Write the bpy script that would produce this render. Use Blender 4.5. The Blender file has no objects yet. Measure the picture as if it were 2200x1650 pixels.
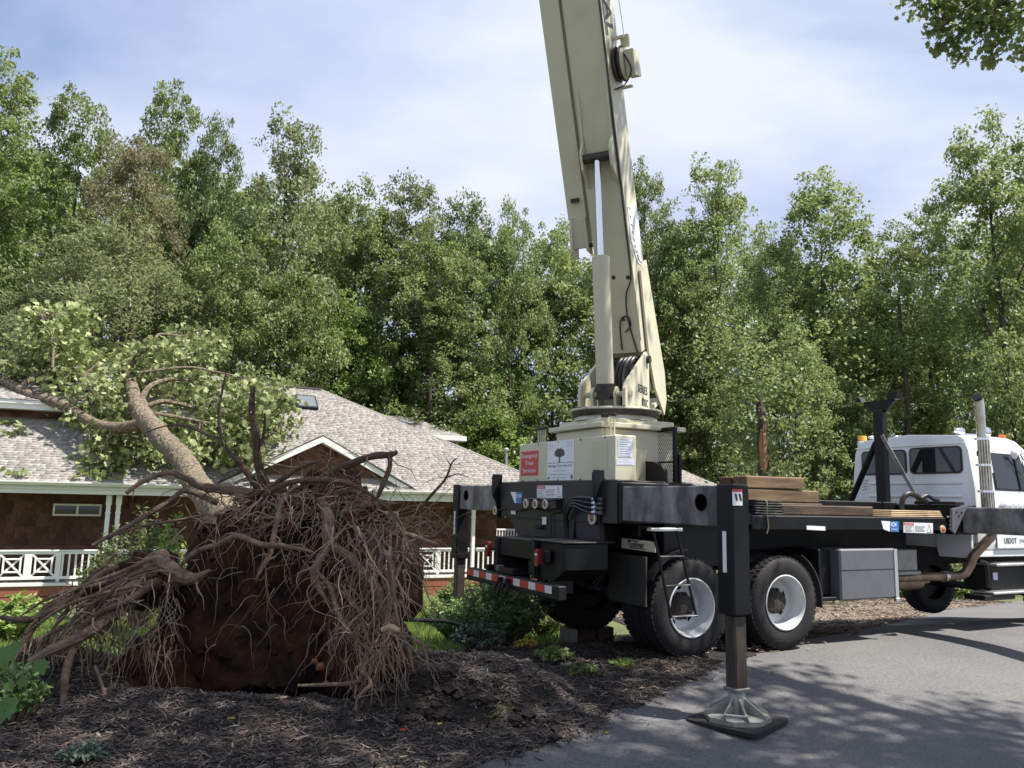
import bpy, math, random
import numpy as np
from mathutils import Vector, Matrix, noise as mnoise
random.seed(7)
RNG = np.random.default_rng(11)
SC = bpy.context.scene
COL = SC.collection
pi = math.pi
rad = math.radians

# ---------------------------------------------------------------- camera
F_PX, PITCH, ROLL, CAM_H = 1670.0, rad(8.45), rad(1.3), 1.66
cam_d = bpy.data.cameras.new('camera'); cam = bpy.data.objects.new('camera', cam_d); COL.objects.link(cam)
cam_d.sensor_width = 36.0; cam_d.lens = 36.0 * F_PX / 2200.0; cam_d.clip_start = 0.05; cam_d.clip_end = 2000
Xr = Vector((1, 0, 0)); Ur = Vector((0, -math.sin(PITCH), math.cos(PITCH))); Fw = Vector((0, math.cos(PITCH), math.sin(PITCH)))
cx = Xr * math.cos(ROLL) + Ur * math.sin(ROLL); cy = -Xr * math.sin(ROLL) + Ur * math.cos(ROLL); cz = -Fw
m = Matrix((cx, cy, cz)).transposed().to_4x4(); m.translation = (0, 0, CAM_H)
cam.matrix_world = m
SC.camera = cam

# ---------------------------------------------------------------- sky, sun, exposure
SUN_AZ, SUN_EL = rad(-9), rad(60)
sun_dir = Vector((math.cos(SUN_EL) * math.cos(SUN_AZ), math.cos(SUN_EL) * math.sin(SUN_AZ), math.sin(SUN_EL)))
W = bpy.data.worlds.new('World'); SC.world = W; W.use_nodes = True
nt = W.node_tree; nt.nodes.clear(); N = nt.nodes; L = nt.links
out = N.new('ShaderNodeOutputWorld'); bg = N.new('ShaderNodeBackground'); bg.inputs['Strength'].default_value = 0.1
sky = N.new('ShaderNodeTexSky'); sky.sky_type = 'NISHITA'; sky.sun_disc = False
sky.sun_elevation = SUN_EL; sky.sun_rotation = math.atan2(sun_dir.x, sun_dir.y); sky.dust_density = 1.2; sky.air_density = 1.0
tc = N.new('ShaderNodeTexCoord'); sep = N.new('ShaderNodeSeparateXYZ'); L.new(tc.outputs['Generated'], sep.inputs[0])
zc = N.new('ShaderNodeMath'); zc.operation = 'MAXIMUM'; zc.inputs[1].default_value = 0.0; L.new(sep.outputs[2], zc.inputs[0])
za = N.new('ShaderNodeMath'); za.operation = 'ADD'; za.inputs[1].default_value = 0.22; L.new(zc.outputs[0], za.inputs[0])
dx = N.new('ShaderNodeMath'); dx.operation = 'DIVIDE'; L.new(sep.outputs[0], dx.inputs[0]); L.new(za.outputs[0], dx.inputs[1])
dy = N.new('ShaderNodeMath'); dy.operation = 'DIVIDE'; L.new(sep.outputs[1], dy.inputs[0]); L.new(za.outputs[0], dy.inputs[1])
cmb = N.new('ShaderNodeCombineXYZ'); L.new(dx.outputs[0], cmb.inputs[0]); L.new(dy.outputs[0], cmb.inputs[1])
mp = N.new('ShaderNodeMapping'); mp.inputs['Rotation'].default_value = (0, 0, 0.6); mp.inputs['Scale'].default_value = (0.8, 1.25, 1); mp.inputs['Location'].default_value = (2.6, 1.3, 0)
L.new(cmb.outputs[0], mp.inputs[0])
n1 = N.new('ShaderNodeTexNoise'); n1.inputs['Scale'].default_value = 0.85; n1.inputs['Detail'].default_value = 7; n1.inputs['Roughness'].default_value = 0.5; n1.inputs['Distortion'].default_value = 0.5
L.new(mp.outputs[0], n1.inputs['Vector'])
cr = N.new('ShaderNodeValToRGB'); cr.color_ramp.elements[0].position = 0.33; cr.color_ramp.elements[1].position = 0.50
L.new(n1.outputs['Fac'], cr.inputs[0])
n2 = N.new('ShaderNodeTexNoise'); n2.inputs['Scale'].default_value = 1.7; n2.inputs['Detail'].default_value = 5; n2.inputs['Roughness'].default_value = 0.5
L.new(mp.outputs[0], n2.inputs['Vector'])
cr2 = N.new('ShaderNodeValToRGB'); cr2.color_ramp.elements[0].position = 0.36; cr2.color_ramp.elements[1].position = 0.64
cr2.color_ramp.elements[0].color = (0.300, 0.348, 0.485, 1); cr2.color_ramp.elements[1].color = (0.455, 0.485, 0.555, 1)
L.new(n2.outputs['Fac'], cr2.inputs[0])
sc10 = N.new('ShaderNodeVectorMath'); sc10.operation = 'SCALE'; sc10.inputs['Scale'].default_value = 10.0; L.new(cr2.outputs[0], sc10.inputs[0])
mx = N.new('ShaderNodeMix'); mx.data_type = 'RGBA'
L.new(cr.outputs[0], mx.inputs[0]); L.new(sky.outputs[0], mx.inputs[6]); L.new(sc10.outputs[0], mx.inputs[7])
L.new(mx.outputs[2], bg.inputs[0]); L.new(bg.outputs[0], out.inputs[0])
sun_l = bpy.data.lights.new('sun', 'SUN'); sun_l.energy = 5.0; sun_l.angle = rad(0.53); sun_l.color = (1.0, 0.95, 0.87)
sun_o = bpy.data.objects.new('sun', sun_l); COL.objects.link(sun_o); sun_o.rotation_euler = sun_dir.to_track_quat('Z', 'Y').to_euler(); sun_o.location = sun_dir * 60
SC.view_settings.view_transform = 'Standard'; SC.view_settings.look = 'None'; SC.view_settings.exposure = 0.95; SC.view_settings.gamma = 1.0
SC.view_settings.use_curve_mapping = False
SC.cycles.max_bounces = 7; SC.cycles.diffuse_bounces = 3; SC.cycles.glossy_bounces = 3; SC.cycles.transmission_bounces = 4
SC.cycles.use_denoising = True; SC.cycles.caustics_reflective = False; SC.cycles.caustics_refractive = False; SC.cycles.sample_clamp_indirect = 6

# ---------------------------------------------------------------- pixel -> place helpers (photo pixels, 2200 x 1650)
def ray(u, v):
    uu, vv = u - 1100, 825 - v
    c, s = math.cos(ROLL), math.sin(ROLL)
    a, b = (c * uu - s * vv) / F_PX, (s * uu + c * vv) / F_PX
    return Vector((a, math.cos(PITCH) - b * math.sin(PITCH), math.sin(PITCH) + b * math.cos(PITCH)))
def at(u, v, Y):
    d = ray(u, v); t = Y / d.y
    return Vector((d.x * t, Y, CAM_H + d.z * t))
def proj(p):
    d = Vector(p) - Vector((0, 0, CAM_H)); yf = d.dot(Fw)
    return 1100 + d.dot(cx) / yf * F_PX, 825 - d.dot(cy) / yf * F_PX
TR_A, TR_X, TR_Y = rad(27.5), 1.97, 8.5
tl = Vector((math.cos(TR_A), math.sin(TR_A))); tw = Vector((-math.sin(TR_A), math.cos(TR_A)))
def TP(u, v, x=None, y=None, z=None):
    d = ray(u, v); O = Vector((-TR_X, -TR_Y)); o = (O.dot(tl), O.dot(tw), CAM_H); dd = (d.xy.dot(tl), d.xy.dot(tw), d.z)
    t = (x - o[0]) / dd[0] if x is not None else ((y - o[1]) / dd[1] if y is not None else (z - o[2]) / dd[2])
    return Vector([o[i] + t * dd[i] for i in range(3)])
def T2W(x, y, z): p = Vector((TR_X, TR_Y)) + tl * x + tw * y; return Vector((p.x, p.y, z))
HA, HD = rad(24), 28.0
hl = Vector((math.cos(HA), math.sin(HA))); hn = Vector((-math.sin(HA), math.cos(HA)))
def H2W(s, d, z): p = hl * s + hn * (HD + d); return Vector((p.x, p.y, z))
def HP(u, v, d=0.0):
    r = ray(u, v); t = (HD + d) / r.xy.dot(hn)
    return r.xy.dot(hl) * t, CAM_H + r.z * t

# ---------------------------------------------------------------- materials
MATS = {}
def _bsdf(name):
    mt = bpy.data.materials.new(name); mt.use_nodes = True; MATS[name] = mt
    return mt, mt.node_tree, mt.node_tree.nodes['Principled BSDF']
def mat(name, col, rough=0.6, metal=0.0, var=0.0, vscale=6.0, col2=None, fac=(0.4, 0.65), bump=0.0, bscale=60.0, island=0.0, stretch=None, spec=0.5, coat=0.0, rvar=0.0, detail=6, objvar=0.0):
    mt, t, b = _bsdf(name); n, k = t.nodes, t.links
    b.inputs['Base Color'].default_value = (*col, 1); b.inputs['Roughness'].default_value = rough; b.inputs['Metallic'].default_value = metal
    b.inputs['Specular IOR Level'].default_value = spec; b.inputs['Coat Weight'].default_value = coat
    tcn = n.new('ShaderNodeTexCoord'); src = tcn.outputs['Object']
    if stretch:
        mpn = n.new('ShaderNodeMapping'); mpn.inputs['Scale'].default_value = stretch; k.new(src, mpn.inputs[0]); src = mpn.outputs[0]
    cur = None
    if col2 is not None or var > 0 or rvar > 0:
        nz = n.new('ShaderNodeTexNoise'); nz.inputs['Scale'].default_value = vscale; nz.inputs['Detail'].default_value = detail; nz.inputs['Roughness'].default_value = 0.62
        k.new(src, nz.inputs['Vector'])
        if col2 is not None:
            r = n.new('ShaderNodeValToRGB'); r.color_ramp.elements[0].position, r.color_ramp.elements[1].position = fac
            r.color_ramp.elements[0].color = (*col, 1); r.color_ramp.elements[1].color = (*col2, 1)
            k.new(nz.outputs['Fac'], r.inputs[0]); cur = r.outputs[0]
        elif var > 0:
            r = n.new('ShaderNodeValToRGB'); r.color_ramp.elements[0].position, r.color_ramp.elements[1].position = 0.25, 0.75
            r.color_ramp.elements[0].color = (*[c * (1 - var) for c in col], 1); r.color_ramp.elements[1].color = (*[min(1, c * (1 + var)) for c in col], 1)
            k.new(nz.outputs['Fac'], r.inputs[0]); cur = r.outputs[0]
        if rvar > 0:
            mr = n.new('ShaderNodeMapRange'); mr.inputs[3].default_value = max(0.03, rough - rvar); mr.inputs[4].default_value = min(1, rough + rvar)
            k.new(nz.outputs['Fac'], mr.inputs[0]); k.new(mr.outputs[0], b.inputs['Roughness'])
    if island > 0:
        gi = n.new('ShaderNodeNewGeometry'); mr = n.new('ShaderNodeMapRange'); mr.inputs[3].default_value = 1 - island; mr.inputs[4].default_value = 1 + island
        k.new(gi.outputs['Random Per Island'], mr.inputs[0])
        hv = n.new('ShaderNodeHueSaturation'); k.new(mr.outputs[0], hv.inputs['Value'])
        if cur: k.new(cur, hv.inputs['Color'])
        else: hv.inputs['Color'].default_value = (*col, 1)
        cur = hv.outputs[0]
    if objvar > 0:
        oi = n.new('ShaderNodeObjectInfo'); mr = n.new('ShaderNodeMapRange'); mr.inputs[3].default_value = 1 - objvar; mr.inputs[4].default_value = 1 + objvar; k.new(oi.outputs['Random'], mr.inputs[0])
        hv = n.new('ShaderNodeHueSaturation'); k.new(mr.outputs[0], hv.inputs['Value']); k.new(cur, hv.inputs['Color']); cur = hv.outputs[0]
    if cur: k.new(cur, b.inputs['Base Color'])
    if bump > 0:
        nb = n.new('ShaderNodeTexNoise'); nb.inputs['Scale'].default_value = bscale; nb.inputs['Detail'].default_value = 5; k.new(src, nb.inputs['Vector'])
        bp = n.new('ShaderNodeBump'); bp.inputs['Strength'].default_value = bump; bp.inputs['Distance'].default_value = 0.02
        k.new(nb.outputs['Fac'], bp.inputs['Height']); k.new(bp.outputs[0], b.inputs['Normal'])
    return mt
def leaf_mat(name, c1, c2, trans=0.36, rough=0.55, objvar=0.12):
    mt, t, b = _bsdf(name); n, k = t.nodes, t.links
    gi = n.new('ShaderNodeNewGeometry'); r = n.new('ShaderNodeValToRGB')
    r.color_ramp.elements[0].color = (*c1, 1); r.color_ramp.elements[1].color = (*c2, 1); k.new(gi.outputs['Random Per Island'], r.inputs[0])
    tcn = n.new('ShaderNodeTexCoord'); nz = n.new('ShaderNodeTexNoise'); nz.inputs['Scale'].default_value = 0.35; nz.inputs['Detail'].default_value = 3; k.new(tcn.outputs['Object'], nz.inputs['Vector'])
    oi = n.new('ShaderNodeObjectInfo'); ad = n.new('ShaderNodeMath'); ad.operation = 'MULTIPLY_ADD'; ad.inputs[1].default_value = objvar * 2
    k.new(oi.outputs['Random'], ad.inputs[0]); k.new(nz.outputs['Fac'], ad.inputs[2])
    mr = n.new('ShaderNodeMapRange'); mr.inputs[1].default_value = 0.3; mr.inputs[2].default_value = 0.9; mr.inputs[3].default_value = 0.72; mr.inputs[4].default_value = 1.3; k.new(ad.outputs[0], mr.inputs[0])
    hv = n.new('ShaderNodeHueSaturation'); k.new(r.outputs[0], hv.inputs['Color']); k.new(mr.outputs[0], hv.inputs['Value'])
    k.new(hv.outputs[0], b.inputs['Base Color']); b.inputs['Roughness'].default_value = rough; b.inputs['Specular IOR Level'].default_value = 0.45
    tb = n.new('ShaderNodeBsdfTranslucent'); hv2 = n.new('ShaderNodeHueSaturation'); hv2.inputs['Value'].default_value = 1.6; hv2.inputs['Hue'].default_value = 0.49
    k.new(hv.outputs[0], hv2.inputs['Color']); k.new(hv2.outputs[0], tb.inputs[0])
    ms = n.new('ShaderNodeMixShader'); ms.inputs[0].default_value = trans; k.new(b.outputs[0], ms.inputs[1]); k.new(tb.outputs[0], ms.inputs[2])
    k.new(ms.outputs[0], n['Material Output'].inputs[0])
    return mt
M = MATS
def asphalt_mat():
    mt, t, b = _bsdf('asphalt'); n, k = t.nodes, t.links; tcn = n.new('ShaderNodeTexCoord')
    def noise(sc, det, rough=.6):
        q = n.new('ShaderNodeTexNoise'); q.inputs['Scale'].default_value = sc; q.inputs['Detail'].default_value = det; q.inputs['Roughness'].default_value = rough; k.new(tcn.outputs['Object'], q.inputs['Vector']); return q
    def ramp(src, p0, p1, c0, c1):
        r = n.new('ShaderNodeValToRGB'); r.color_ramp.elements[0].position, r.color_ramp.elements[1].position = p0, p1; r.color_ramp.elements[0].color, r.color_ramp.elements[1].color = (*c0, 1), (*c1, 1); k.new(src, r.inputs[0]); return r.outputs[0]
    big = ramp(noise(.55, 5).outputs['Fac'], .3, .7, (.115, .116, .122), (.165, .162, .160))
    fine = ramp(noise(38, 6, .85).outputs['Fac'], .36, .66, (.58, .58, .59), (1.45, 1.43, 1.41))
    vor = n.new('ShaderNodeTexVoronoi'); vor.inputs['Scale'].default_value = 60; k.new(tcn.outputs['Object'], vor.inputs['Vector'])
    stone = ramp(vor.outputs['Distance'], .05, .16, (2.0, 1.95, 1.9), (1, 1, 1))
    def mul(a, b_):
        m_ = n.new('ShaderNodeMix'); m_.data_type = 'RGBA'; m_.blend_type = 'MULTIPLY'; m_.inputs[0].default_value = 1; k.new(a, m_.inputs[6]); k.new(b_, m_.inputs[7]); return m_.outputs[2]
    k.new(mul(mul(big, fine), stone), b.inputs['Base Color']); b.inputs['Roughness'].default_value = .88; b.inputs['Specular IOR Level'].default_value = .25
    bp = n.new('ShaderNodeBump'); bp.inputs['Strength'].default_value = .7; bp.inputs['Distance'].default_value = .012; k.new(noise(130, 4, .7).outputs['Fac'], bp.inputs['Height']); k.new(bp.outputs[0], b.inputs['Normal'])
asphalt_mat()
mat('lawn_soil', (0.07, 0.085, 0.03), 0.95, col2=(0.10, 0.12, 0.04), vscale=0.6, bump=0.5, bscale=20)
mat('mulch', (0.026, 0.021, 0.019), 0.95, col2=(0.048, 0.039, 0.033), vscale=9, bump=1.0, bscale=55, spec=0.2)
mat('mulch_chip', (0.075, 0.065, 0.060), 0.9, island=0.6, spec=0.25)
mat('mulch_chip_pale', (0.20, 0.155, 0.12), 0.9, island=0.5, spec=0.25)
mat('clay', (0.060, 0.028, 0.017), 0.95, col2=(0.014, 0.009, 0.007), vscale=4.2, fac=(0.38, 0.62), bump=1.0, bscale=14, spec=0.15)
mat('clay_scar', (0.20, 0.085, 0.038), 0.9, var=0.4, vscale=12, spec=0.15)
mat('root_bark', (0.20, 0.145, 0.105), 0.9, col2=(0.105, 0.07, 0.05), vscale=14, bump=0.8, bscale=60, spec=0.2)
mat('root_dark', (0.075, 0.052, 0.04), 0.9, col2=(0.13, 0.09, 0.065), vscale=14, bump=0.6, bscale=60, spec=0.2)
mat('root_pale', (0.42, 0.31, 0.20), 0.8, var=0.3, vscale=14, spec=0.2)
mat('root_hair', (0.235, 0.175, 0.125), 0.9, island=0.45, spec=0.2)
mat('bark', (0.24, 0.195, 0.14), 0.95, col2=(0.075, 0.06, 0.045), vscale=13, fac=(0.40, 0.60), bump=1.0, bscale=22, spec=0.15)
mat('bark_grey', (0.10, 0.085, 0.07), 0.95, col2=(0.05, 0.043, 0.036), vscale=5, bump=0.8, bscale=20, stretch=(1, 1, 0.25), spec=0.15)
mat('split_wood', (0.36, 0.20, 0.09), 0.8, col2=(0.24, 0.13, 0.06), vscale=4, stretch=(3, 3, 0.3))
mat('shingle', (0.295, 0.277, 0.256), 0.95, island=0.24, var=0.12, vscale=40, spec=0.15)
mat('roof_dark', (0.06, 0.055, 0.052), 0.95, var=0.2, spec=0.15)
mat('shake', (0.135, 0.072, 0.047), 0.85, col2=(0.080, 0.042, 0.029), vscale=3.5, stretch=(6, 6, 0.6), bump=0.5, bscale=30, spec=0.2, objvar=0.35)
mat('shake_mixed', (0.125, 0.065, 0.043), 0.85, island=0.38, spec=0.2)
mat('skirt_brown', (0.26, 0.095, 0.05), 0.75, var=0.15, vscale=3)
mat('white_paint', (0.80, 0.80, 0.76), 0.45, var=0.03, vscale=4)
mat('cream_fascia', (0.74, 0.73, 0.63), 0.5, var=0.04, vscale=3)
mat('deck_grey', (0.28, 0.27, 0.26), 0.8, var=0.2, vscale=6)
mat('glass_dark', (0.015, 0.02, 0.022), 0.04, spec=0.7)
mat('skylight_glass', (0.12, 0.14, 0.15), 0.08, spec=0.8)
mat('metal_vent', (0.5, 0.5, 0.5), 0.45, metal=0.6)
mat('black_paint', (0.0045, 0.005, 0.006), 0.48, rvar=0.14, vscale=5, col2=(0.009, 0.0095, 0.010), fac=(0.45, 0.75), spec=0.28)
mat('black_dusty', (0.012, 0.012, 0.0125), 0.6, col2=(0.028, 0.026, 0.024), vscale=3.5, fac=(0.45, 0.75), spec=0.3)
mat('grey_panel', (0.016, 0.017, 0.019), 0.5, col2=(0.024, 0.024, 0.025), vscale=3, spec=0.4)
mat('worn_steel', (0.060, 0.061, 0.062), 0.5, metal=0.2, col2=(0.30, 0.30, 0.29), vscale=1.6, fac=(0.40, 0.70), stretch=(2.5, 2.5, 1.3), rvar=0.15, detail=10)
mat('rust_steel', (0.042, 0.036, 0.032), 0.55, metal=0.4, col2=(0.085, 0.066, 0.05), vscale=6, stretch=(2, 2, 0.5))
mat('cream_paint', (0.57, 0.54, 0.405), 0.42, col2=(0.44, 0.41, 0.30), vscale=1.7, fac=(0.48, 0.85), spec=0.45)
mat('cream_dirty', (0.52, 0.50, 0.40), 0.55, col2=(0.10, 0.085, 0.06), vscale=4.0, fac=(0.52, 0.75))
mat('grease', (0.022, 0.018, 0.014), 0.5, col2=(0.09, 0.07, 0.05), vscale=14, fac=(0.45, 0.8))
mat('boom_blue', (0.03, 0.045, 0.12), 0.5)
mat('chrome', (0.75, 0.76, 0.78), 0.12, metal=1.0)
mat('stack_chrome', (0.62, 0.60, 0.56), 0.24, metal=1.0, col2=(0.45, 0.40, 0.33), vscale=5)
mat('exhaust_brown', (0.30, 0.22, 0.16), 0.42, metal=0.8, col2=(0.17, 0.12, 0.085), vscale=6)
mat('truck_white', (0.74, 0.76, 0.78), 0.28, var=0.03, vscale=3, coat=0.4)
mat('rim_white', (0.54, 0.56, 0.57), 0.38, col2=(0.30, 0.29, 0.27), vscale=5, fac=(0.55, 0.85), coat=0.2)
mat('rubber_flap', (0.026, 0.026, 0.025), 0.8, col2=(0.06, 0.056, 0.05), vscale=3, fac=(.4, .8), stretch=(3, 3, .7))
mat('rim_dark', (0.02, 0.02, 0.02), 0.6)
mat('hole_black', (0.002, 0.002, 0.002), 0.9, spec=0.0)
mat('hub_dirt', (0.026, 0.022, 0.020), 0.9, col2=(0.06, 0.05, 0.043), vscale=20, bump=0.8, bscale=50)
mat('rubber', (0.014, 0.014, 0.0145), 0.75, col2=(0.032, 0.030, 0.028), vscale=4, fac=(0.45, 0.75), bump=0.3, bscale=40, spec=0.35)
mat('hose', (0.012, 0.012, 0.013), 0.38)
mat('cast_grey', (0.30, 0.31, 0.29), 0.5, metal=0.3, col2=(0.20, 0.20, 0.18), vscale=7)
mat('toolbox_grey', (0.13, 0.135, 0.15), 0.45, metal=0.2, var=0.12, vscale=4)
mat('alu', (0.62, 0.63, 0.64), 0.35, metal=0.8, var=0.1)
mat('red_tape', (0.55, 0.035, 0.03), 0.35); mat('white_tape', (0.75, 0.76, 0.76), 0.35)
mat('red_lens', (0.20, 0.02, 0.018), 0.15, coat=0.5); mat('lamp_rust', (0.30, 0.09, 0.04), 0.4); mat('lamp_ring', (0.66, 0.60, 0.50), 0.5)
mat('amber', (0.9, 0.38, 0.03), 0.2, coat=0.6); mat('orange_lens', (0.75, 0.16, 0.04), 0.25)
mat('sign_white', (0.74, 0.76, 0.78), 0.35); mat('sign_red', (0.52, 0.045, 0.045), 0.35); mat('sign_blue', (0.04, 0.16, 0.46), 0.35)
mat('sign_ghost', (0.52, 0.49, 0.35), 0.5); mat('paper', (0.60, 0.64, 0.74), 0.6)
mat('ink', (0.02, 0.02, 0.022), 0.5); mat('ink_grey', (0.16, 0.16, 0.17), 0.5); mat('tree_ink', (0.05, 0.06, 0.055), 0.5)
mat('timber', (0.21, 0.135, 0.075), 0.85, col2=(0.105, 0.066, 0.038), vscale=3, stretch=(0.6, 5, 5), bump=0.4, bscale=40)
mat('timber_dark', (0.11, 0.072, 0.045), 0.85, col2=(0.042, 0.028, 0.02), vscale=3, stretch=(0.6, 5, 5), bump=0.4, bscale=40)
mat('ply', (0.40, 0.30, 0.17), 0.8, col2=(0.20, 0.14, 0.08), vscale=5, fac=(0.45, 0.7), stretch=(0.7, 3, 8))
mat('strap', (0.30, 0.26, 0.16), 0.8)
mat('concrete', (0.45, 0.43, 0.40), 0.9, var=0.2)
leaf_mat('leaf_dark', (0.068, 0.106, 0.034), (0.155, 0.2, 0.076))
leaf_mat('leaf_mid', (0.108, 0.156, 0.044), (0.235, 0.282, 0.108))
leaf_mat('leaf_bright', (0.128, 0.208, 0.042), (0.258, 0.345, 0.105))
leaf_mat('leaf_olive', (0.115, 0.148, 0.056), (0.225, 0.255, 0.125))
leaf_mat('leaf_brown', (0.132, 0.138, 0.058), (0.225, 0.215, 0.115))
leaf_mat('leaf_fallen', (0.11, 0.15, 0.042), (0.33, 0.37, 0.165), trans=0.22)
leaf_mat('leaf_shrub', (0.095, 0.185, 0.05), (0.23, 0.33, 0.13), trans=0.2, rough=0.35)
leaf_mat('leaf_blue', (0.05, 0.085, 0.06), (0.13, 0.18, 0.13), trans=0.15, rough=0.4)
leaf_mat('leaf_yellow', (0.34, 0.26, 0.04), (0.5, 0.4, 0.08))
leaf_mat('leaf_maple', (0.065, 0.14, 0.035), (0.1, 0.185, 0.055), trans=0.45)
leaf_mat('petal_red', (0.45, 0.03, 0.04), (0.65, 0.06, 0.07)); leaf_mat('petal_pink', (0.42, 0.16, 0.40), (0.55, 0.25, 0.5))
leaf_mat('grass_blade', (0.085, 0.15, 0.025), (0.17, 0.24, 0.05), trans=0.35)

# ---------------------------------------------------------------- mesh helpers
def tag(o, label=None, cat=None, group=None, kind=None):
    if label: o['label'] = label
    if cat: o['category'] = cat
    if group: o['group'] = group
    if kind: o['kind'] = kind
    return o
def link(o, parent=None):
    COL.objects.link(o)
    if parent is not None: o.parent = parent
    return o
def empty(name, loc=(0, 0, 0), rz=0.0):
    o = bpy.data.objects.new(name, None); o.empty_display_size = 0.3; COL.objects.link(o); o.location = loc; o.rotation_euler = (0, 0, rz); return o
def np_mesh(name, V, Q, mats, smooth=False, midx=None):
    """V (n,3) array, Q (m,k) array of equal-sized faces"""
    me = bpy.data.meshes.new(name); V = np.asarray(V, np.float32); Q = np.asarray(Q, np.int32); k = Q.shape[1]
    me.vertices.add(len(V)); me.vertices.foreach_set('co', V.ravel())
    me.loops.add(Q.size); me.loops.foreach_set('vertex_index', Q.ravel())
    me.polygons.add(len(Q)); me.polygons.foreach_set('loop_start', np.arange(0, Q.size, k, dtype=np.int32))
    if midx is not None: me.polygons.foreach_set('material_index', np.asarray(midx, np.int32))
    for mm in mats: me.materials.append(M[mm])
    me.update(calc_edges=True)
    if smooth: me.shade_smooth()
    return me
class MB:
    def __init__(s): s.v = []; s.f = []; s.mi = []; s.cur = 0
    def add(s, vs, fs):
        o = len(s.v); s.v += [tuple(p) for p in vs]; s.f += [tuple(i + o for i in f) for f in fs]; s.mi += [s.cur] * len(fs); return s
    def box(s, a, b, ch=0.0, rot=None, piv=None):
        x0, x1 = sorted((a[0], b[0])); y0, y1 = sorted((a[1], b[1])); z0, z1 = sorted((a[2], b[2]))
        c = min(ch, (x1 - x0) * .45, (y1 - y0) * .45, (z1 - z0) * .45)
        if c <= 0:
            vs = [(x, y, z) for x in (x0, x1) for y in (y0, y1) for z in (z0, z1)]
            fs = [(0, 1, 3, 2), (4, 6, 7, 5), (0, 4, 5, 1), (2, 3, 7, 6), (0, 2, 6, 4), (1, 5, 7, 3)]
        else:
            vs, idx = [], {}
            for sx in (0, 1):
                for sy in (0, 1):
                    for sz in (0, 1):
                        X, Y, Z = (x0, x1)[sx], (y0, y1)[sy], (z0, z1)[sz]
                        dx_, dy_, dz_ = c * (1 - 2 * sx), c * (1 - 2 * sy), c * (1 - 2 * sz)
                        for ax, p in enumerate(((X, Y + dy_, Z + dz_), (X + dx_, Y, Z + dz_), (X + dx_, Y + dy_, Z))):
                            idx[(sx, sy, sz, ax)] = len(vs); vs.append(p)
            g = lambda sx, sy, sz, ax: idx[(sx, sy, sz, ax)]
            fs = []
            for q in (0, 1):
                fs.append(tuple(g(q, a_, b_, 0) for a_, b_ in ((0, 0), (1, 0), (1, 1), (0, 1)))[::(1 if q else -1)])
                fs.append(tuple(g(a_, q, b_, 1) for a_, b_ in ((0, 0), (0, 1), (1, 1), (1, 0)))[::(1 if q else -1)])
                fs.append(tuple(g(a_, b_, q, 2) for a_, b_ in ((0, 0), (1, 0), (1, 1), (0, 1)))[::(1 if q else -1)])
            for p in (0, 1):
                for q in (0, 1):
                    fs.append((g(p, q, 0, 0), g(p, q, 1, 0), g(p, q, 1, 1), g(p, q, 0, 1)))
                    fs.append((g(p, 0, q, 0), g(p, 1, q, 0), g(p, 1, q, 2), g(p, 0, q, 2)))
                    fs.append((g(0, p, q, 1), g(1, p, q, 1), g(1, p, q, 2), g(0, p, q, 2)))
            for sx in (0, 1):
                for sy in (0, 1):
                    for sz in (0, 1): fs.append((g(sx, sy, sz, 0), g(sx, sy, sz, 1), g(sx, sy, sz, 2)))
        if rot is not None:
            pv = Vector(piv) if piv is not None else Vector(((x0 + x1) / 2, (y0 + y1) / 2, (z0 + z1) / 2))
            vs = [tuple(rot @ (Vector(p) - pv) + pv) for p in vs]
        return s.add(vs, fs)
    def prism(s, poly, ext):
        """poly: list of 3D points (planar), extruded by vector ext"""
        n = len(poly); e = Vector(ext); vs = [Vector(p) for p in poly] + [Vector(p) + e for p in poly]
        fs = [tuple(range(n))[::-1], tuple(range(n, 2 * n))] + [(i, (i + 1) % n, n + (i + 1) % n, n + i) for i in range(n)]
        return s.add(vs, fs)
    def tube(s, pts, r, n=8, caps=True):
        pts = [Vector(p) for p in pts]; k = len(pts)
        rs = list(r) if hasattr(r, '__len__') else [r] * k
        vs, fs = [], []; up = None
        for i, p in enumerate(pts):
            d = (pts[min(i + 1, k - 1)] - pts[max(i - 1, 0)])
            d = d.normalized() if d.length > 1e-9 else Vector((0, 0, 1))
            if up is None: up = d.orthogonal().normalized()
            else:
                up = up - d * up.dot(d); up = up.normalized() if up.length > 1e-6 else d.orthogonal().normalized()
            w = d.cross(up)
            for j in range(n):
                a = 2 * pi * j / n; vs.append(p + (up * math.cos(a) + w * math.sin(a)) * rs[i])
        for i in range(k - 1):
            for j in range(n):
                a, b = i * n + j, i * n + (j + 1) % n; fs.append((a, b, b + n, a + n))
        if caps: fs.append(tuple(range(n))[::-1]); fs.append(tuple(range((k - 1) * n, k * n)))
        return s.add(vs, fs)
    def lathe(s, prof, n, o=(0, 0, 0), axis='y', close=False):
        """prof: list of (radius, offset along axis)"""
        o = Vector(o); vs, fs = [], []; k = len(prof)
        for r_, h in prof:
            for j in range(n):
                a = 2 * pi * j / n; c, q = math.cos(a) * r_, math.sin(a) * r_
                vs.append(o + Vector({'y': (c, h, q), 'z': (c, q, h), 'x': (h, c, q)}[axis]))
        for i in range(k - 1):
            for j in range(n):
                a, b = i * n + j, i * n + (j + 1) % n; fs.append((a, a + n, b + n, b))
        if close: fs.append(tuple(range(n))); fs.append(tuple(range((k - 1) * n, k * n))[::-1])
        return s.add(vs, fs)
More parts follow.
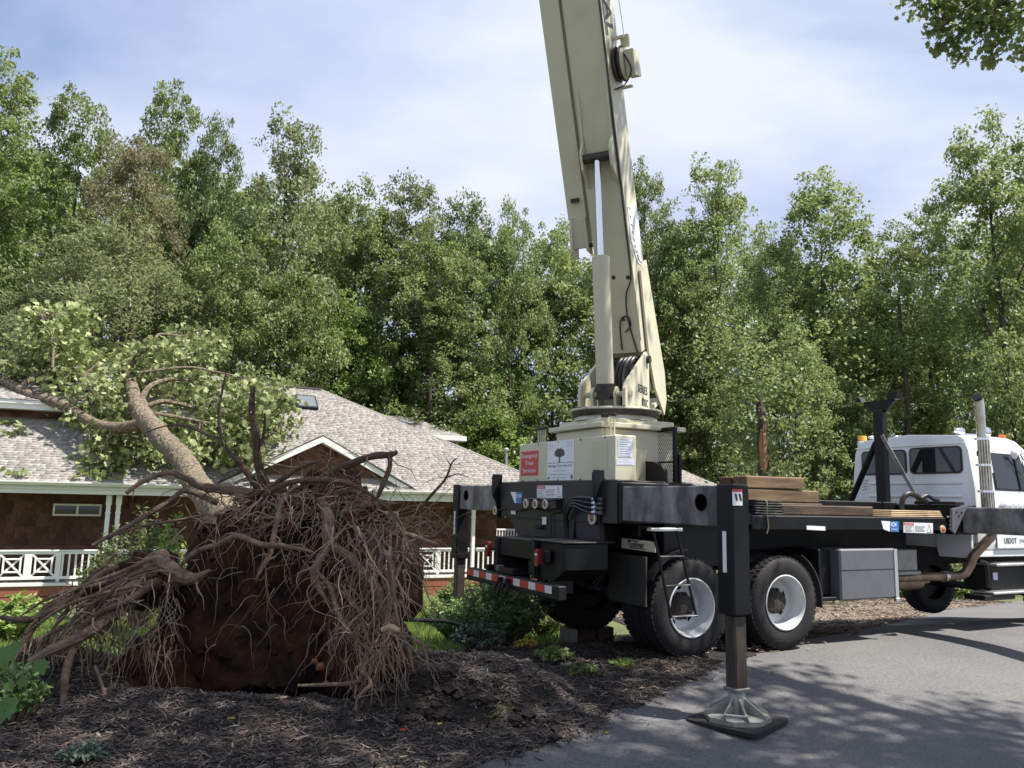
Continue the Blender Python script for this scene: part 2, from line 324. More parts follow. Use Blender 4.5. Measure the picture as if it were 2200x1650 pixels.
    def build(s, name, mats, parent=None, smooth=False, loc=None):
        me = bpy.data.meshes.new(name); me.from_pydata(s.v, [], s.f)
        for mm in ([mats] if isinstance(mats, str) else mats): me.materials.append(M[mm])
        if s.mi and max(s.mi) > 0: me.polygons.foreach_set('material_index', s.mi)
        me.update()
        import bmesh
        bm = bmesh.new(); bm.from_mesh(me); bmesh.ops.recalc_face_normals(bm, faces=bm.faces[:]); bm.to_mesh(me); bm.free()
        if smooth: me.shade_smooth(); me.set_sharp_from_angle(angle=rad(38))
        o = bpy.data.objects.new(name, me); link(o, parent)
        if loc is not None: o.location = loc
        return o
def boxo(name, a, b, mt, parent, ch=0.008): return MB().box(a, b, ch).build(name, mt, parent)
def tubeo(name, pts, r, mt, parent, n=10): return MB().tube(pts, r, n).build(name, mt, parent, smooth=True)
def catmull(P, sub=4):
    P = [np.array(p, float) for p in P]; o = []
    for i in range(len(P) - 1):
        p0, p1, p2, p3 = P[max(i - 1, 0)], P[i], P[i + 1], P[min(i + 2, len(P) - 1)]
        for j in range(sub):
            t = j / sub
            o.append(0.5 * ((2 * p1) + (-p0 + p2) * t + (2 * p0 - 5 * p1 + 4 * p2 - p3) * t * t + (-p0 + 3 * p1 - 3 * p2 + p3) * t ** 3))
    o.append(P[-1]); return o
def text(name, body, mt, parent, origin, xdir, ydir, height, width=None, shear=0.0, align='LEFT', extrude=0.0008, bold=0.0):
    """flat lettering: origin (lower left or centre), reading direction xdir, up ydir"""
    cu = bpy.data.curves.new(name, 'FONT'); cu.body = body; cu.size = 1.0; cu.shear = shear; cu.align_x = align; cu.extrude = 0.0; cu.offset = bold; cu.resolution_u = 3
    tmp = bpy.data.objects.new(name, cu); COL.objects.link(tmp)
    dg = bpy.context.evaluated_depsgraph_get(); me = bpy.data.meshes.new_from_object(tmp.evaluated_get(dg)); bpy.data.objects.remove(tmp); bpy.data.curves.remove(cu)
    n = len(me.vertices); co = np.zeros(n * 3); me.vertices.foreach_get('co', co); co = co.reshape(-1, 3)
    w0 = co[:, 0].max() - co[:, 0].min(); sy = height / 0.7; sx = sy if width is None else width / w0
    if width is not None and align == 'LEFT': co[:, 0] -= co[:, 0].min()
    X = Vector(xdir).normalized(); Y = Vector(ydir).normalized(); Z = X.cross(Y)
    P = np.array(origin)[None] + co[:, :1] * sx * np.array(X) + co[:, 1:2] * sy * np.array(Y) + np.array(Z) * extrude
    me.vertices.foreach_set('co', P.ravel().astype(np.float32)); me.materials.clear(); me.materials.append(M[mt]); me.update()
    return link(bpy.data.objects.new(name, me), parent)
def sstep(a, b, x): t = min(1, max(0, (x - a) / (b - a))); return t * t * (3 - 2 * t)
def nz(x, y, z=0.0): return mnoise.noise(Vector((x, y, z)))
def rand_unit(n):
    a = RNG.normal(size=(n, 3)); return a / np.linalg.norm(a, axis=1, keepdims=True)
def leaf_quads(C, size, aspect=0.55, up=0.5, droop=0.0, dirs=None):
    """diamond-shaped, slightly folded leaves centred on C"""
    n = len(C); nrm = rand_unit(n); nrm[:, 2] = np.abs(nrm[:, 2]) + up; nrm /= np.linalg.norm(nrm, axis=1, keepdims=True)
    t = rand_unit(n) if dirs is None else dirs + rand_unit(n) * 0.45
    t[:, 2] -= droop; t -= nrm * np.sum(t * nrm, axis=1, keepdims=True); t /= np.linalg.norm(t, axis=1, keepdims=True) + 1e-9
    b = np.cross(nrm, t); Ls = (size * RNG.uniform(0.65, 1.3, n))[:, None]; Wd = Ls * aspect
    V = np.empty((n, 4, 3)); V[:, 0] = C - t * Ls * .5; V[:, 2] = C + t * Ls * .5
    V[:, 1] = C + b * Wd * .5 + nrm * Ls * .10 - t * Ls * .06; V[:, 3] = C - b * Wd * .5 + nrm * Ls * .10 - t * Ls * .06
    return V.reshape(-1, 3), np.arange(n * 4).reshape(-1, 4)
def lobed_leaves(C, size, shape, up=0.3, flat=0.0, droop=0.3):
    """leaves with a real lobed outline (triangle fan); shape: list of (x, y) in unit leaf"""
    n = len(C); k = len(shape); nrm = rand_unit(n); nrm[:, 2] += up; nrm /= np.linalg.norm(nrm, axis=1, keepdims=True)
    t = rand_unit(n); t[:, 2] -= droop; t -= nrm * np.sum(t * nrm, axis=1, keepdims=True); t /= np.linalg.norm(t, axis=1, keepdims=True) + 1e-9
    b = np.cross(nrm, t); Ls = (size * RNG.uniform(0.65, 1.25, n))[:, None]
    V = np.empty((n, k + 1, 3)); V[:, 0] = C
    for i, (x, y) in enumerate(shape): V[:, i + 1] = C + b * Ls * x + t * Ls * y + nrm * Ls * (abs(x) * 0.22 - 0.12 * y * y)
    base = (np.arange(n) * (k + 1))[:, None, None]; tri = np.array([(0, i + 1, (i + 1) % k + 1) for i in range(k)])[None]
    return V.reshape(-1, 3), (base + tri).reshape(-1, 3)
LOBED = [(0, -.5), (.30, -.42), (.25, -.15), (.52, .0), (.30, .18), (.34, .46), (0, .34), (-.34, .46), (-.30, .18), (-.52, 0), (-.25, -.15), (-.30, -.42)]
# ================================================================ terrain
DRIVE = [(-6.5, -6), (-3.6, -1), (-1.9, 3.2), (-.85, 4.75), (-.16, 5.6), (.52, 6.3), (1.4, 7.36), (2.30, 8.5), (3.3, 9.6), (4.4, 10.6), (5.9, 12.5), (7.6, 14.75), (9.6, 17.3), (14, 21), (22, 26)]
def tcoord(x, y): return -.407 * x + .914 * y
def gz(x, y):
    t = tcoord(x, y)
    z = -.17 + .19 * sstep(4.6, 7.0, t)
    if t > 7.4: z -= (min(t, 25.5) - 7.4) * .107 * sstep(7.4, 9.0, t)
    if t > 34: z += (t - 34) * .02
    return z + nz(x * .25, y * .25) * .05 * sstep(9, 14, t)
def drive_side(x, y):
    """signed distance to the driveway's left edge (positive: on the bed side)"""
    best = 1e9; sg = 1
    for (ax, ay), (bx, by) in zip(DRIVE[:-1], DRIVE[1:]):
        ex, ey = bx - ax, by - ay; q = max(0, min(1, ((x - ax) * ex + (y - ay) * ey) / (ex * ex + ey * ey)))
        px, py = ax + ex * q, ay + ey * q; d = math.hypot(x - px, y - py)
        if d < best: best = d; sg = 1 if ex * (y - ay) - ey * (x - ax) > 0 else -1
    return best * sg
def axis_pts(lo, hi, dense_lo, dense_hi, fine, coarse):
    a = [lo]
    while a[-1] < hi:
        st = fine if dense_lo <= a[-1] <= dense_hi else coarse
        a.append(min(hi, a[-1] + st))
    return a
def mulch_h(x, y):
    """bed surface above gz: pit under the root plate, ridge in front, lifted slab of mulch"""
    h = .02 + .03 * nz(x * 1.7, y * 1.7, 3) + .035 * nz(x * 5, y * 5, 1) + .02 * nz(x * 13, y * 13, 5)
    h -= .55 * math.exp(-(((x + 2.35) / 1.15) ** 2 + ((y - 7.02) / .42) ** 2) ** 1.5)
    h += .10 * math.exp(-(((x + 2.0) / 1.0) ** 2 + ((y - 6.22) / .35) ** 2))
    h += .42 * math.exp(-(((x + 3.75) / .75) ** 2 + ((y - 6.9) / .6) ** 2))
    w = nz(x * 2.2, y * 2.2, 9) * .12 + nz(x * 6, y * 6, 4) * .05
    e = ((x + .42) / .92) ** 2 + ((y - 7.15) / .62) ** 2
    front = sstep(6.52, 6.60, y + w + .10 * (x + .4))
    h += (.17 + .05 * nz(x * 3.5, y * 3.5, 21) + .03 * nz(x * 9, y * 9, 2)) * (1 - sstep(.55, 1.2, e + w)) * front
    e2 = ((x + .55) / .62) ** 2 + ((y - 6.5) / .22) ** 2
    h += .10 * (1 - sstep(.5, 1.1, e2 + w * 2))
    h -= .10 * (1 - sstep(.4, 1.1, ((x + .35) / .75) ** 2 + ((y - 6.33 + .1 * (x + .4)) / .10) ** 2))
    return h
def in_bed(x, y):
    s = drive_side(x, y)
    if s < -.06 + nz(x * 3, y * 3) * .06: return False
    t = tcoord(x, y)
    if x < 1.5: return t < 9.0 + nz(x * .6, y * .6, 2) * .7
    return s < 10.0 + nz(x * .6, y * .6, 2) * .5
# ground sheet to the horizon
xs = axis_pts(-160, 160, -22, 26, 1.0, 9.0); ys = axis_pts(-30, 260, -6, 45, 1.0, 9.0)
V = np.array([(x, y, gz(x, y) - (.75 if (-8 < x < 3 and 4.0 < y < 9.8 and in_bed(x, y)) else (.1 if drive_side(x, y) < .6 else 0.))) for y in ys for x in xs])
nx = len(xs); Q = np.array([(j * nx + i, j * nx + i + 1, (j + 1) * nx + i + 1, (j + 1) * nx + i) for j in range(len(ys) - 1) for i in range(nx - 1)])
tag(link(bpy.data.objects.new('ground', np_mesh('ground', V, Q, ['lawn_soil'], True))), kind='structure')
# driveway
V, Q = [], []; NS = 26
pts = catmull(DRIVE, 5)
for p in pts:
    for j in range(NS + 1):
        q = j / NS; x, y = p[0] + q * 13.0, p[1] - q * 7.5; V.append((x, y, gz(x, y) + .012 + .004 * nz(x * .8, y * .8, 7)))
for i in range(len(pts) - 1):
    for j in range(NS): a = i * (NS + 1) + j; Q.append((a, a + 1, a + NS + 2, a + NS + 1))
tag(link(bpy.data.objects.new('driveway', np_mesh('driveway', V, Q, ['asphalt'], True))), kind='structure')
# mulch bed
stp = .07; bx = np.arange(-9.5, 12.5, stp); by = np.arange(2.6, 24.0, stp); idx = {}; V = []; Q = []
mask = {}
def cell_ok(i, j):
    x, y = bx[0] + i * stp, by[0] + j * stp
    if y > 11.2 and x < 2.0: return False
    if x > 2.7 and y < 8.6: return False
    return in_bed(x, y)
NI, NJ = len(bx), len(by)
ok = [[cell_ok(i, j) for i in range(NI)] for j in range(NJ)]
def vid(i, j):
    if (i, j) not in idx:
        x, y = bx[0] + i * stp, by[0] + j * stp; idx[(i, j)] = len(V); V.append((x, y, gz(x, y) + mulch_h(x, y) * (1 if x < 2 else .5)))
    return idx[(i, j)]
for j in range(NJ - 1):
    for i in range(NI - 1):
        if ok[j][i]: Q.append((vid(i, j), vid(i + 1, j), vid(i + 1, j + 1), vid(i, j + 1)))
bed = tag(link(bpy.data.objects.new('mulch_bed', np_mesh('mulch_bed', V, Q, ['mulch'], True))), kind='structure')
# shredded bark chips lying on the bed
def chips(n, region, size, name, mt, label):
    P = []; x0, x1, y0, y1 = region
    while len(P) < n:
        x, y = random.uniform(x0, x1), random.uniform(y0, y1)
        if random.random() > min(1, 6.2 / y) ** 1.6: continue
        s = drive_side(x, y)
        if s < -.4 or (s < 0 and random.random() > math.exp(s * 13)): continue
        if s > 0 and not in_bed(x, y): continue
        h = mulch_h(x, y) if s > -.02 else .02
        P.append((x, y, gz(x, y) + h + random.uniform(.0, .018)))
    C = np.array(P); n = len(C); a = RNG.uniform(0, 2 * pi, n); tilt = RNG.normal(0, .28, n)
    t = np.stack([np.cos(a) * np.cos(tilt), np.sin(a) * np.cos(tilt), np.sin(tilt)], 1); b = np.cross(t, rand_unit(n) * .35 + np.array([0, 0, 1.])); b /= np.linalg.norm(b, axis=1, keepdims=True); u = np.cross(b, t)
    Ls = (size * RNG.uniform(.4, 1.5, n))[:, None] * .5; Wd = Ls * RNG.uniform(.10, .3, n)[:, None]; Tk = Wd * .5
    VV = np.empty((n, 6, 3)); VV[:, 0] = C - t * Ls - b * Wd * .6; VV[:, 1] = C - t * Ls + b * Wd * .5; VV[:, 2] = C + t * Ls * .9 + b * Wd * .7; VV[:, 3] = C + t * Ls - b * Wd * .7; VV[:, 4] = C - t * Ls * .8 + u * Tk; VV[:, 5] = C + t * Ls * .8 + u * Tk
    f = np.array([(0, 3, 5, 4), (1, 4, 5, 2), (0, 4, 1, 1), (3, 2, 5, 5)]); f = np.array([(0, 3, 5), (0, 5, 4), (1, 4, 5), (1, 5, 2), (0, 4, 1), (3, 2, 5)])
    Q = (np.arange(n) * 6)[:, None, None] + f[None]
    o = link(bpy.data.objects.new(name, np_mesh(name, VV.reshape(-1, 3), Q.reshape(-1, 3), [mt]))); tag(o, label, 'mulch', kind='stuff')
chips(46000, (-5, 2.2, 4.3, 9.8), .058, 'mulch_chips', 'mulch_chip', 'dark shredded bark mulch covering the bed')
chips(4200, (-5, 2.2, 4.3, 9.8), .062, 'pale_mulch_chips', 'mulch_chip_pale', 'paler dry splinters scattered over the dark mulch')
chips(9000, (-1.5, .8, 6.1, 8.1), .055, 'mound_chips', 'mulch_chip', 'dark bark mulch on the lifted, cracked mound')
b = MB(); rr_ = random.Random(12)
for k in range(90):
    x = rr_.uniform(-1.35, .45); y = 6.42 - .1 * (x + .4) + rr_.gauss(0, .10); s_ = rr_.uniform(.025, .085); c = Vector((x, y, gz(x, y) + mulch_h(x, y) + s_ * .3))
    vs = [Vector(d) * s_ * rr_.uniform(.5, 1.25) for d in ((1, 0, 0), (-1, 0, 0), (0, 1, 0), (0, -1, 0), (0, 0, .7), (0, 0, -.7), (.7, .7, .3), (-.7, .6, .35), (-.6, -.7, .3), (.65, -.7, .3))]
    b.add([c + v for v in vs], [(0, 6, 4), (6, 2, 4), (2, 7, 4), (7, 1, 4), (1, 8, 4), (8, 3, 4), (3, 9, 4), (9, 0, 4), (0, 5, 6), (6, 5, 2), (2, 5, 7), (7, 5, 1), (1, 5, 8), (8, 5, 3), (3, 5, 9), (9, 5, 0)])
tag(b.build('torn_clods', 'mulch'), 'dark torn clods along the crack of the lifted mulch', 'soil', kind='stuff')
chips(12000, (2.2, 12.0, 9.0, 23.0), .10, 'far_mulch_chips', 'mulch_chip_pale', 'sunlit brown mulch beyond the truck along the driveway')
# lawn grass blades in the open patches
def grass(name, spots, n, hgt, label):
    C = []
    while len(C) < n:
        x0, x1, y0, y1 = random.choice(spots); x, y = random.uniform(x0, x1), random.uniform(y0, y1)
        if drive_side(x, y) < .4 or in_bed(x, y): continue
        C.append((x, y, gz(x, y)))
    C = np.array(C); n = len(C); a = RNG.uniform(0, 2 * pi, n); wv = np.stack([np.cos(a), np.sin(a), 0 * a], 1) * .012; hh = (hgt * RNG.uniform(.5, 1.4, n))[:, None]
    lean = np.stack([RNG.normal(0, .35, n), RNG.normal(0, .35, n), np.ones(n)], 1) * hh
    VV = np.empty((n, 3, 3)); VV[:, 0] = C - wv; VV[:, 1] = C + wv; VV[:, 2] = C + lean
    tag(link(bpy.data.objects.new(name, np_mesh(name, VV.reshape(-1, 3), np.arange(n * 3).reshape(-1, 3), ['grass_blade']))), label, 'grass', kind='stuff')
grass('lawn_grass', [(-9, -2, 10, 22), (-4, 2.5, 9.6, 20), (-17, -8, 10, 22)], 60000, .10, 'bright green lawn grass between the bed and the porch')

# ================================================================ house
house = empty('house', H2W(0, 0, 0), HA)
tag(house, 'single storey brown shake house with white porch railing under the fallen tree', 'house')
EZ, PT = 1.93, .667
def rz(d): return EZ + PT * d
roof = MB()
S_L, S_R, RS, RD = -13.0, 15.3, 6.14, 6.47
def P3(s, d): return (s, d, rz(d))
roof.add([P3(S_L, -.05), P3(S_R, -.05), P3(RS, RD), P3(S_L, RD)], [(0, 1, 2, 3)])
roof.add([P3(S_R, -.05), (S_R, 13.0, EZ), P3(RS, RD)], [(0, 1, 2)])
roof.add([(S_R, 13.0, EZ), (S_L, 13.0, EZ), P3(S_L, RD), P3(RS, RD)], [(0, 1, 2, 3)])
roof_o = roof.build('roof', 'roof_dark', house)
def shingle_plane(name, corners, parent, expo=.145):
    """corners: 3D polygon; first edge is the horizontal eave"""
    c = [Vector(p) for p in corners]; e = (c[1] - c[0]).normalized(); nrm = Vector((0, 0, 0))
    for i in range(1, len(c) - 1): nrm += (c[i] - c[0]).cross(c[i + 1] - c[0])
    nrm.normalize(); nrm = nrm if nrm.z > 0 else -nrm; f = nrm.cross(e)
    if f.z < 0: f = -f
    P = [((p - c[0]).dot(e), (p - c[0]).dot(f)) for p in c]; bmax = max(p[1] for p in P)
    VV, FF = [], []; k = 0; b = -.03
    while b < bmax:
        bm = b + expo * .5; xs_ = []
        for (a0, b0), (a1, b1) in zip(P, P[1:] + P[:1]):
            if (b0 - max(bm, .01)) * (b1 - max(bm, .01)) < 0: xs_.append(a0 + (a1 - a0) * (max(bm, .01) - b0) / (b1 - b0))
        if len(xs_) >= 2:
            lo, hi = min(xs_), max(xs_); a = lo - random.uniform(0, .2)
            while a < hi:
                w = random.uniform(.10, .34); a0, a1 = max(lo, a), min(hi, a + w); a += w
                if a1 - a0 < .03: continue
                hh = random.choice((.012, .020, .022)) ; o = len(VV)
                for aa in (a0, a1):
                    p = c[0] + e * aa
                    VV += [p + f * b + nrm * .002, p + f * b + nrm * hh, p + f * (b + expo + .02) + nrm * .004]
                FF += [(o + 1, o + 4, o + 5), (o + 1, o + 5, o + 2), (o, o + 3, o + 4), (o, o + 4, o + 1), (o, o + 1, o + 2), (o + 3, o + 5, o + 4)]
        b += expo
    ob = link(bpy.data.objects.new(name, np_mesh(name, [tuple(v) for v in VV], FF, ['shingle'])), parent); ob['kind'] = 'stuff'; return ob
shingle_plane('roof_shingles', [P3(-9, -.05), P3(S_R, -.05), P3(RS, RD), P3(-9, RD)], roof_o)
# ridge cap
MB().tube([(-3, RD, rz(RD) + .02), (RS, RD, rz(RD) + .02)], .07, 5).build('ridge_cap', 'roof_dark', roof_o)
MB().tube([(RS, RD, rz(RD)), (S_R, 0, EZ + .01)], .045, 5).build('hip_cap', 'shingle', roof_o)
# eave: gutter, frieze, porch ceiling
MB().prism([(S_L, -.16, 1.90), (S_L, -.16, 1.86), (S_L, -.10, 1.78), (S_L, 0, 1.77), (S_L, 0, 1.90)], (S_R + .1 - S_L, 0, 0)).build('gutter', 'white_paint', house)
fr = boxo('frieze', (S_L, .02, 1.52), (S_R, .30, 1.768), 'cream_fascia', house)
boxo('frieze_moulding', (S_L, -.01, 1.65), (S_R, .018, 1.69), 'cream_fascia', fr); boxo('frieze_moulding', (S_L, -.005, 1.52), (S_R, .018, 1.56), 'cream_fascia', fr)
boxo('porch_ceiling', (S_L, .32, 1.60), (S_R, 4.6, 1.66), 'cream_fascia', house)
# front wall with shakes
WD, WZ0, WZ1, WS1 = 2.0, -1.2, 1.60, 12.8
wall = boxo('wall', (S_L, WD, WZ0 - .7), (WS1, WD + .2, WZ1), 'shake', house, 0)
MB().box((WS1 - .2, WD + .2, WZ0), (WS1, 12.4, WZ1)).build('side_wall', 'shake', house)
WIN = [(-3.17, -1.74, .79, 1.19, 2), (7.2, 8.6, -.25, 1.10, 3), (3.2, 4.2, -1.1, 1.0, 1)]
shake_mesh = []
for k in range(4):
    b = MB(); w = .5; b.prism([(-w, -.034, -.5), (w, -.034 - .004 * k, -.5), (w, -.012, .5), (-w, -.012, .5)], (0, .03, 0)); o = b.build('shake_master', 'shake'); me = o.data; shake_mesh.append(me); bpy.data.objects.remove(o)
indiv, rest = [], MB(); ex = .205; z = WZ0; row = 0
while z < WZ1 - .05:
    s = -6.0 + random.uniform(0, .2)
    while s < WS1 - .1:
        w = random.uniform(.14, .36)
        c0, c1 = s, min(s + w - .007, WS1); s += w
        skip = any(c1 > a - .05 and c0 < b_ + .05 and z + ex > z0 - .04 and z < z1 + .04 for a, b_, z0, z1, _ in WIN)
        if skip: continue
        hh = min(ex + .02, WZ1 - z); zz = z + random.uniform(-.006, .006)
        if c0 > -4.9 and c1 < 1.1 and len(indiv) < 300 and z > -.2 : indiv.append((c0, c1, zz, hh))
        else: rest.prism([(c0, WD - .034, zz), (c1, WD - .034 - random.uniform(0, .01), zz), (c1, WD - .012, zz + hh), (c0, WD - .012, zz + hh)], (0, .012, 0))
    z += ex; row += 1
for c0, c1, zz, hh in indiv:
    o = bpy.data.objects.new('shake', random.choice(shake_mesh)); link(o, wall); o.location = ((c0 + c1) / 2, WD, zz + hh / 2); o.scale = (c1 - c0, 1, hh)
r_ = rest.build('shake_courses', 'shake_mixed', wall); r_['kind'] = 'stuff'
def window(s0, s1, z0, z1, panes, d=WD, parent=house, name='window'):
    f = MB(); t = .06
    f.box((s0, d - .06, z0), (s1, d - .005, z0 + t), .006).box((s0, d - .06, z1 - t), (s1, d - .005, z1), .006).box((s0, d - .058, z0 + t), (s0 + t, d - .005, z1 - t), .006).box((s1 - t, d - .058, z0 + t), (s1, d - .005, z1 - t), .006)
    for k in range(1, panes): x = s0 + (s1 - s0) * k / panes; f.box((x - .035, d - .057, z0 + t), (x + .035, d - .005, z1 - t), .006)
    w = f.build(name, 'cream_fascia', parent)
    for k in range(panes):
        a, b = s0 + (s1 - s0) * k / panes + .035, s0 + (s1 - s0) * (k + 1) / panes - .035; boxo('pane', (a, d - .03, z0 + t), (b, d - .02, z1 - t), 'glass_dark', w, 0)
for w_ in WIN: window(*w_)
# porch deck and skirt
for k in range(12): boxo('deck_board', (S_L, .22 + k * .148, -1.225), (15.0, .22 + k * .148 + .14, -1.19), 'deck_grey', house, .004)
boxo('rim_board', (S_L, .16, -1.29), (15.0, .215, -1.20), 'white_paint', house)
for a, b in ((-1.60, -1.30), (-1.93, -1.63), (-2.3, -1.96)): boxo('skirt_board', (S_L, .20, a), (15.0, .24, b), 'skirt_brown', house)
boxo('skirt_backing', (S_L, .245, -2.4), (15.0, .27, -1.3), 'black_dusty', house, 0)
# posts (pairs)
def post(s, d=.42, z1=1.53):
    b = MB(); h = .065; b.box((s - h, d - h, -1.19), (s + h, d + h, z1), .012).box((s - .085, d - .085, z1 - .34), (s + .085, d + .085, z1 - .002), .02).box((s - .082, d - .082, z1 - .62), (s + .082, d + .082, z1 - .56), .015).box((s - .09, d - .09, -1.19), (s + .09, d + .09, -.98), .015)
    b.build('porch_post', 'white_paint', house)
for s in (-1.46, -1.17, 7.02, 7.31, 11.15, 14.9, -9.5, -9.2): post(s)
# railing sections
RAIL_T, RAIL_B, RDp = -.215, -1.11, .42
def rail_section(s0, s1, kind):
    top = boxo('railing', (s0, RDp - .06, RAIL_T - .045), (s1, RDp + .06, RAIL_T), 'white_paint', house)
    boxo('subrail', (s0, RDp - .03, RAIL_T - .13), (s1, RDp + .03, RAIL_T - .047), 'white_paint', top); boxo('bottom_rail', (s0, RDp - .035, RAIL_B), (s1, RDp + .035, RAIL_B + .09), 'white_paint', top)
    z0, z1 = RAIL_B + .09, RAIL_T - .13
    if kind == 'b':
        n = max(1, int((s1 - s0) / .172))
        for k in range(n): x = s0 + (k + .5) * (s1 - s0) / n; boxo('baluster', (x - .027, RDp - .024, z0), (x + .027, RDp + .024, z1), 'white_paint', top, .004)
    else:
        for x in (s0 + .05, s1 - .05): boxo('panel_stile', (x - .05, RDp - .035, z0), (x + .05, RDp + .035, z1), 'white_paint', top, .005)
        c, q = (s0 + s1) / 2, (z0 + z1) / 2; a, b = (s1 - s0) / 2 - .1, (z1 - z0) / 2
        for sx, off in ((1, .016), (-1, -.016)):
            d = Vector((a * sx * 2, 0, b * 2)); L_ = d.length; ang = math.atan2(d.z, d.x)
            MB().box((c - L_ / 2, RDp - .012 + off, q - .028), (c + L_ / 2, RDp + .012 + off, q + .028), 0, Matrix.Rotation(-ang, 3, 'Y'), (c, RDp + off, q)).build('panel_brace', 'white_paint', top)
        for x0_, x1_, y0_, y1_ in ((c - a * .62, c + a * .62, q + b * .5, q + b * .5 + .05), (c - a * .62, c + a * .62, q - b * .5 - .05, q - b * .5), (c - a * .62 - .05, c - a * .62, q - b * .5 - .05, q + b * .5 + .05), (c + a * .62, c + a * .62 + .05, q - b * .5 - .05, q + b * .5 + .05)):
            boxo('panel_inner_frame', (x0_, RDp - .034, y0_), (x1_, RDp + .034, y1_), 'white_paint', top, .004)
for a, b, k in ((-6.05, -5.2, 'b'), (-5.2, -4.36, 'x'), (-4.36, -3.52, 'x'), (-3.52, -2.68, 'x'), (-2.68, -1.6, 'b'), (-1.06, 1.5, 'b'), (1.5, 2.35, 'x'), (2.35, 3.2, 'x'), (5.4, 6.9, 'b'), (7.45, 8.05, 'b'), (8.05, 8.9, 'x'), (8.9, 9.75, 'x'), (9.75, 11.0, 'b'), (11.3, 12.5, 'b'), (12.5, 13.3, 'x'), (13.3, 14.1, 'x'), (14.1, 14.8, 'b')): rail_section(a, b, k)
for s in (-5.2, -2.68, 3.2, 5.4, 9.75, 12.5, 14.1): boxo('railing_post', (s - .05, RDp - .045, -1.19), (s + .05, RDp + .045, RAIL_T - .05), 'white_paint', house, .008)
# front gable
GA, GZ, GR, GD = 5.17, 3.71, 8.75, .12
GL = 2 * GA - GR; gsl = (GZ - 1.86) / (GR - GA); gback = (GZ - EZ) / PT
gb = MB(); gb.add([(GR, GD, 1.86), (GA, GD, GZ), (GA, gback, GZ), (GR, -.02, 1.9), (GL, GD, 1.86), (GL, -.02, 1.9)], [(0, 1, 2, 3), (4, 5, 2, 1)])
gable = gb.build('gable', 'roof_dark', house)
for xe in (GR, GL): shingle_plane('gable_shingles', [(xe, GD, 1.87), (xe, GD + .06, 1.87), (GA, gback, GZ + .01), (GA, GD, GZ + .01)], gable)
for sg in (1, -1):
    xe = GA + sg * (GR - GA); e = Vector((xe - GA, 0, 1.86 - GZ)); up = Vector((0, 0, .17))
    p0, p1 = Vector((GA, GD - .03, GZ + .03)), Vector((xe, GD - .03, 1.89))
    MB().prism([p0, p1, p1 + Vector((0, 0, .05)), p0 + Vector((0, 0, .05))], (0, .05, 0)).build('drip_edge', 'roof_dark', gable)
    MB().prism([p0 - up * 1.25, p1 - up * .2 - Vector((sg * .35, 0, 0)), p1, p0], (0, .045, 0)).build('rake_board', 'white_paint', gable)
    MB().prism([p0 - up * 1.3 + Vector((0, .045, 0)), p1 - up * .4 + Vector((0, .045, 0)), p1 - up * .2 + Vector((0, .045, 0)), p0 - up + Vector((0, .045, 0))], (0, .45, 0)).build('rake_soffit', 'cream_fascia', gable)
gw = MB(); z = 2.0; gw.add([(GL + .3, .58, 1.9), (GR - .3, .58, 1.9), (GA, .58, GZ - .16)], [(0, 1, 2)])
while z < GZ - .25:
    hw = (GZ - .2 - z) / gsl; s = GA - hw
    while s < GA + hw:
        w = random.uniform(.14, .34); gw.prism([(s, .545, z), (min(s + w - .008, GA + hw), .545, z), (min(s + w - .008, GA + hw), .565, z + .21), (s, .565, z + .21)], (0, .008, 0)); s += w
    z += .2
gw.build('gable_wall', 'shake_mixed', gable)
# upper storey at the left: wall, eave, roof
ue_s, ue_z = HP(0, 876, 2.65); UZ = ue_z
boxo('upper_wall', (S_L, 3.2, rz(3.2) - .3), (1.6, 3.35, UZ + .1), 'shake', house, 0)
up_sh = MB(); z = rz(3.2) - .05
while z < UZ:
    s = -6
    while s < 1.5: w = random.uniform(.14, .34); up_sh.prism([(s, 3.17, z), (s + w - .008, 3.17, z), (s + w - .008, 3.19, z + .21), (s, 3.19, z + .21)], (0, .009, 0)); s += w
    z += .2
up_sh.build('upper_shakes', 'shake_mixed', house)['kind'] = 'stuff'
upf = MB().prism([(S_L, 2.62, UZ), (S_L, 2.62, UZ + .30), (S_L, 2.50, UZ + .30), (S_L, 2.50, UZ + .18), (S_L, 2.58, UZ + .14), (S_L, 2.58, UZ)], (15.0, 0, 0)).build('upper_gutter', 'white_paint', house)
boxo('upper_soffit', (S_L, 2.63, UZ), (2.0, 3.2, UZ + .04), 'cream_fascia', house)
PU = .40; uc = [(S_L, 2.5, UZ + .31), (2.2, 2.5, UZ + .31), (2.2, 7.5, UZ + .31 + PU * 5), (S_L, 7.5, UZ + .31 + PU * 5)]
b = MB(); b.add(uc, [(0, 1, 2, 3)]); b.add([uc[1], (2.2, 7.5, UZ), uc[2]], [(0, 1, 2)]); uro = b.build('upper_roof', 'roof_dark', house)
shingle_plane('upper_shingles', [(-8, 2.5, UZ + .315), (2.2, 2.5, UZ + .315), (2.2, 7.5, UZ + .315 + PU * 5), (-8, 7.5, UZ + .315 + PU * 5)], uro)
# skylights
def skylight(s0, s1, d0, d1, zf, sl):
    nrm = Vector((0, -sl, 1)).normalized(); c = [Vector((s0, d0, zf(d0))), Vector((s1, d0, zf(d0))), Vector((s1, d1, zf(d1))), Vector((s0, d1, zf(d1)))]
    k = MB().prism(c, nrm * .13).build('skylight', 'black_dusty', house)
    m_ = sum(c, Vector()) / 4; MB().prism([m_ + (p - m_) * .84 + nrm * .128 for p in c], nrm * .012).build('pane', 'skylight_glass', k)
skylight(4.92, 5.78, 4.85, 5.75, rz, PT); skylight(-3.6, -2.6, 3.6, 4.7, lambda d: UZ + .31 + PU * (d - 2.5), PU)
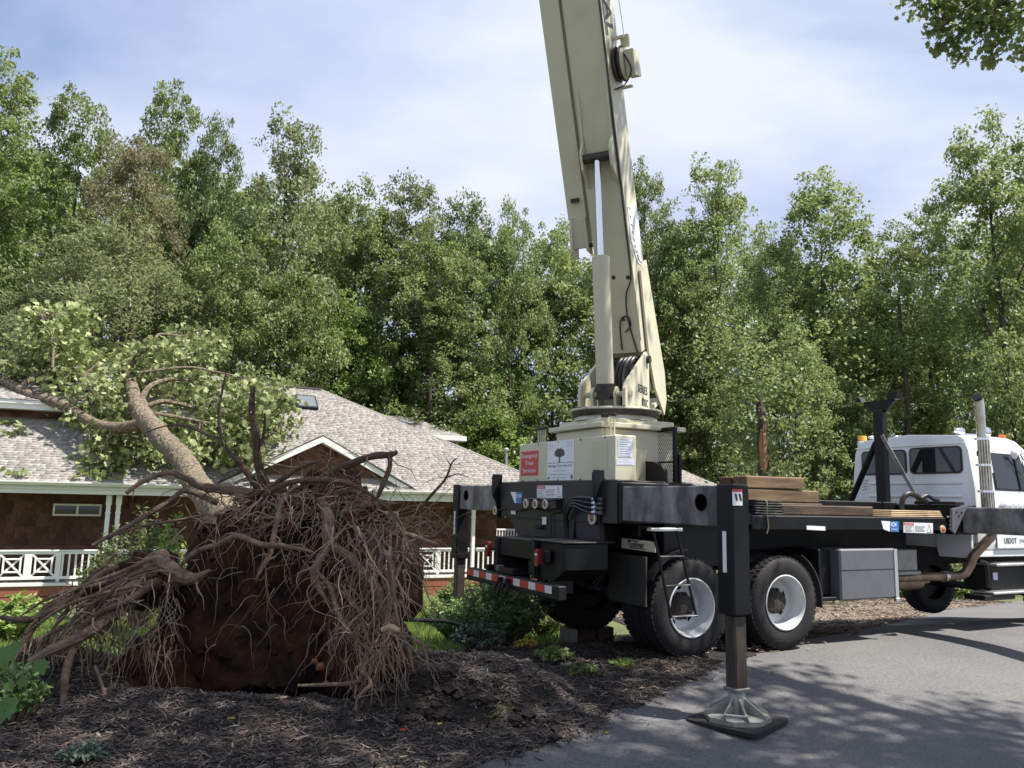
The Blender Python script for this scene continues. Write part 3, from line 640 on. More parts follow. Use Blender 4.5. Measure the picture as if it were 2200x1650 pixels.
# rear wing and side wing roofs
def wing(name, s0, sc, sr, d0, dr, z0, z1, fascia=True):
    w = MB(); c = [(s0, d0, z0), (sc, d0, z0), (sr, dr, z1), (s0, dr, z1)]; w.add(c, [(0, 1, 2, 3)]); w.add([c[1], (sc, 2 * dr - d0, z0), c[2]], [(0, 1, 2)]); o = w.build(name, 'roof_dark', house)
    shingle_plane('wing_shingles', c, o); shingle_plane('wing_shingles', [c[1], (sc, 2 * dr - d0, z0), c[2]], o)
    boxo('wing_fascia', (s0, d0 - .06, z0 - .26), (sc + .06, d0 + .02, z0 - .012), 'white_paint', o); boxo('wing_fascia', (sc - .02, d0 + .025, z0 - .26), (sc + .062, 2 * dr - d0, z0 - .012), 'white_paint', o)
    boxo('wing_soffit', (s0, d0, z0 - .30), (sc, d0 + 1.2, z0 - .262), 'white_paint', o, 0)
    boxo('wing_wall', (s0, d0 + .6, -2), (sc - .6, 2 * dr - d0 - .6, z0 - .305), 'shake', o, 0)
sc_, z0_ = HP(1000, 938, 12.5); sr_, z1_ = HP(886, 897, 16); wing('rear_wing_roof', 0, sc_, sr_, 12.5, 16, z0_, z1_)
sc_, z0_ = HP(1552, 1046, 5.0); sr_, z1_ = HP(1373, 970, 10.0); wing('side_wing_roof', 18.0, sc_, sr_, 5.0, 10.0, z0_, z1_)
# far side porch railing, seen past the corner post
fr_s0, fr_z1 = HP(1064, 1136, 9.0); fr_s1, _ = HP(1128, 1140, 9.0); _, fr_z0 = HP(1064, 1170, 9.0)
fo = boxo('rear_railing', (fr_s0 - .5, 8.95, fr_z1 - .08), (fr_s1 + 3, 9.05, fr_z1), 'white_paint', house); boxo('bottom_rail', (fr_s0 - .5, 8.96, fr_z0), (fr_s1 + 3, 9.04, fr_z0 + .08), 'white_paint', fo)
for k in range(28): x = fr_s0 - .4 + k * .16; boxo('baluster', (x - .03, 8.97, fr_z0 + .08), (x + .03, 9.03, fr_z1 - .08), 'white_paint', fo, 0)
boxo('rear_porch_floor', (WS1, 6.0, fr_z0 - .3), (fr_s1 + 3.2, 9.3, fr_z0 - .1), 'deck_grey', house, 0)
vs_, vz_ = HP(1088, 962, 5.5); vb = EZ + 1.0
tubeo('vent_pipe', [(vs_, 5.5, .8), (vs_, 5.5, vz_ - .12)], .06, 'metal_vent', house); tubeo('vent_cap', [(vs_, 5.5, vz_ - .14), (vs_, 5.5, vz_ - .06), (vs_, 5.5, vz_)], [.13, .13, .05], 'metal_vent', house)
# ================================================================ woods
def crown_points(n_clumps, per, H, R, z0, rng, shape='round', clump=.55, hollow=.35, lean=0.0):
    """clump centres spread through an uneven crown volume; returns leaf centres and clump centres"""
    C = []; lobes = []
    nl = {'round': 18, 'tall': 22, 'cone': 12, 'open': 16}.get(shape, 18)
    for q in range(nl):
        h = (q + rng.uniform(.1, .9)) / nl; a = q * 2.4 + rng.uniform(-.5, .5)
        pr = math.sqrt(max(.0, 1 - max(0, h) ** 3.2)) * min(1, .55 + h * 1.6) * (1.0 if shape != 'tall' else 1.08 - .28 * h)
        lr = R * rng.uniform(.36, .54) * (1 if h < .5 else 1.12); lobes.append((max(0, pr * R - lr * .75) * rng.uniform(.75, 1.1), a, z0 + h * (H - lr * .8 - z0) , lr))
    lobes.append((0, 0, H - R * .40, R * .44)); lobes.append((R * .3, rng.uniform(0, 6), H - R * .75, R * .46)); lobes.append((R * .35, rng.uniform(0, 6), H - R * .95, R * .46)); w = np.array([l_[3] ** 2 for l_ in lobes]); w /= w.sum()
    while len(C) < n_clumps:
        r, a, z, lr = lobes[rng.choice(len(lobes), p=w)]
        g = rng.normal(size=3); g /= np.linalg.norm(g); g[2] = g[2] if g[2] > -.35 else -g[2] * .6
        g *= lr * (hollow + (1 - hollow) * rng.uniform(0, 1) ** .35); hh = (z - z0) / max(.1, H - z0)
        C.append((r * math.cos(a) + g[0] + lean * max(0, hh) ** 1.5 * H * .08, r * math.sin(a) + g[1], z + g[2] * .85))
    C = np.array(C); k = len(C)
    per_n = rng.integers(int(per * .6), int(per * 1.4), k); idx = np.repeat(np.arange(k), per_n)
    rad_ = clump * rng.uniform(.6, 1.35, k)[idx][:, None]
    g = rng.normal(size=(len(idx), 3)); g /= np.linalg.norm(g, axis=1, keepdims=True); g *= (rng.uniform(0, 1, len(idx)) ** .45)[:, None]
    P = C[idx] + g * rad_ * np.array([1.15, 1.15, .7])
    return P, C
def skeleton(C, H, r0, rng, z0, wob=.25, nbr=16):
    """trunk with limbs reaching for some of the clumps"""
    b = MB(); k = 9; pts = [Vector((0, 0, -.5))]; rs = [r0 * 1.25]
    for i in range(1, k + 1):
        q = i / k; pts.append(Vector((nz(q * 3, r0 * 50, H) * wob * q * 2, nz(q * 3, r0 * 80, H + 9) * wob * q * 2, q * H * .86))); rs.append(max(.02, r0 * (1 - q) ** .8 + .01))
    b.tube(pts, rs, 8)
    sel = rng.choice(len(C), min(nbr, len(C)), replace=False)
    for i in sel:
        c = Vector(C[i]); zb = max(z0 * .75, c.z - .55 * math.hypot(c.x, c.y) - rng.uniform(.2, 1.2)); zb = min(zb, H * .8)
        q = max(0, min(.999, zb / (H * .93))) * k; j = int(q); p0 = pts[1 + min(j, k - 1)] if j >= k else pts[j].lerp(pts[j + 1], q - j)
        p0 = Vector((p0.x, p0.y, zb)); mid = p0.lerp(c, .5) + Vector((rng.normal(0, .18), rng.normal(0, .18), .25))
        rr = max(.03, r0 * (1 - zb / H) * .55); b.tube([p0, mid, c], [rr, rr * .6, .015], 5, caps=False)
    return b
PROTO = {}
def make_proto(key, H, R, z0, shape, leafsize, n_cl, per, mt, seed, r0=.22, clump=.55, hollow=.35, lean=0., aspect=.6, droop=.15, bark='bark_grey', up=.35):
    rng = np.random.default_rng(seed); P, C = crown_points(n_cl, per, H, R, z0, rng, shape, clump, hollow, lean)
    V, Q = leaf_quads(P, leafsize, aspect, up, droop); me = np_mesh('crown_' + key, V, Q, [mt])
    b = skeleton(C, H, r0, rng, z0); o = b.build('trunk', bark); tm = o.data; bpy.data.objects.remove(o)
    PROTO[key] = (tm, me, H, R)
make_proto('oak', 21, 5.6, 4.0, 'round', .225, 400, 66, 'leaf_mid', 1, .30, .62, .5)
make_proto('open', 22, 5.0, 5.0, 'open', .225, 270, 62, 'leaf_dark', 2, .28, .62, .55)
make_proto('poplar', 24, 5.6, 4.0, 'tall', .235, 440, 64, 'leaf_mid', 3, .30, .62, .5, lean=-.8, droop=.5)
make_proto('dense', 16, 4.8, 1.5, 'round', .205, 370, 66, 'leaf_dark', 4, .22, .58, .5)
make_proto('bright', 11, 3.8, .6, 'round', .18, 300, 66, 'leaf_bright', 5, .16, .5, .5)
make_proto('feather', 14, 4.8, 2.0, 'round', .25, 300, 80, 'leaf_olive', 6, .22, .62, .5, aspect=.24, droop=.5)
make_proto('brown', 18, 4.6, 5.0, 'round', .25, 240, 80, 'leaf_brown', 7, .25, .62, .5, aspect=.26, droop=.5)
make_proto('slim', 20, 3.8, 5.0, 'tall', .21, 320, 60, 'leaf_mid', 8, .20, .52, .5)
make_proto('under', 6.5, 2.8, .3, 'round', .15, 230, 60, 'leaf_mid', 9, .09, .42, .5)
VAR = {}
def tree(key, u, v, Y, label, group, halfw=None, mt=None, name='tree', rz=None, squash=1.0):
    """place a tree whose top shows at photo pixel (u, v) at depth Y"""
    tm, cm, H, R = PROTO[key]; top = at(u, v, Y); zb = gz(top.x, top.y); h = top.z - zb; s = h / H
    sx = s if halfw is None else (halfw * Y / F_PX) / R * 1.22
    t = empty(name, (top.x, top.y, zb), random.uniform(0, 6.28) if rz is None else rz); t.scale = (sx, sx, s)
    tag(t, label, 'tree', group)
    link(bpy.data.objects.new('trunk', tm), t)
    c = bpy.data.objects.new('crown', cm)
    if mt:
        kk = (key, mt)
        if kk not in VAR: m2 = cm.copy(); m2.materials.clear(); m2.materials.append(M[mt]); VAR[kk] = m2
        c.data = VAR[kk]
    link(c, t); return t
GW, GR_, GU = 'tall trees behind the house', 'tall trees behind the truck', 'small bright trees at the wood edge'
T_ = [
 # behind the house, left to right
 ('poplar', 10, 88, 40, 'tallest wind-blown tree at the far left edge of the picture', GW, 150, None),
 ('poplar', 185, 205, 43, 'wind-blown tree between the tallest left tree and the twin-plumed crown', GW, 120, None),
 ('poplar', 352, 178, 46, 'twin-plumed wind-blown crown rising highest behind the brownish tree', GW, 105, None),
 ('brown', 300, 275, 40, 'tree with brownish olive leaves near the left, below the twin-plumed crown', GW, 125, None),
 ('feather', 250, 470, 37, 'wide olive feathery tree standing behind the fallen trunk', GW, 205, None),
 ('feather', 95, 600, 36, 'low olive tree behind the left end of the house roof', GW, 120, None),
 ('dense', 480, 248, 47, 'dark narrow tree between the brownish tree and the open tall oak', GW, 90, 'leaf_dark'),
 ('open', 632, 232, 43, 'tall open oak with dark limbs showing, highest above the house ridge', GW, 125, 'leaf_olive'),
 ('dense', 500, 480, 40, 'mid height green tree left of the house ridge', GW, 120, 'leaf_mid'),
 ('oak', 780, 380, 48, 'rounded tree just right of the tall open oak', GW, 120, None),
 ('oak', 880, 365, 50, 'broad crown on the skyline above the right half of the house roof', GW, 130, 'leaf_olive'),
 ('oak', 1000, 405, 50, 'dark grey-green crown between the broad crown and the crane boom', GW, 110, 'leaf_dark'),
 ('dense', 1105, 432, 50, 'pointed dark crown just left of the crane boom', GW, 80, 'leaf_mid'),
 ('dense', 1195, 470, 54, 'tree directly behind the left side of the crane boom', GW, 95, 'leaf_mid'),
 ('bright', 925, 640, 51, 'bright yellow-green tree above the skylit roof slope', GU, 120, None),
 ('bright', 800, 700, 50, 'bright green bushy tree against the roof hip', GU, 120, None),
 ('bright', 640, 560, 42, 'fresh green tree above the skylight', GU, 115, 'leaf_mid'),
 ('bright', 1060, 770, 51, 'yellow-green sprays overhanging the rear roof corner', GU, 110, None),
 ('dense', 1120, 560, 54, 'shaded tree left of the lift cylinder', GU, 120, 'leaf_dark'),
 ('under', 1040, 860, 49, 'leafy sapling above the vent pipe', GU, 110, 'leaf_bright'),
 ('oak', 410, 330, 50, 'broad green crown in the second row left of the tall open oak', GW, 140, None),
 ('poplar', 80, 330, 46, 'pale green crown below the tallest left tree', GW, 140, 'leaf_bright'),
 ('oak', 700, 430, 52, 'mid green crown behind the right shoulder of the open oak', GW, 130, 'leaf_mid'),
 ('oak', 940, 470, 47, 'pale green crown below the broad skyline crown', GW, 130, 'leaf_mid'),
 ('bright', 730, 620, 46, 'light green crown halfway up the wood behind the roof hip', GU, 120, None),
 # behind the truck
 ('oak', 1450, 430, 56, 'full crown behind the lift end of the turret', GR_, 120, 'leaf_mid'),
 ('oak', 1660, 480, 37, 'full crown between the see-through tree and the columnar tree', GR_, 115, 'leaf_mid'),
 ('oak', 1830, 560, 38, 'rounded crown filling in right of the columnar tree', GR_, 110, 'leaf_mid'),
 ('oak', 1990, 430, 38, 'crown on the left shoulder of the tallest right-hand tree', GR_, 120, 'leaf_mid'),
 ('open', 1380, 318, 54, 'leafy crown showing just right of the crane boom', GR_, 75, 'leaf_mid'),
 ('open', 1535, 325, 54, 'tall see-through tree right of the boom with pale forked trunks', GR_, 110, 'leaf_mid'),
 ('slim', 1760, 365, 33, 'tall columnar tree with shaggy trunk, midway between boom and right edge', GR_, 125, None),
 ('slim', 1905, 485, 34, 'shorter slim tree between the columnar tree and the tall one at right', GR_, 95, None),
 ('oak', 2120, 240, 31, 'tallest dense tree at the right edge behind the truck cab', GR_, 165, None),
 ('oak', 2260, 300, 33, 'tall tree cut off by the right edge behind the windscreen', GR_, 130, None),
 ('dense', 1470, 540, 53, 'dark green tree right of the boom foot', GR_, 105, 'leaf_mid'),
 ('feather', 1665, 500, 33, 'light green feathery tree above the timber stack', GR_, 105, 'leaf_mid'),
 ('dense', 1700, 700, 28, 'low leafy tree behind the timber stack', GR_, 100, 'leaf_mid'),
 ('bright', 1500, 760, 52, 'leafy light crown behind the mesh guard', GU, 100, 'leaf_mid'),
 ('under', 2150, 700, 26, 'sunlit leafy sapling above the truck cab roof', GU, 110, 'leaf_mid'),
 ('under', 1850, 820, 30, 'shaded sapling behind the black boom rest', GU, 90, 'leaf_dark'),
]
for k_, u, v, Y, lab, grp, hw, mt_ in T_: tree(k_, u, v, Y, lab, grp, hw, mt_)
# straight trunks standing in the shade at the right
for u, Y, w, lab in ((1755, 34, .30, 'stout dark trunk below the columnar tree'), (1838, 36, .17, 'thin dark trunk left of the boom rest'), (1950, 32, .17, 'straight thin trunk right of the boom rest'), (2010, 37, .16, 'thin trunk behind the cab roof lamp'), (2138, 33, .22, 'pale straight trunk above the exhaust stack'), (2185, 36, .2, 'shaded trunk at the right edge above the door'), (1560, 55, .22, 'grey trunk behind the mesh guard tree')):
    p = at(u, 1000, Y); zb = gz(p.x, p.y); t = empty('tree', (p.x, p.y, zb)); tag(t, lab + ' in the woods', 'tree', 'bare trunks in the woods')
    h = 12.5; pts = [Vector((nz(q * 2.2, u) * .35, nz(q * 2.2, u + 9) * .35, q * h - .3)) for q in np.linspace(0, 1, 9)]
    MB().tube(pts, [w * (1.1 - .75 * q) for q in np.linspace(0, 1, 9)], 8).build('trunk', 'bark_grey', t)
    rng = np.random.default_rng(u); C = np.array([(rng.normal(0, 1.1), rng.normal(0, 1.1), rng.uniform(h * .55, h * 1.0)) for _ in range(40)]); idx = np.repeat(np.arange(40), 45)
    V, Q = leaf_quads(C[idx] + rng.normal(0, .42, (len(idx), 3)), .2, .6, .35, .2); link(bpy.data.objects.new('crown', np_mesh('crown', V, Q, ['leaf_mid'])), t)
# trunk with a torn strip of pale wood
p = at(1638, 1000, 25); zb = gz(p.x, p.y); t = tag(empty('tree', (p.x, p.y, zb)), 'trunk with a torn strip of pale orange wood behind the timber stack', 'tree')
z1, z2, zt = at(1632, 885, 25).z - zb, at(1640, 1000, 25).z - zb, at(1632, 845, 25).z - zb
MB().tube([(.1, 0, -.3), (.04, 0, z2), (0, 0, z1), (-.1, 0, zt)], [.24, .19, .16, .05], 10).build('trunk', 'bark_grey', t)
b = MB()
for k in range(9):
    x = -.13 + .026 * k; lo, hi = z2 * random.uniform(.9, 1.0), z1 * random.uniform(.86, 1.0); b.tube([(x + .03, -.175 + abs(x) * .3, lo), (x, -.185 + abs(x) * .3, (lo + hi) / 2), (x * .6, -.18, hi)], [.02, .026, .006], 5)
b.tube([(.02, -.2, z2 + .05), (.2, -.25, z2 + .3), (.42, -.3, z2 + .5)], [.03, .02, .004], 4); b.build('splintered_wood', 'split_wood', t)
rng = np.random.default_rng(3); C = np.array([(rng.normal(0, 1.0), rng.normal(-.1, .7), rng.uniform(z1 * .98, zt * 1.35)) for _ in range(32)] + [(rng.choice((-1, 1)) * rng.uniform(.5, 1.5), rng.normal(-.2, .5), rng.uniform(z2 * .6, z1)) for _ in range(18)]); idx = np.repeat(np.arange(50), 45); V, Q = leaf_quads(C[idx] + rng.normal(0, .34, (len(idx), 3)), .15, .6, .35, .2); link(bpy.data.objects.new('crown', np_mesh('crown', V, Q, ['leaf_mid'])), t)
# the wood farther back reads as one mass
rng = np.random.default_rng(77); P = []
for k in range(92):
    if k < 58: u = rng.uniform(-250, 1350); Y = rng.uniform(52, 75); v = np.interp(u, [0, 350, 800, 1100, 1250, 1400], [270, 330, 430, 460, 500, 500]) + rng.uniform(0, 150)
    else: u = rng.uniform(1250, 2450); Y = rng.uniform(40, 60) if u > 1680 else rng.uniform(57, 70); v = np.interp(u, [1250, 1700, 1900, 2200], [470, 500, 580, 400]) + rng.uniform(0, 170)
    top = at(u, v, Y); zb = gz(top.x, top.y); h = top.z - zb; R = rng.uniform(2.8, 4.8)
    q, _ = crown_points(90, 42, h, R, h * .12, rng, 'round', 1.0, .25); P.append(q + np.array([top.x, top.y, zb]))
V, Q = leaf_quads(np.concatenate(P), .36, .62, .35, .2)
tag(link(bpy.data.objects.new('far_woods', np_mesh('far_woods', V, Q, ['leaf_mid']))), 'dark mass of woods filling the gaps behind the nearer trees', 'woods', kind='stuff')
# brush along the foot of the right-hand woods
P = []
for k in range(64):
    u = rng.uniform(1625, 2380); Y = rng.uniform(19, 34); p = at(u, 1000, Y); zb = gz(p.x, p.y)
    if drive_side(p.x, p.y) < 1.5: continue
    q, _ = crown_points(14, 46, rng.uniform(.8, 2.4), rng.uniform(.7, 1.4), .1, rng, 'round', .45, .3); P.append(q + np.array([p.x, p.y, zb]))
V, Q = leaf_quads(np.concatenate(P), .17, .6, .35, .2)
tag(link(bpy.data.objects.new('undergrowth', np_mesh('undergrowth', V, Q, ['leaf_mid']))), 'leafy undergrowth at the foot of the woods behind the truck', 'undergrowth', kind='stuff')
# big trees over and behind the camera: they shade the bed, and one branch dips into the top right corner
def shade_tree(base, Cs, label, mt, seed, n_cl, r0):
    rng = np.random.default_rng(seed); t = empty('shade_tree', (base[0], base[1], gz(*base))); tag(t, label, 'tree', 'trees over the driveway')
    B = Vector(t.location); P = []; CC = []
    for c, r, n in Cs:
        g = rng.normal(size=(n, 3)); g /= np.linalg.norm(g, axis=1, keepdims=True); g *= (rng.uniform(0, 1, n) ** .4)[:, None]
        CC.append(np.array(c)[None] + g * np.array(r)[None] - np.array(B)[None])
    C = np.concatenate(CC); idx = np.repeat(np.arange(len(C)), 40); g = rng.normal(size=(len(idx), 3)); g /= np.linalg.norm(g, axis=1, keepdims=True)
    P = C[idx] + g * (rng.uniform(0, 1, len(idx)) ** .5)[:, None] * .62 * np.array([1.1, 1.1, .6])
    V, Q = leaf_quads(P, .17, .55, .3, .25); link(bpy.data.objects.new('crown', np_mesh('crown', V, Q, [mt])), t)
    b = MB(); top = Vector(np.mean(C, 0)); b.tube([(0, 0, -.4), (top.x * .1, top.y * .1, top.z * .35), (top.x * .4, top.y * .4, top.z * .7), (top.x, top.y, top.z * 1.02)], [r0 * 1.2, r0, r0 * .8, r0 * .3], 10)
    for i in rng.choice(len(C), 34, replace=False):
        c = Vector(C[i]); p0 = Vector((top.x * .3, top.y * .3, top.z * .6)).lerp(Vector((top.x, top.y, top.z)), rng.uniform(0, .9)); m_ = p0.lerp(c, .5) + Vector((0, 0, .5)); b.tube([p0, m_, c], [.10, .06, .012], 5, caps=False)
    b.build('trunk', 'bark_grey', t); return t, B
corner = [(at(2010, -60, 8.6), .75, 0), (at(2080, 20, 8.5), .45, 0), (at(2150, -20, 8.4), .55, 0), (at(2040, 118, 8.7), .12, 0), (at(2130, 90, 8.4), .25, 0), (at(2075, 60, 8.6), .2, 0), (at(2190, 60, 8.2), .3, 0), (at(1985, 10, 8.7), .2, 0)]
Cs = [((8.4, 4.3, 12.3), (3.8, 3.2, 2.0), 200), ((4.4, 6.3, 12.6), (3.6, 2.9, 1.8), 150), ((11.0, 3.4, 11.8), (2.6, 3.0, 1.7), 110)]
t_, B_ = shade_tree((12.6, 1.5), Cs, 'overhanging tree whose branch dips into the top right corner', 'leaf_dark', 21, 0, .36)
rng = np.random.default_rng(5); P = []; b = MB(); root = Vector((10.2, 5.6, 10.0))
CL = []
for (c, r) in ((at(1965, -20, 8.7), .16), (at(2010, 15, 8.7), .16), (at(2050, -10, 8.6), .25), (at(2100, 15, 8.6), .22), (at(2160, 5, 8.5), .28), (at(2020, 50, 8.7), .12), (at(2005, 70, 8.7), .10), (at(2075, 55, 8.6), .15), (at(2120, 55, 8.5), .16), (at(2170, 60, 8.4), .18), (at(2040, 95, 8.7), .10), (at(2062, 120, 8.7), .10), (at(2015, 105, 8.75), .06), (at(2130, 105, 8.5), .12), (at(2125, 135, 8.5), .07), (at(2190, 110, 8.3), .10), (at(2030, -60, 8.6), .5), (at(2150, -70, 8.5), .6), (at(2240, 20, 8.3), .5)):
    n = int(24 + 2600 * r * r * (1.15 if r < .3 else .4)); g = rng.normal(size=(n, 3)); g /= np.linalg.norm(g, axis=1, keepdims=True); P.append(np.array(c)[None] + g * (rng.uniform(0, 1, n) ** .6)[:, None] * r * 1.5); CL.append(Vector(c))
V, Q = lobed_leaves(np.concatenate(P) - np.array(B_)[None], .075, LOBED, .2); o = link(bpy.data.objects.new('low_branch_leaves', np_mesh('low_branch_leaves', V, Q, ['leaf_mid'])), t_); o['kind'] = 'stuff'
for c in CL: b.tube([root - B_, root.lerp(c, .55) + Vector((0, 0, .15)) - B_, c - B_], [.045, .022, .006], 5, caps=False)
b.tube([root - B_, root - B_ + Vector((1.2, -2.5, 1.0))], [.06, .09], 6); b.build('low_branch', 'bark_grey', t_)
shade_tree((2.6, -4.5), [((1.4, 4.0, 12.4), (3.3, 3.3, 1.8), 150), ((-1.5, 3.0, 12.0), (2.2, 2.8, 1.6), 45), ((5.2, 2.0, 12.4), (3.2, 2.4, 1.7), 130)], 'tree behind the viewer shading the mulch bed', 'leaf_dark', 22, 0, .3)
# ================================================================ fallen tree
ft = empty('fallen_tree', at(580, 1540, 7.2)); ft.location.z = gz(ft.location.x, ft.location.y)
tag(ft, 'uprooted tree with its root plate towards the viewer, crown resting on the house roof', 'tree')
FB = Vector(ft.location)
def fl(p): return Vector(p) - FB
def spline(P, sub=5):
    """P: (u, v, Y, radius in metres) -> points, radii"""
    A = [tuple(at(u, v, Y) - FB) + (r,) for u, v, Y, r in P]; C = catmull(A, sub); return [Vector(c[:3]) for c in C], [max(.002, c[3]) for c in C]
def gnarl(pts, rs, amp, fr, seed):
    return [p + Vector((nz(p.x * fr, p.y * fr, p.z * fr + seed), nz(p.y * fr, p.z * fr, p.x * fr + seed + 7), nz(p.z * fr, p.x * fr, p.y * fr + seed + 13))) * amp for p in pts], [r * (1 + .22 * nz(i * .7, seed, 3)) for i, r in enumerate(rs)]
# trunk and limbs
tp, tr_ = spline([(560, 1230, 7.6, .31), (500, 1130, 10.0, .24), (430, 1050, 15.0, .235), (388, 985, 19.5, .265), (347, 940, 22.8, .29), (312, 900, 25.2, .31), (292, 858, 26.6, .26), (281, 828, 27.6, .19), (274, 805, 28.4, .17), (277, 790, 29.0, .14), (290, 770, 29.5, .10)], 6)
tp, tr_ = gnarl(tp, tr_, .05, .6, 2); bt = MB().tube(catmull(tp, 4), [float(np.interp(i / 4, range(len(tr_)), tr_)) for i in range(4 * (len(tp) - 1) + 1)], 40)
bt.v = [(x + .035 * nz(x * 9, y * 3, z * 9) + .02 * nz(x * 22, y * 8, z * 22), y + .02 * nz(x * 9, y * 4, z * 9 + 5), z + .035 * nz(x * 9, y * 3, z * 9 + 11) + .02 * nz(x * 22, y * 8, z * 22 + 3)) for x, y, z in bt.v]
bt.build('trunk', 'bark', ft)
LIMBS = [
 [(318, 905, 24.9, .20), (292, 914, 25.0, .20), (255, 918, 25.2, .19), (215, 914, 25.5, .18), (180, 897, 25.8, .175), (150, 878, 26.1, .17), (110, 862, 26.3, .165), (66, 848, 26.5, .16), (35, 832, 26.7, .15), (0, 815, 27.0, .14), (-60, 790, 27.4, .12)],
 [(70, 850, 26.5, .12), (52, 832, 26.7, .11), (64, 812, 27, .10), (95, 800, 27.3, .08), (120, 788, 27.6, .05)],
 [(282, 800, 28.6, .12), (292, 770, 29.0, .10), (312, 752, 27.9, .07), (326, 744, 28.2, .06), (336, 724, 28.6, .05), (350, 718, 29, .05), (395, 722, 29.6, .04), (420, 712, 30, .03), (442, 702, 30.3, .015)],
 [(300, 872, 26.2, .12), (316, 838, 26.6, .10), (340, 822, 27, .08), (372, 814, 27.4, .06), (410, 818, 27.8, .04)],
 [(306, 880, 26.0, .10), (345, 864, 26.3, .09), (380, 866, 26.6, .08), (420, 876, 26.9, .06), (450, 885, 27.2, .03)],
 [(160, 882, 26.0, .06), (186, 862, 26.1, .06), (194, 845, 26.2, .055), (186, 818, 26.4, .05), (184, 806, 26.5, .045), (202, 788, 26.8, .03)],
 [(112, 790, 26.2, .05), (114, 760, 26.4, .045), (110, 735, 26.6, .04), (98, 700, 27, .03), (90, 680, 27.3, .02)],
 [(245, 920, 25.2, .05), (215, 975, 25.1, .04), (208, 1015, 25.0, .03), (205, 1030, 25.0, .02)],
 [(300, 800, 26.8, .05), (400, 790, 27.5, .05), (470, 800, 27.8, .04), (540, 815, 28, .02)],
 [(320, 885, 25.6, .06), (430, 905, 26.2, .05), (520, 925, 26.6, .03), (600, 930, 27, .015)],
]
for k, P in enumerate(LIMBS):
    a, b_ = spline(P, 5); a, b_ = gnarl(a, b_, .04, .8, k); MB().tube(a, b_, 10 if k < 2 else 7).build('limb', 'bark', ft, smooth=True)
# foliage of the fallen crown, in leafy sprays
rng = np.random.default_rng(31); C = []
def patch(u0, v0, u1, v1, Y0, Y1, n, w=1.0):
    for _ in range(n):
        while True:
            a, b_ = rng.uniform(-1, 1), rng.uniform(-1, 1)
            if a * a + b_ * b_ < 1: break
        C.append(tuple(at((u0 + u1) / 2 + a * (u1 - u0) / 2, (v0 + v1) / 2 + b_ * (v1 - v0) / 2, rng.uniform(Y0, Y1) + (1.6 if v1 > 900 else 1.2))))
for p in ((20, 690, 215, 830, 25.5, 28.5, 70), (60, 655, 200, 730, 26.5, 28.5, 34), (-60, 770, 60, 850, 25.5, 28, 20), (90, 760, 270, 900, 24.8, 27.5, 44), (150, 860, 290, 930, 24.2, 26.5, 28), (170, 925, 300, 1000, 23.6, 25.0, 24), (190, 960, 235, 1036, 23.3, 24.2, 10), (260, 730, 460, 850, 26.5, 29.5, 58), (330, 700, 480, 790, 28, 30, 22), (330, 800, 600, 950, 24.5, 28.5, 85), (480, 820, 640, 950, 25, 28.5, 52), (300, 930, 420, 1010, 23.5, 25, 22), (420, 900, 560, 1000, 24, 26, 30)): patch(*p)
C = np.array(C)
idx = np.repeat(np.arange(len(C)), rng.integers(8, 40, len(C))); g = rng.normal(size=(len(idx), 3)); g /= np.linalg.norm(g, axis=1, keepdims=True)
P = C[idx] + g * (rng.uniform(0, 1, len(idx)) ** .5)[:, None] * rng.uniform(.35, .85, len(C))[idx][:, None] * np.array([1.1, 1, .75])
# keep leaves off the inside of the roof
d_ = P[:, 0] * hn.x + P[:, 1] * hn.y - HD; zr = EZ + PT * np.clip(d_, -9, 3.2); P[:, 2] = np.where((d_ > -.2) & (d_ < 3.2), np.maximum(P[:, 2], zr + .05), P[:, 2])
V, Q = lobed_leaves(P - np.array(FB), .205, LOBED, .3, droop=.7); cr_ = link(bpy.data.objects.new('crown', np_mesh('crown', V, Q, ['leaf_fallen'])), ft)
b = MB()
for i in rng.choice(len(C), 170, replace=False):
    c = Vector(C[i]); k_ = min(range(len(LIMBS)), key=lambda q: min((c - at(*p[:3])).length for p in LIMBS[q])); p0 = min((at(*p[:3]) for p in LIMBS[k_]), key=lambda q: (c - q).length)
    if (c - p0).length < 3.5: b.tube([p0 - FB, p0.lerp(c, .5) + Vector((rng.normal(0, .12), rng.normal(0, .12), .1)) - FB, c - FB], [.022, .014, .005], 4, caps=False)
b.build('twigs', 'bark', ft)['kind'] = 'stuff'
# soil plate
RC_ = at(590, 1300, 7.05) - FB
def soil_blob(name, c, ax, seed, nu=70, nv=44, amp=.22, mt='clay', fr=1.9, taper=0.0):
    V, Q = [], []
    for j in range(nv + 1):
        th = pi * j / nv
        for i in range(nu):
            ph = 2 * pi * i / nu; d = Vector((math.sin(th) * math.cos(ph), math.sin(th) * math.sin(ph), math.cos(th)))
            n_ = nz(d.x * fr + seed, d.y * fr, d.z * fr) * amp + nz(d.x * 4.5 + seed, d.y * 4.5, d.z * 4.5) * amp * .5 + nz(d.x * 11 + seed, d.y * 11, d.z * 11) * amp * .22 + nz(d.x * 24, d.y * 24 + seed, d.z * 24) * amp * .10
            rr = 1 + n_
            sq = (abs(d.x) ** 2.15 + abs(d.z) ** 2.15 + abs(d.y) ** 2.1) ** (-1 / 2.13)
            tpz = 1.0 if taper == 0 else 1 - taper * max(-.6, d.z * sq)
            V.append(tuple(c + Vector((d.x * ax[0] * tpz + (taper * .75 * d.z * ax[2] if taper else 0), d.y * ax[1], d.z * ax[2])) * rr * sq))
    for j in range(nv):
        for i in range(nu): Q.append((j * nu + i, j * nu + (i + 1) % nu, (j + 1) * nu + (i + 1) % nu, (j + 1) * nu + i))
    return link(bpy.data.objects.new(name, np_mesh(name, V, Q, [mt], True)), ft)
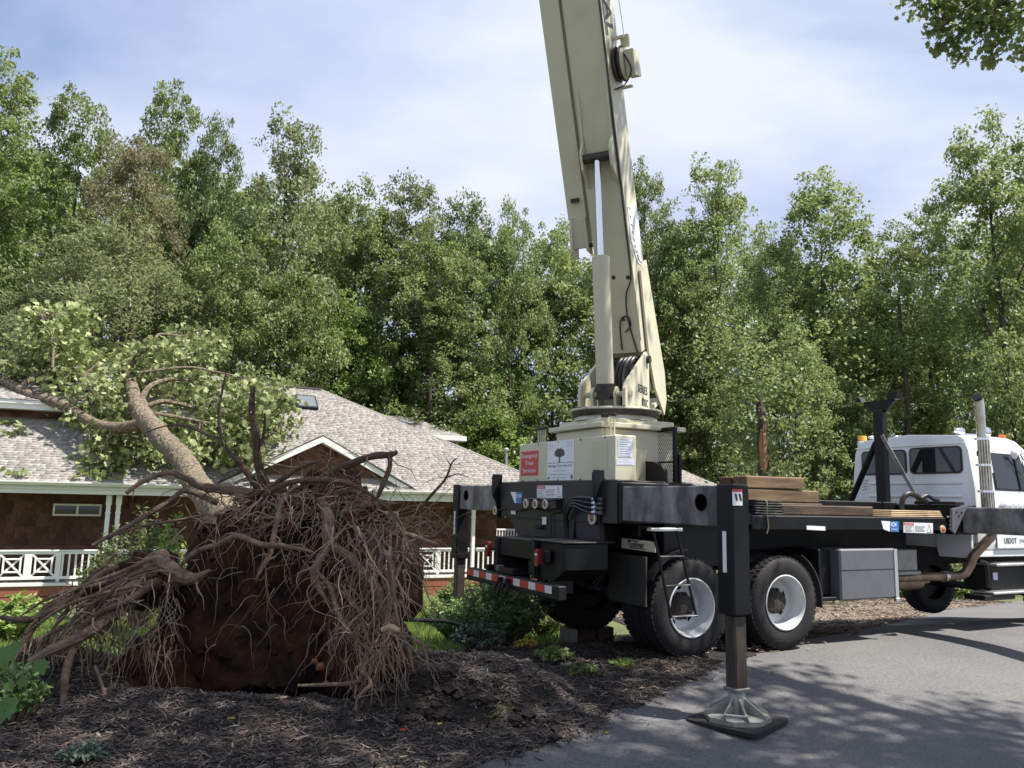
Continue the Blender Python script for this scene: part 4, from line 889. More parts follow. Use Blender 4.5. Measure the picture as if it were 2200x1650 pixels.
soil = soil_blob('root_plate', RC_ + Vector((0, .35, .0)), (1.10, .46, 1.02), 3.1, 190, 130, .34, fr=1.5, taper=.22)
soil_blob('soil_clump', at(325, 1245, 7.1) - FB, (.30, .25, .24), 8, 40, 26, .3); soil_blob('soil_clump', at(150, 1520, 6.5) - FB, (.62, .35, .20), 33, 50, 30, .35); soil_blob('soil_clump', at(330, 1470, 7.0) - FB, (.40, .35, .38), 37, 40, 30, .3); soil_blob('soil_clump', at(790, 1420, 6.9) - FB, (.34, .28, .30), 12, 36, 24, .3); soil_blob('soil_clump', at(840, 1250, 7.3) - FB, (.28, .25, .45), 15, 36, 24, .3)
for (u, v, s_) in ((688, 1432, .035), (676, 1420, .025), (700, 1468, .022), (612, 1500, .018)):
    o = soil_blob('clay_scar', at(u, v, 6.42) - FB, (s_, .03, s_ * .8), u, 16, 10, .5, 'clay_scar')
# crumbling clods stuck to the plate
b = MB(); rr_ = random.Random(4)
bmv = [v.co for v in soil.data.vertices]; front = [v for v in bmv if v.y < RC_.y + .35]
for k in range(620):
    c = Vector(rr_.choice(front)); s_ = rr_.uniform(.012, .05) * (1 if rr_.random() < .85 else 1.8); q = [Vector((rr_.gauss(0, 1), rr_.gauss(0, 1), rr_.gauss(0, 1))).normalized() * s_ * rr_.uniform(.6, 1.2) for _ in range(6)]
    vs = [Vector((s_, 0, 0)), Vector((-s_, 0, 0)), Vector((0, s_, 0)), Vector((0, -s_, 0)), Vector((0, 0, s_)), Vector((0, 0, -s_))]; vs = [c + v * rr_.uniform(.6, 1.2) + u_ * .3 for v, u_ in zip(vs, q)]
    b.add(vs, [(0, 2, 4), (2, 1, 4), (1, 3, 4), (3, 0, 4), (2, 0, 5), (1, 2, 5), (3, 1, 5), (0, 3, 5)])
b.build('soil_clods', 'clay', ft)['kind'] = 'stuff'
# individually traced roots
ROOTS = [
 ('root_bark', [(355, 1195, 7.0, .075), (330, 1205, 6.9, .085), (300, 1255, 6.75, .085), (262, 1300, 6.6, .072), (225, 1332, 6.5, .06), (175, 1370, 6.35, .046), (110, 1400, 6.2, .038), (62, 1425, 6.1, .028)]),
 ('root_bark', [(330, 1205, 6.85, .06), (362, 1218, 6.7, .07), (395, 1240, 6.6, .06), (420, 1242, 6.5, .045), (455, 1224, 6.4, .012)]),
 ('root_dark', [(320, 1215, 7.0, .05), (240, 1245, 6.9, .05), (170, 1272, 6.8, .042), (115, 1305, 6.7, .035), (55, 1330, 6.6, .028), (0, 1325, 6.6, .02)]),
 ('root_bark', [(300, 1235, 7.0, .04), (210, 1265, 6.9, .04), (140, 1290, 6.8, .036), (95, 1310, 6.7, .03), (60, 1370, 6.6, .024), (30, 1420, 6.5, .015)]),
 ('root_bark', [(470, 1080, 7.4, .03), (400, 1058, 7.3, .026), (365, 1078, 7.2, .026), (300, 1112, 7.1, .026), (250, 1146, 7.0, .024), (200, 1172, 6.9, .016)]),
 ('root_bark', [(245, 1190, 7.0, .018), (215, 1215, 6.9, .016), (165, 1270, 6.85, .014), (120, 1310, 6.8, .010)]),
 ('root_bark', [(560, 1065, 7.3, .05), (495, 1055, 7.3, .045), (430, 1044, 7.25, .036), (398, 1026, 7.2, .03), (360, 1015, 7.15, .026), (310, 1034, 7.1, .022), (275, 1060, 7.0, .016)]),
 ('root_dark', [(490, 1110, 7.1, .018), (430, 1112, 7.0, .016), (385, 1118, 6.95, .014), (310, 1127, 6.9, .011), (240, 1150, 6.85, .008)]),
 ('root_bark', [(385, 1220, 6.7, .02), (430, 1185, 6.55, .022), (468, 1170, 6.5, .023), (510, 1150, 6.45, .024), (560, 1170, 6.42, .023), (620, 1178, 6.4, .02), (672, 1188, 6.4, .008)]),
 ('root_bark', [(625, 1062, 6.9, .02), (600, 1080, 6.7, .024), (586, 1140, 6.55, .023), (578, 1190, 6.5, .021), (563, 1222, 6.45, .018), (552, 1250, 6.42, .010)]),
 ('root_bark', [(690, 1080, 7.0, .05), (700, 1100, 6.75, .052), (705, 1150, 6.6, .058), (708, 1174, 6.55, .056)]),
 ('root_bark', [(707, 1170, 6.55, .045), (692, 1190, 6.5, .044), (681, 1215, 6.46, .04), (679, 1242, 6.44, .034), (690, 1270, 6.42, .024), (712, 1300, 6.4, .016)]),
 ('root_bark', [(710, 1172, 6.55, .04), (745, 1198, 6.55, .044), (780, 1230, 6.5, .052), (808, 1258, 6.45, .055), (822, 1290, 6.4, .045), (826, 1325, 6.38, .03), (842, 1365, 6.35, .02)]),
 ('root_bark', [(692, 1234, 6.4, .024), (716, 1266, 6.35, .026), (726, 1310, 6.3, .024), (742, 1346, 6.28, .022), (770, 1378, 6.25, .019), (812, 1403, 6.2, .010)]),
 ('root_bark', [(838, 1130, 6.8, .016), (836, 1180, 6.6, .02), (836, 1240, 6.45, .023), (832, 1310, 6.35, .021), (829, 1372, 6.3, .018), (834, 1405, 6.25, .016), (852, 1458, 6.2, .010)]),
 ('root_bark', [(800, 1138, 6.8, .022), (816, 1175, 6.6, .025), (840, 1220, 6.45, .025), (846, 1290, 6.35, .022), (856, 1345, 6.3, .016)]),
 ('root_dark', [(790, 1130, 6.8, .02), (800, 1180, 6.55, .022), (792, 1225, 6.45, .018), (775, 1290, 6.4, .012)]),
 ('root_bark', [(720, 1258, 6.38, .018), (765, 1312, 6.32, .02), (778, 1352, 6.3, .018), (800, 1400, 6.28, .008)]),
 ('root_pale', [(822, 1352, 6.2, .03), (838, 1346, 6.15, .034), (856, 1352, 6.12, .022)]),
 ('root_bark', [(850, 1350, 6.25, .02), (878, 1382, 6.2, .018), (892, 1440, 6.15, .008)]),
 ('root_bark', [(856, 1345, 6.25, .016), (908, 1388, 6.2, .014), (920, 1442, 6.15, .007)]),
 ('root_bark', [(800, 1140, 6.9, .03), (845, 1145, 6.75, .026), (900, 1158, 6.6, .022), (943, 1170, 6.5, .012)]),
 ('root_bark', [(820, 1152, 6.9, .02), (880, 1146, 6.8, .018), (930, 1154, 6.7, .016), (958, 1128, 6.6, .012), (968, 1105, 6.55, .007)]),
 ('root_dark', [(862, 1150, 7.0, .014), (874, 1139, 6.9, .016), (917, 1073, 6.8, .014), (956, 1029, 6.75, .011), (968, 996, 6.7, .008), (981, 984, 6.68, .004)]),
 ('root_dark', [(956, 1028, 6.75, .007), (980, 1022, 6.72, .005), (1005, 1030, 6.7, .003)]),
 ('root_dark', [(968, 998, 6.7, .005), (960, 982, 6.7, .003)]),
 ('root_dark', [(660, 1075, 7.2, .05), (690, 1050, 7.1, .045), (729, 1006, 7.0, .038), (793, 981, 6.9, .032), (838, 976, 6.85, .026), (852, 970, 6.83, .018)]),
 ('root_dark', [(834, 978, 6.86, .018), (838, 1000, 6.85, .022), (824, 1040, 6.85, .024), (812, 1070, 6.85, .016)]),
 ('root_dark', [(575, 1075, 7.4, .06), (566, 1040, 7.3, .05), (558, 995, 7.2, .042), (553, 940, 7.1, .034), (545, 890, 7.05, .03), (544, 850, 7.0, .026), (546, 833, 7.0, .016)]),
 ('root_dark', [(558, 960, 7.1, .016), (565, 910, 7.05, .012), (567, 885, 7.0, .005)]),
 ('root_dark', [(560, 1060, 7.4, .04), (540, 1030, 7.3, .034), (508, 985, 7.2, .026), (480, 940, 7.15, .018), (469, 885, 7.1, .013), (478, 830, 7.05, .010), (486, 796, 7.0, .005)]),
 ('root_dark', [(480, 942, 7.15, .010), (430, 926, 7.2, .012), (370, 912, 7.3, .010), (312, 930, 7.4, .005)]),
 ('root_dark', [(540, 1070, 7.1, .03), (580, 1045, 7.0, .028), (642, 1004, 6.9, .02), (688, 984, 6.85, .007)]),
 ('root_dark', [(560, 1085, 7.0, .024), (574, 1060, 6.9, .024), (648, 1030, 6.8, .026), (729, 1034, 6.75, .024), (782, 1056, 6.7, .016), (840, 1100, 6.65, .010), (872, 1150, 6.6, .006)]),
 ('root_dark', [(640, 1090, 7.0, .022), (700, 1040, 6.9, .02), (710, 995, 6.85, .012), (704, 978, 6.8, .006)]),
 ('root_dark', [(660, 1100, 7.0, .03), (720, 1070, 6.9, .026), (760, 1060, 6.85, .024), (778, 1068, 6.8, .02)]),
 ('root_bark', [(160, 1395, 6.3, .03), (147, 1440, 6.2, .03), (142, 1500, 6.1, .028), (122, 1560, 6.0, .024), (100, 1596, 5.95, .014)]),
 ('root_bark', [(205, 1430, 6.3, .012), (222, 1480, 6.2, .013), (230, 1520, 6.15, .012), (244, 1566, 6.1, .006)]),
 ('root_bark', [(0, 1585, 5.8, .012), (50, 1592, 5.8, .014), (98, 1604, 5.8, .008)]),
 ('root_bark', [(50, 1600, 5.75, .010), (34, 1618, 5.7, .008), (32, 1640, 5.65, .005)]),
 ('root_bark', [(640, 1470, 6.3, .01), (760, 1470, 6.2, .018), (780, 1430, 6.2, .02), (800, 1415, 6.2, .01)]),
 ('root_bark', [(780, 1440, 6.15, .02), (800, 1470, 6.1, .018), (770, 1500, 6.05, .012), (765, 1530, 6.0, .006)]),
]
for k in range(14):
    u0, v0 = random.uniform(250, 350), random.uniform(1200, 1275); u1, v1 = random.uniform(5, 190), random.uniform(1300, 1470); Y0 = random.uniform(6.6, 7.0); r0_ = random.uniform(.012, .034)
    ROOTS.append((random.choice(('root_bark', 'root_dark')), [(u0, v0, Y0, r0_), (u0 * .7 + u1 * .3, v0 * .75 + v1 * .25 + random.uniform(-25, 15), Y0 - .1, r0_ * .9), (u0 * .35 + u1 * .65, v0 * .45 + v1 * .55 + random.uniform(-20, 20), Y0 - .2, r0_ * .7), (u1, v1, Y0 - .3, r0_ * .3)]))
ends = []
for k, (mt_, P) in enumerate(ROOTS):
    if 670 < P[0][0] < 870 and P[-1][1] > 1200: P = [(u, v, Y, r * .78) for u, v, Y, r in P]
    a, b_ = spline(P, 4); a, b_ = gnarl(a, b_, .03, 2.6, k * 1.7); MB().tube(a, b_, 8).build('root', mt_, ft, smooth=True)
    for q in range(len(a) // 2): ends.append((a[q * 2], b_[q * 2]))
# fine roots: hanging from the plate, the top tangle, and side branches of the big roots
def fine(name, mt_, starts):
    b = MB()
    for p, d, n_, st, r, grav in starts:
        pts = [Vector(p)]; d = Vector(d)
        for i in range(n_):
            d = (d + Vector((random.gauss(0, .32), random.gauss(0, .22), random.gauss(0, .28) - grav))).normalized(); pts.append(pts[-1] + d * st)
        b.tube(pts, [max(.0012, r * (1 - i / (n_ + .5))) for i in range(n_ + 1)], 4, caps=False)
    b.build(name, mt_, ft)['kind'] = 'stuff'
S1, S2, S3, S4 = [], [], [], []
for _ in range(140):   # on the face of the plate, thickest at the top
    u = random.triangular(330, 880, 620); v = 1065 + 300 * random.random() ** 2.4 + max(0, 540 - u) * .45; S1.append((at(u, v, 6.75 + random.uniform(-.1, .25)) - FB, (random.gauss(0, .5), -.5, random.gauss(0, .4)), random.randint(5, 11), random.uniform(.03, .07), random.uniform(.003, .008), .28))
for _ in range(330):   # top tangle reaching up and out
    u = random.triangular(440, 880, 640); S2.append((at(u, random.uniform(1050, 1125) + max(0, 540 - u) * .5, random.uniform(6.8, 7.6)) - FB, (random.gauss(0, .9), random.gauss(-.2, .6), random.gauss(.25, .5)), random.randint(5, 11), random.uniform(.035, .075), random.uniform(.003, .010), .07))
for _ in range(640):   # curtain at the left and right clusters
    if random.random() < .55: u, v, Y = random.uniform(20, 380), random.uniform(1230, 1400), random.uniform(6.4, 7.0); v = max(v, 1400 - (u - 20) * .5)
    else: u, v, Y = random.triangular(680, 900, 810), random.uniform(1120, 1420), random.uniform(6.3, 6.8)
    S3.append((at(u, v, Y) - FB, (random.gauss(0, .5), random.gauss(-.2, .4), -.5), random.randint(6, 14), random.uniform(.03, .07), random.uniform(.003, .008), .25))
for _ in range(400):
    p, r = random.choice(ends); S4.append((p, (random.gauss(0, .8), random.gauss(0, .6), random.gauss(0, .6)), random.randint(3, 8), random.uniform(.03, .07), min(.010, max(.0025, r * .3)), .14))
for _ in range(90):    # right-hand spray over the bush
    S2.append((at(random.uniform(800, 900), random.uniform(1110, 1200), 6.8) - FB, (random.uniform(.4, 1), -.1, random.gauss(.1, .35)), random.randint(6, 11), .06, random.uniform(.003, .008), .05))
fine('hanging_rootlets', 'root_hair', S1 + S3); fine('tangled_rootlets', 'root_hair', S2); fine('side_rootlets', 'root_hair', S4)

# ================================================================ plants
def shrub(name, c, R, H, n_st, per, size, aspect, mt, label, cat='shrub', group=None, up=.4, seed=1, spread=1.0, flowers=None):
    rng = np.random.default_rng(seed); c = Vector(c); t = empty(name, c); tag(t, label, cat, group); b = MB(); P, Dd = [], []
    for k in range(n_st):
        a = rng.uniform(0, 2 * pi); r = R * math.sqrt(rng.uniform(0, 1)); h_ = H * (1 - .45 * (r / R) ** 2) * rng.uniform(.65, 1.08); tip = Vector((r * math.cos(a), r * math.sin(a), h_)); base = tip * .25 * spread; base.z = 0
        mid = base.lerp(tip, .55) + Vector((rng.normal(0, .03), rng.normal(0, .03), .05)); b.tube([base, mid, tip], [.008, .006, .002], 4, caps=False)
        for q in range(per):
            s = rng.uniform(.3, 1.0); p = base.lerp(mid, s / .55) if s < .55 else mid.lerp(tip, (s - .55) / .45); d = Vector((rng.normal(), rng.normal(), rng.normal(.35, .5))).normalized(); P.append(tuple(p + d * size * .55)); Dd.append(tuple(d))
    o = b.build('stems', 'root_bark', t); V, Q = leaf_quads(np.array(P), size, aspect, up, 0, np.array(Dd)); link(bpy.data.objects.new('foliage', np_mesh('foliage', V, Q, [mt])), t)
    if flowers:
        n_, fm, fs = flowers; C = np.array([(rng.uniform(-R, R) * .8, rng.uniform(-R, R) * .8, H * rng.uniform(.7, 1.0)) for _ in range(n_)]); C = np.repeat(C, 7, 0) + rng.normal(0, fs * .5, (n_ * 7, 3)); V, Q = leaf_quads(C, fs, .7, .3); link(bpy.data.objects.new('flowers', np_mesh('flowers', V, Q, [fm])), t)
    return t
def gp(u, v, it=6):
    Y = 9.0
    for _ in range(25):
        p = at(u, v, Y); zt = gz(p.x, p.y); r = ray(u, v); Y = max(3, min(40, (zt - CAM_H) / r.z * r.y)) if r.z < -.005 else 20
    return Vector((at(u, v, Y).x, Y, gz(at(u, v, Y).x, Y)))
shrub('shrub', gp(1085, 1390), .62, 1.0, 200, 34, .075, .26, 'leaf_shrub', 'largest leafy green bush between the root plate and the truck bumper', group='bushes beside the bumper', seed=2, flowers=(10, 'leaf_blue', .02))
shrub('shrub', gp(985, 1382), .45, .62, 120, 30, .07, .26, 'leaf_shrub', 'bush with darker leaves directly right of the hanging roots', group='bushes beside the bumper', seed=3)
shrub('shrub', gp(1025, 1405), .34, .34, 70, 26, .065, .24, 'leaf_blue', 'low blue-green bush in front of the largest bush', group='bushes beside the bumper', seed=4)
shrub('shrub', gp(1165, 1372), .32, .50, 70, 26, .07, .26, 'leaf_mid', 'paler bush under the near end of the bumper', group='bushes beside the bumper', seed=5)
shrub('shrub', gp(925, 1345) , .35, .62, 55, 26, .06, .3, 'leaf_bright', 'yellow-green bush just behind the root plate edge', group='bushes beside the bumper', seed=6)
shrub('shrub', gp(1010, 1345), .5, .62, 80, 26, .07, .28, 'leaf_shrub', 'bush at the back beside the far outrigger leg', group='bushes beside the bumper', seed=16, flowers=(3, 'petal_pink', .03))
# red canna by the bumper
cp = gp(1068, 1350); cn = empty('canna', cp); tag(cn, 'red flowering canna just below the left end of the bumper', 'flower'); b = MB(); rng = np.random.default_rng(8); P, Dd = [], []
for k in range(5):
    a = rng.uniform(0, 6.28); x, y = .10 * math.cos(a), .10 * math.sin(a); hh = rng.uniform(.62, .80); b.tube([(x, y, 0), (x * 1.3, y * 1.3, hh)], [.012, .007], 5); P += [(x * 1.2 + rng.normal(0, .09), y + rng.normal(0, .09), hh * rng.uniform(.3, .8)) for _ in range(6)]
b.build('stems', 'leaf_shrub', cn); V, Q = leaf_quads(np.array(P), .26, .42, .1); link(bpy.data.objects.new('foliage', np_mesh('foliage', V, Q, ['leaf_bright'])), cn)
C = np.repeat(np.array([(-.14, .0, .80), (.06, .02, .78), (.10, -.03, .70), (-.02, .05, .84)]), 14, 0) + rng.normal(0, .028, (56, 3)); V, Q = leaf_quads(C, .075, .6, .2); link(bpy.data.objects.new('flowers', np_mesh('flowers', V, Q, ['petal_red'])), cn)
# feathery evergreen shrubs by the porch post and plants near the porch
for (u, v, Y, R, H, n_, mt_, lab, sd) in ((225, 1290, 16.5, .55, 2.0, 75, 'leaf_dark', 'dark evergreen shrub in front of the paired porch posts', 1), (305, 1290, 16.0, .6, 2.5, 80, 'leaf_dark', 'taller evergreen shrub between the porch posts and the root plate', 2), (375, 1180, 15.0, .4, 2.2, 30, 'leaf_bright', 'bright green sapling peeping out beside the fallen trunk', 3), (30, 1350, 13.0, .55, .75, 60, 'leaf_bright', 'round yellow-green bush at the far left below the porch', 4), (985, 1262, 20, .5, .9, 50, 'leaf_mid', 'dark bush at the foot of the porch beyond the bumper', 5), (880, 1265, 19, .5, 1.0, 50, 'leaf_bright', 'bright bush at the porch foot right of the roots', 6), (1050, 1255, 20, .5, .8, 40, 'leaf_mid', 'small bush by the right porch corner post', 7)):
    p = at(u, v, Y); shrub('shrub', (p.x, p.y, gz(p.x, p.y)), R, H, n_, 40, .13, .3 if 'evergreen' in lab else .45, mt_, lab, group='shrubs along the porch', seed=sd + 40)
shrub('groundcover', gp(1190, 1425), .22, .14, 40, 12, .06, .5, 'leaf_mid', 'low weed with pale leaves on the mulch near the cribbing blocks', 'weed', seed=60); shrub('groundcover', gp(1133, 1400), .16, .12, 30, 12, .05, .5, 'leaf_yellow', 'small yellow-leaved plant at the foot of the bush', 'weed', seed=61); shrub('groundcover', gp(1250, 1452), .18, .05, 30, 10, .07, .4, 'leaf_dark', 'flat green sprig lying on the mulch in front of the tyre', 'weed', seed=62)
shrub('groundcover', gp(1340, 1440), .10, .05, 14, 10, .07, .5, 'leaf_bright', 'two fallen green leaves beside the tyre', 'weed', seed=63); shrub('groundcover', gp(175, 1640), .16, .08, 26, 10, .06, .4, 'leaf_blue', 'grey-green sprig on the mulch at the lower left', 'weed', seed=64); shrub('groundcover', gp(1065, 1545), .10, .06, 16, 8, .05, .2, 'leaf_dark', 'dark tuft growing in the crack of the lifted mulch', 'weed', seed=65)
shrub('groundcover', gp(20, 1560), .22, .42, 60, 24, .06, .35, 'leaf_shrub', 'leafy weed under the maple sapling at the left edge', 'weed', seed=66)
# maple sapling near the camera at the left edge
sp0 = at(-45, 1500, 3.2); sg = Vector((sp0.x, sp0.y, gz(sp0.x, sp0.y))); ms_ = empty('sapling', sg); tag(ms_, 'maple sapling with big pale leaves at the lower left edge', 'sapling')
MAPLE = [(0, -.5), (.22, -.42), (.30, -.5), (.38, -.20), (.58, -.12), (.42, .06), (.50, .30), (.22, .22), (.16, .42), (0, .62), (-.16, .42), (-.22, .22), (-.50, .30), (-.42, .06), (-.58, -.12), (-.38, -.20), (-.30, -.5), (-.22, -.42)]
b = MB(); top = at(-40, 1380, 3.2) - sg; b.tube([(0, 0, 0), (.02, 0, top.z * .6), top], [.012, .009, .004], 6)
for (u, v, Y, s_, ry, rx) in ((8, 1412, 3.15, .085, .3, .2), (32, 1398, 3.25, .07, -.5, -.5), (88, 1432, 3.2, .06, .6, .3), (14, 1525, 3.0, .095, -.2, -.2), (20, 1475, 3.1, .04, .4, .6), (-25, 1450, 3.1, .085, -.4, .3), (48, 1468, 3.3, .045, .5, -.4)):
    p = at(u, v, Y) - sg; Rm = Matrix.Rotation(ry, 3, 'Z') @ Matrix.Rotation(rad(68) + rx * .4, 3, 'X') @ Matrix.Rotation(pi + rx, 3, 'Z'); L_ = MB(); L_.add([p] + [p + Rm @ Vector((x * s_, y * s_, s_ * (.22 * abs(x) - .25 * y * y))) for x, y in MAPLE], [(0, i + 1, (i + 1) % len(MAPLE) + 1) for i in range(len(MAPLE))]); L_.build('leaf', 'leaf_maple', ms_)
    b.tube([top * .8, (top * .8).lerp(p, .6) + Vector((0, 0, .02)), p], [.0025, .002, .0015], 4, caps=False)
b.build('stem', 'root_bark', ms_)
# sticks, stub, hose and fallen leaves on the ground
def stick(name, P, mt_, label, cat): A = [tuple(at(u, v, Y)) + (r,) for u, v, Y, r in P]; C_ = catmull(A, 4); tag(MB().tube([c[:3] for c in C_], [c[3] for c in C_], 8).build(name, mt_, None, smooth=True), label, cat)
stick('stick', [(434, 1542, 6.15, .02), (462, 1528, 6.15, .022), (485, 1524, 6.15, .02), (511, 1516, 6.15, .016)], 'root_bark', 'pale broken stick lying on the mulch rim of the pit', 'stick')
stick('root_stub', [(684, 1524, 6.2, .032), (697, 1540, 6.15, .036), (718, 1547, 6.12, .034), (742, 1550, 6.1, .036)], 'root_bark', 'curved root stub poking out of the mulch below the roots', 'root')
stick('drain_hose', [(860, 1331, 8.6, .022), (920, 1333, 8.7, .022), (965, 1336, 8.8, .022), (1000, 1350, 8.9, .022)], 'hose', 'black drain hose running from the root plate into the bush', 'hose')
stick('stick', [(1170, 1416, 8.6, .008), (1230, 1421, 8.5, .008), (1262, 1430, 8.4, .005)], 'root_bark', 'thin twig on the mulch below the cribbing blocks', 'stick')
LV = [(495, 1580, 'leaf_yellow', 'pale leaf on the mulch in front of the pit'), (1303, 1580, 'leaf_yellow', 'small yellow leaf on the asphalt near the mulch edge'), (975, 1392, 'leaf_blue', 'silvery fallen leaf at the foot of the low bush'), (992, 1405, 'leaf_blue', 'second silvery fallen leaf below the low bush'), (865, 1585, 'petal_red', 'reddish dry leaf on the foreground mulch'), (760, 1580, 'leaf_blue', 'pale green leaf near the reddish one'), (1156, 1619, 'leaf_yellow', 'tiny orange leaf on the driveway'), (945, 1578, 'leaf_yellow', 'pale leaf below the cracked mulch'), (1660, 1448, 'leaf_dark', 'dark green leaf on the driveway right of the outrigger leg')]
for u, v, mt_, lab in LV:
    p = gp(u, v); p.z += .05 + (mulch_h(p.x, p.y) if drive_side(p.x, p.y) > 0 else -.03); s_ = .05; a = u
    o = MB(); o.add([(0, 0, 0)] + [(x * s_ * math.cos(a) - y * s_ * math.sin(a), x * s_ * math.sin(a) + y * s_ * math.cos(a), s_ * .35 * (abs(x) - .4 * y)) for x, y in LOBED], [(0, i + 1, (i + 1) % 12 + 1) for i in range(12)]); ob = o.build('fallen_leaf', mt_); ob.location = p; tag(ob, lab, 'leaf', 'fallen leaves on the ground')
# torn leafy sprigs on the roof
for (u, v, lab) in ((40, 1022, 'torn leafy sprig on the roof just above the left gutter'), (30, 935, 'small leaf bunch on the roof below the limb shadow'), (12, 912, 'pale leaf bunch on the roof at the far left'), (625, 868, 'leaf sprig lying beside the skylight')):
    d = ray(u, v); t_ = (EZ - CAM_H - PT * HD) / (d.z - PT * d.xy.dot(hn)); p = Vector((d.x * t_, d.y * t_, CAM_H + d.z * t_ + .08)); rng = np.random.default_rng(int(u)); V, Q = lobed_leaves(rng.normal(0, .16, (26, 3)) * np.array([1.3, .8, .45]), .2, LOBED, .6)
    o = link(bpy.data.objects.new('leaf_sprig', np_mesh('leaf_sprig', V, Q, ['leaf_fallen']))); o.location = p; tag(o, lab, 'leaf sprig', 'leaf sprigs on the roof')
# ================================================================ crane truck (local: x forward, y to the far side, z up)
truck = empty('crane_truck', (TR_X, TR_Y, 0), TR_A)
tag(truck, 'white cab truck with black deck carrying a cream telescopic crane', 'crane truck')
K = truck
RX = -.95
# chassis rails and undercarriage
for y in (.82, 1.60): boxo('frame_rail', (-1.5, y, .86), (8.0, y + .09, 1.10), 'black_dusty', K)
for x in (-1.2, .4, 2.2, 3.6): boxo('cross_member', (x, .915, .90), (x + .1, 1.595, 1.06), 'black_dusty', K)
boxo('subframe', (-.3, .70, 1.105), (4.5, 1.80, 1.385), 'black_paint', K)
boxo('underbody_box', (-.28, .12, .98), (.95, .66, 1.44), 'black_paint', K); boxo('underbody_box', (-.28, 1.84, .98), (.95, 2.40, 1.44), 'black_paint', K)
# wheels
def wheel(x, y0, z, outer, flip=1, w=.27, R=.52, name='wheel', steer=0.0):
    """y0: outer face; flip=1 faces the near side"""
    wo = empty(name, (x, y0, z), steer); wo.parent = K
    f = flip; t = MB()
    prof = [(.29, .02), (.36, .004), (.44, .0), (.495, .028), (.512, .05), (.512, w - .05), (.495, w - .028), (.44, w), (.36, w - .004), (.29, w - .02), (.29, .02)]
    t.lathe([(r, f * h) for r, h in prof], 56)
    nl = 46
    for k in range(nl):
        for row, (a0, a1) in enumerate(((.032, .085), (.098, .165), (.178, w - .032))):
            a = 2 * pi * (k + .5 * (row % 2)) / nl; da = 2 * pi / nl * .36; vs = []
            for rr in (.505, .522 if row == 1 else .520):
                for (aa, hh) in ((a - da, a0), (a + da, a0), (a + da, a1), (a - da, a1)): vs.append((math.cos(aa) * rr, f * hh, math.sin(aa) * rr))
            t.add(vs, [(4, 5, 6, 7), (0, 1, 5, 4), (1, 2, 6, 5), (2, 3, 7, 6), (3, 0, 4, 7)])
    ty = t.build('tyre', 'rubber', wo, smooth=True)
    r = MB()
    if outer: prof = [(.300, .02), (.312, .006), (.300, .0), (.288, .012), (.283, .05), (.262, .085), (.257, .17), (.24, .195), (.19, .205), (.06, .205)]
    else: prof = [(.300, .02), (.305, .01), (.29, .012), (.27, .05), (.26, .12), (.05, .12)]
    r.lathe([(q, f * h) for q, h in prof], 48); rm = r.build('rim', 'rim_white' if outer and f > 0 else 'rim_dark', wo, smooth=True)
    if outer:
        for k in range(5):
            a = k * 2 * pi / 5 + .4; MB().lathe([(.036, f * .2025), (.001, f * .2025)], 14, (math.cos(a) * .205, 0, math.sin(a) * .205)).build('hand_hole', 'hole_black', rm)
        h = MB().lathe([(.145, f * .204), (.142, f * .18), (.125, f * .165), (.112, f * .11), (.09, f * .095), (.05, f * .09), (.0005, f * .09)], 20)
        for k in range(10):
            a = k * 2 * pi / 10; h.tube([(math.cos(a) * .135, f * .204, math.sin(a) * .135), (math.cos(a) * .135, f * .155, math.sin(a) * .135)], .016, 6)
        h.build('hub', 'hub_dirt', wo)
    return wo
AX = .565
for x in (0, 1.375):
    wheel(x, 0.0, AX, True); wheel(x, .33, AX, False)
    wheel(x, 2.48, AX, True, -1); wheel(x, 2.15, AX, False, -1)
    tubeo('axle', [(x, .2, AX), (x, 2.3, AX)], .09, 'black_dusty', K); MB().lathe([(.02, -.22), (.15, -.16), (.2, 0), (.15, .16), (.02, .22)], 16, (x, 1.24, AX)).build('axle_housing', 'black_dusty', K, smooth=True)
wheel(7.2, .12, .42, False, 1, steer=rad(-8)); wheel(7.15, 2.36, .42, False, -1, steer=rad(-8)); tubeo('axle', [(7.2, .3, .42), (7.2, 2.2, .42)], .06, 'black_dusty', K)
# rear outrigger housing with rear panel
boxo('outrigger_housing', (RX, -.03, 1.44), (-.32, 2.66, 1.865), 'black_paint', K, .012)
rp = MB().prism([(RX - .012, .02, 1.44), (RX - .012, 2.64, 1.44), (RX - .012, 2.70, 1.88), (RX - .012, .02, 1.88)], (.010, 0, 0)).build('rear_panel', 'grey_panel', K)
MB().prism([(RX - .01, 2.42, 1.435), (RX - .01, 2.18, 1.22), (RX - .01, 2.1, 1.0), (RX - .01, .34, 1.0), (RX - .01, .34, 1.435)], (.06, 0, 0)).build('lower_panel', 'grey_panel', K)
boxo('panel_seam', (RX - .022, .36, 1.425), (RX - .012, 2.44, 1.437), 'black_dusty', K, 0)
for y in (.30, 2.70): MB().prism([(RX - .12, y, 1.96), (RX - .10, y, 1.99), (RX + .02, y, 1.99), (RX + .02, y, 1.42), (RX - .03, y, 1.42), (RX - .06, y, 1.62), (RX - .12, y, 1.72)], (0, .03, 0)).build('side_flange', 'black_paint', K)
boxo('top_plate', (RX, .05, 1.868), (-.3, 2.66, 1.885), 'black_paint', K)
MB().tube([(RX - .05, 2.0, 1.23), (RX - .06, 1.3, 1.06)], .02, 6).build('weld_rib', 'black_dusty', K)
tubeo('cable', catmull([(RX - .03, 2.66, 1.52), (RX - .04, 2.45, 1.545), (RX - .04, 2.1, 1.525), (RX - .04, 1.85, 1.56), (RX - .04, 1.3, 1.52), (RX - .04, 1.05, 1.55)], 5), .012, 'hose', K, 6)
tubeo('cable', catmull([(RX - .04, 1.32, 1.53), (RX - .045, 1.30, 1.3), (RX - .045, 1.33, 1.0)], 5), .012, 'hose', K, 6)
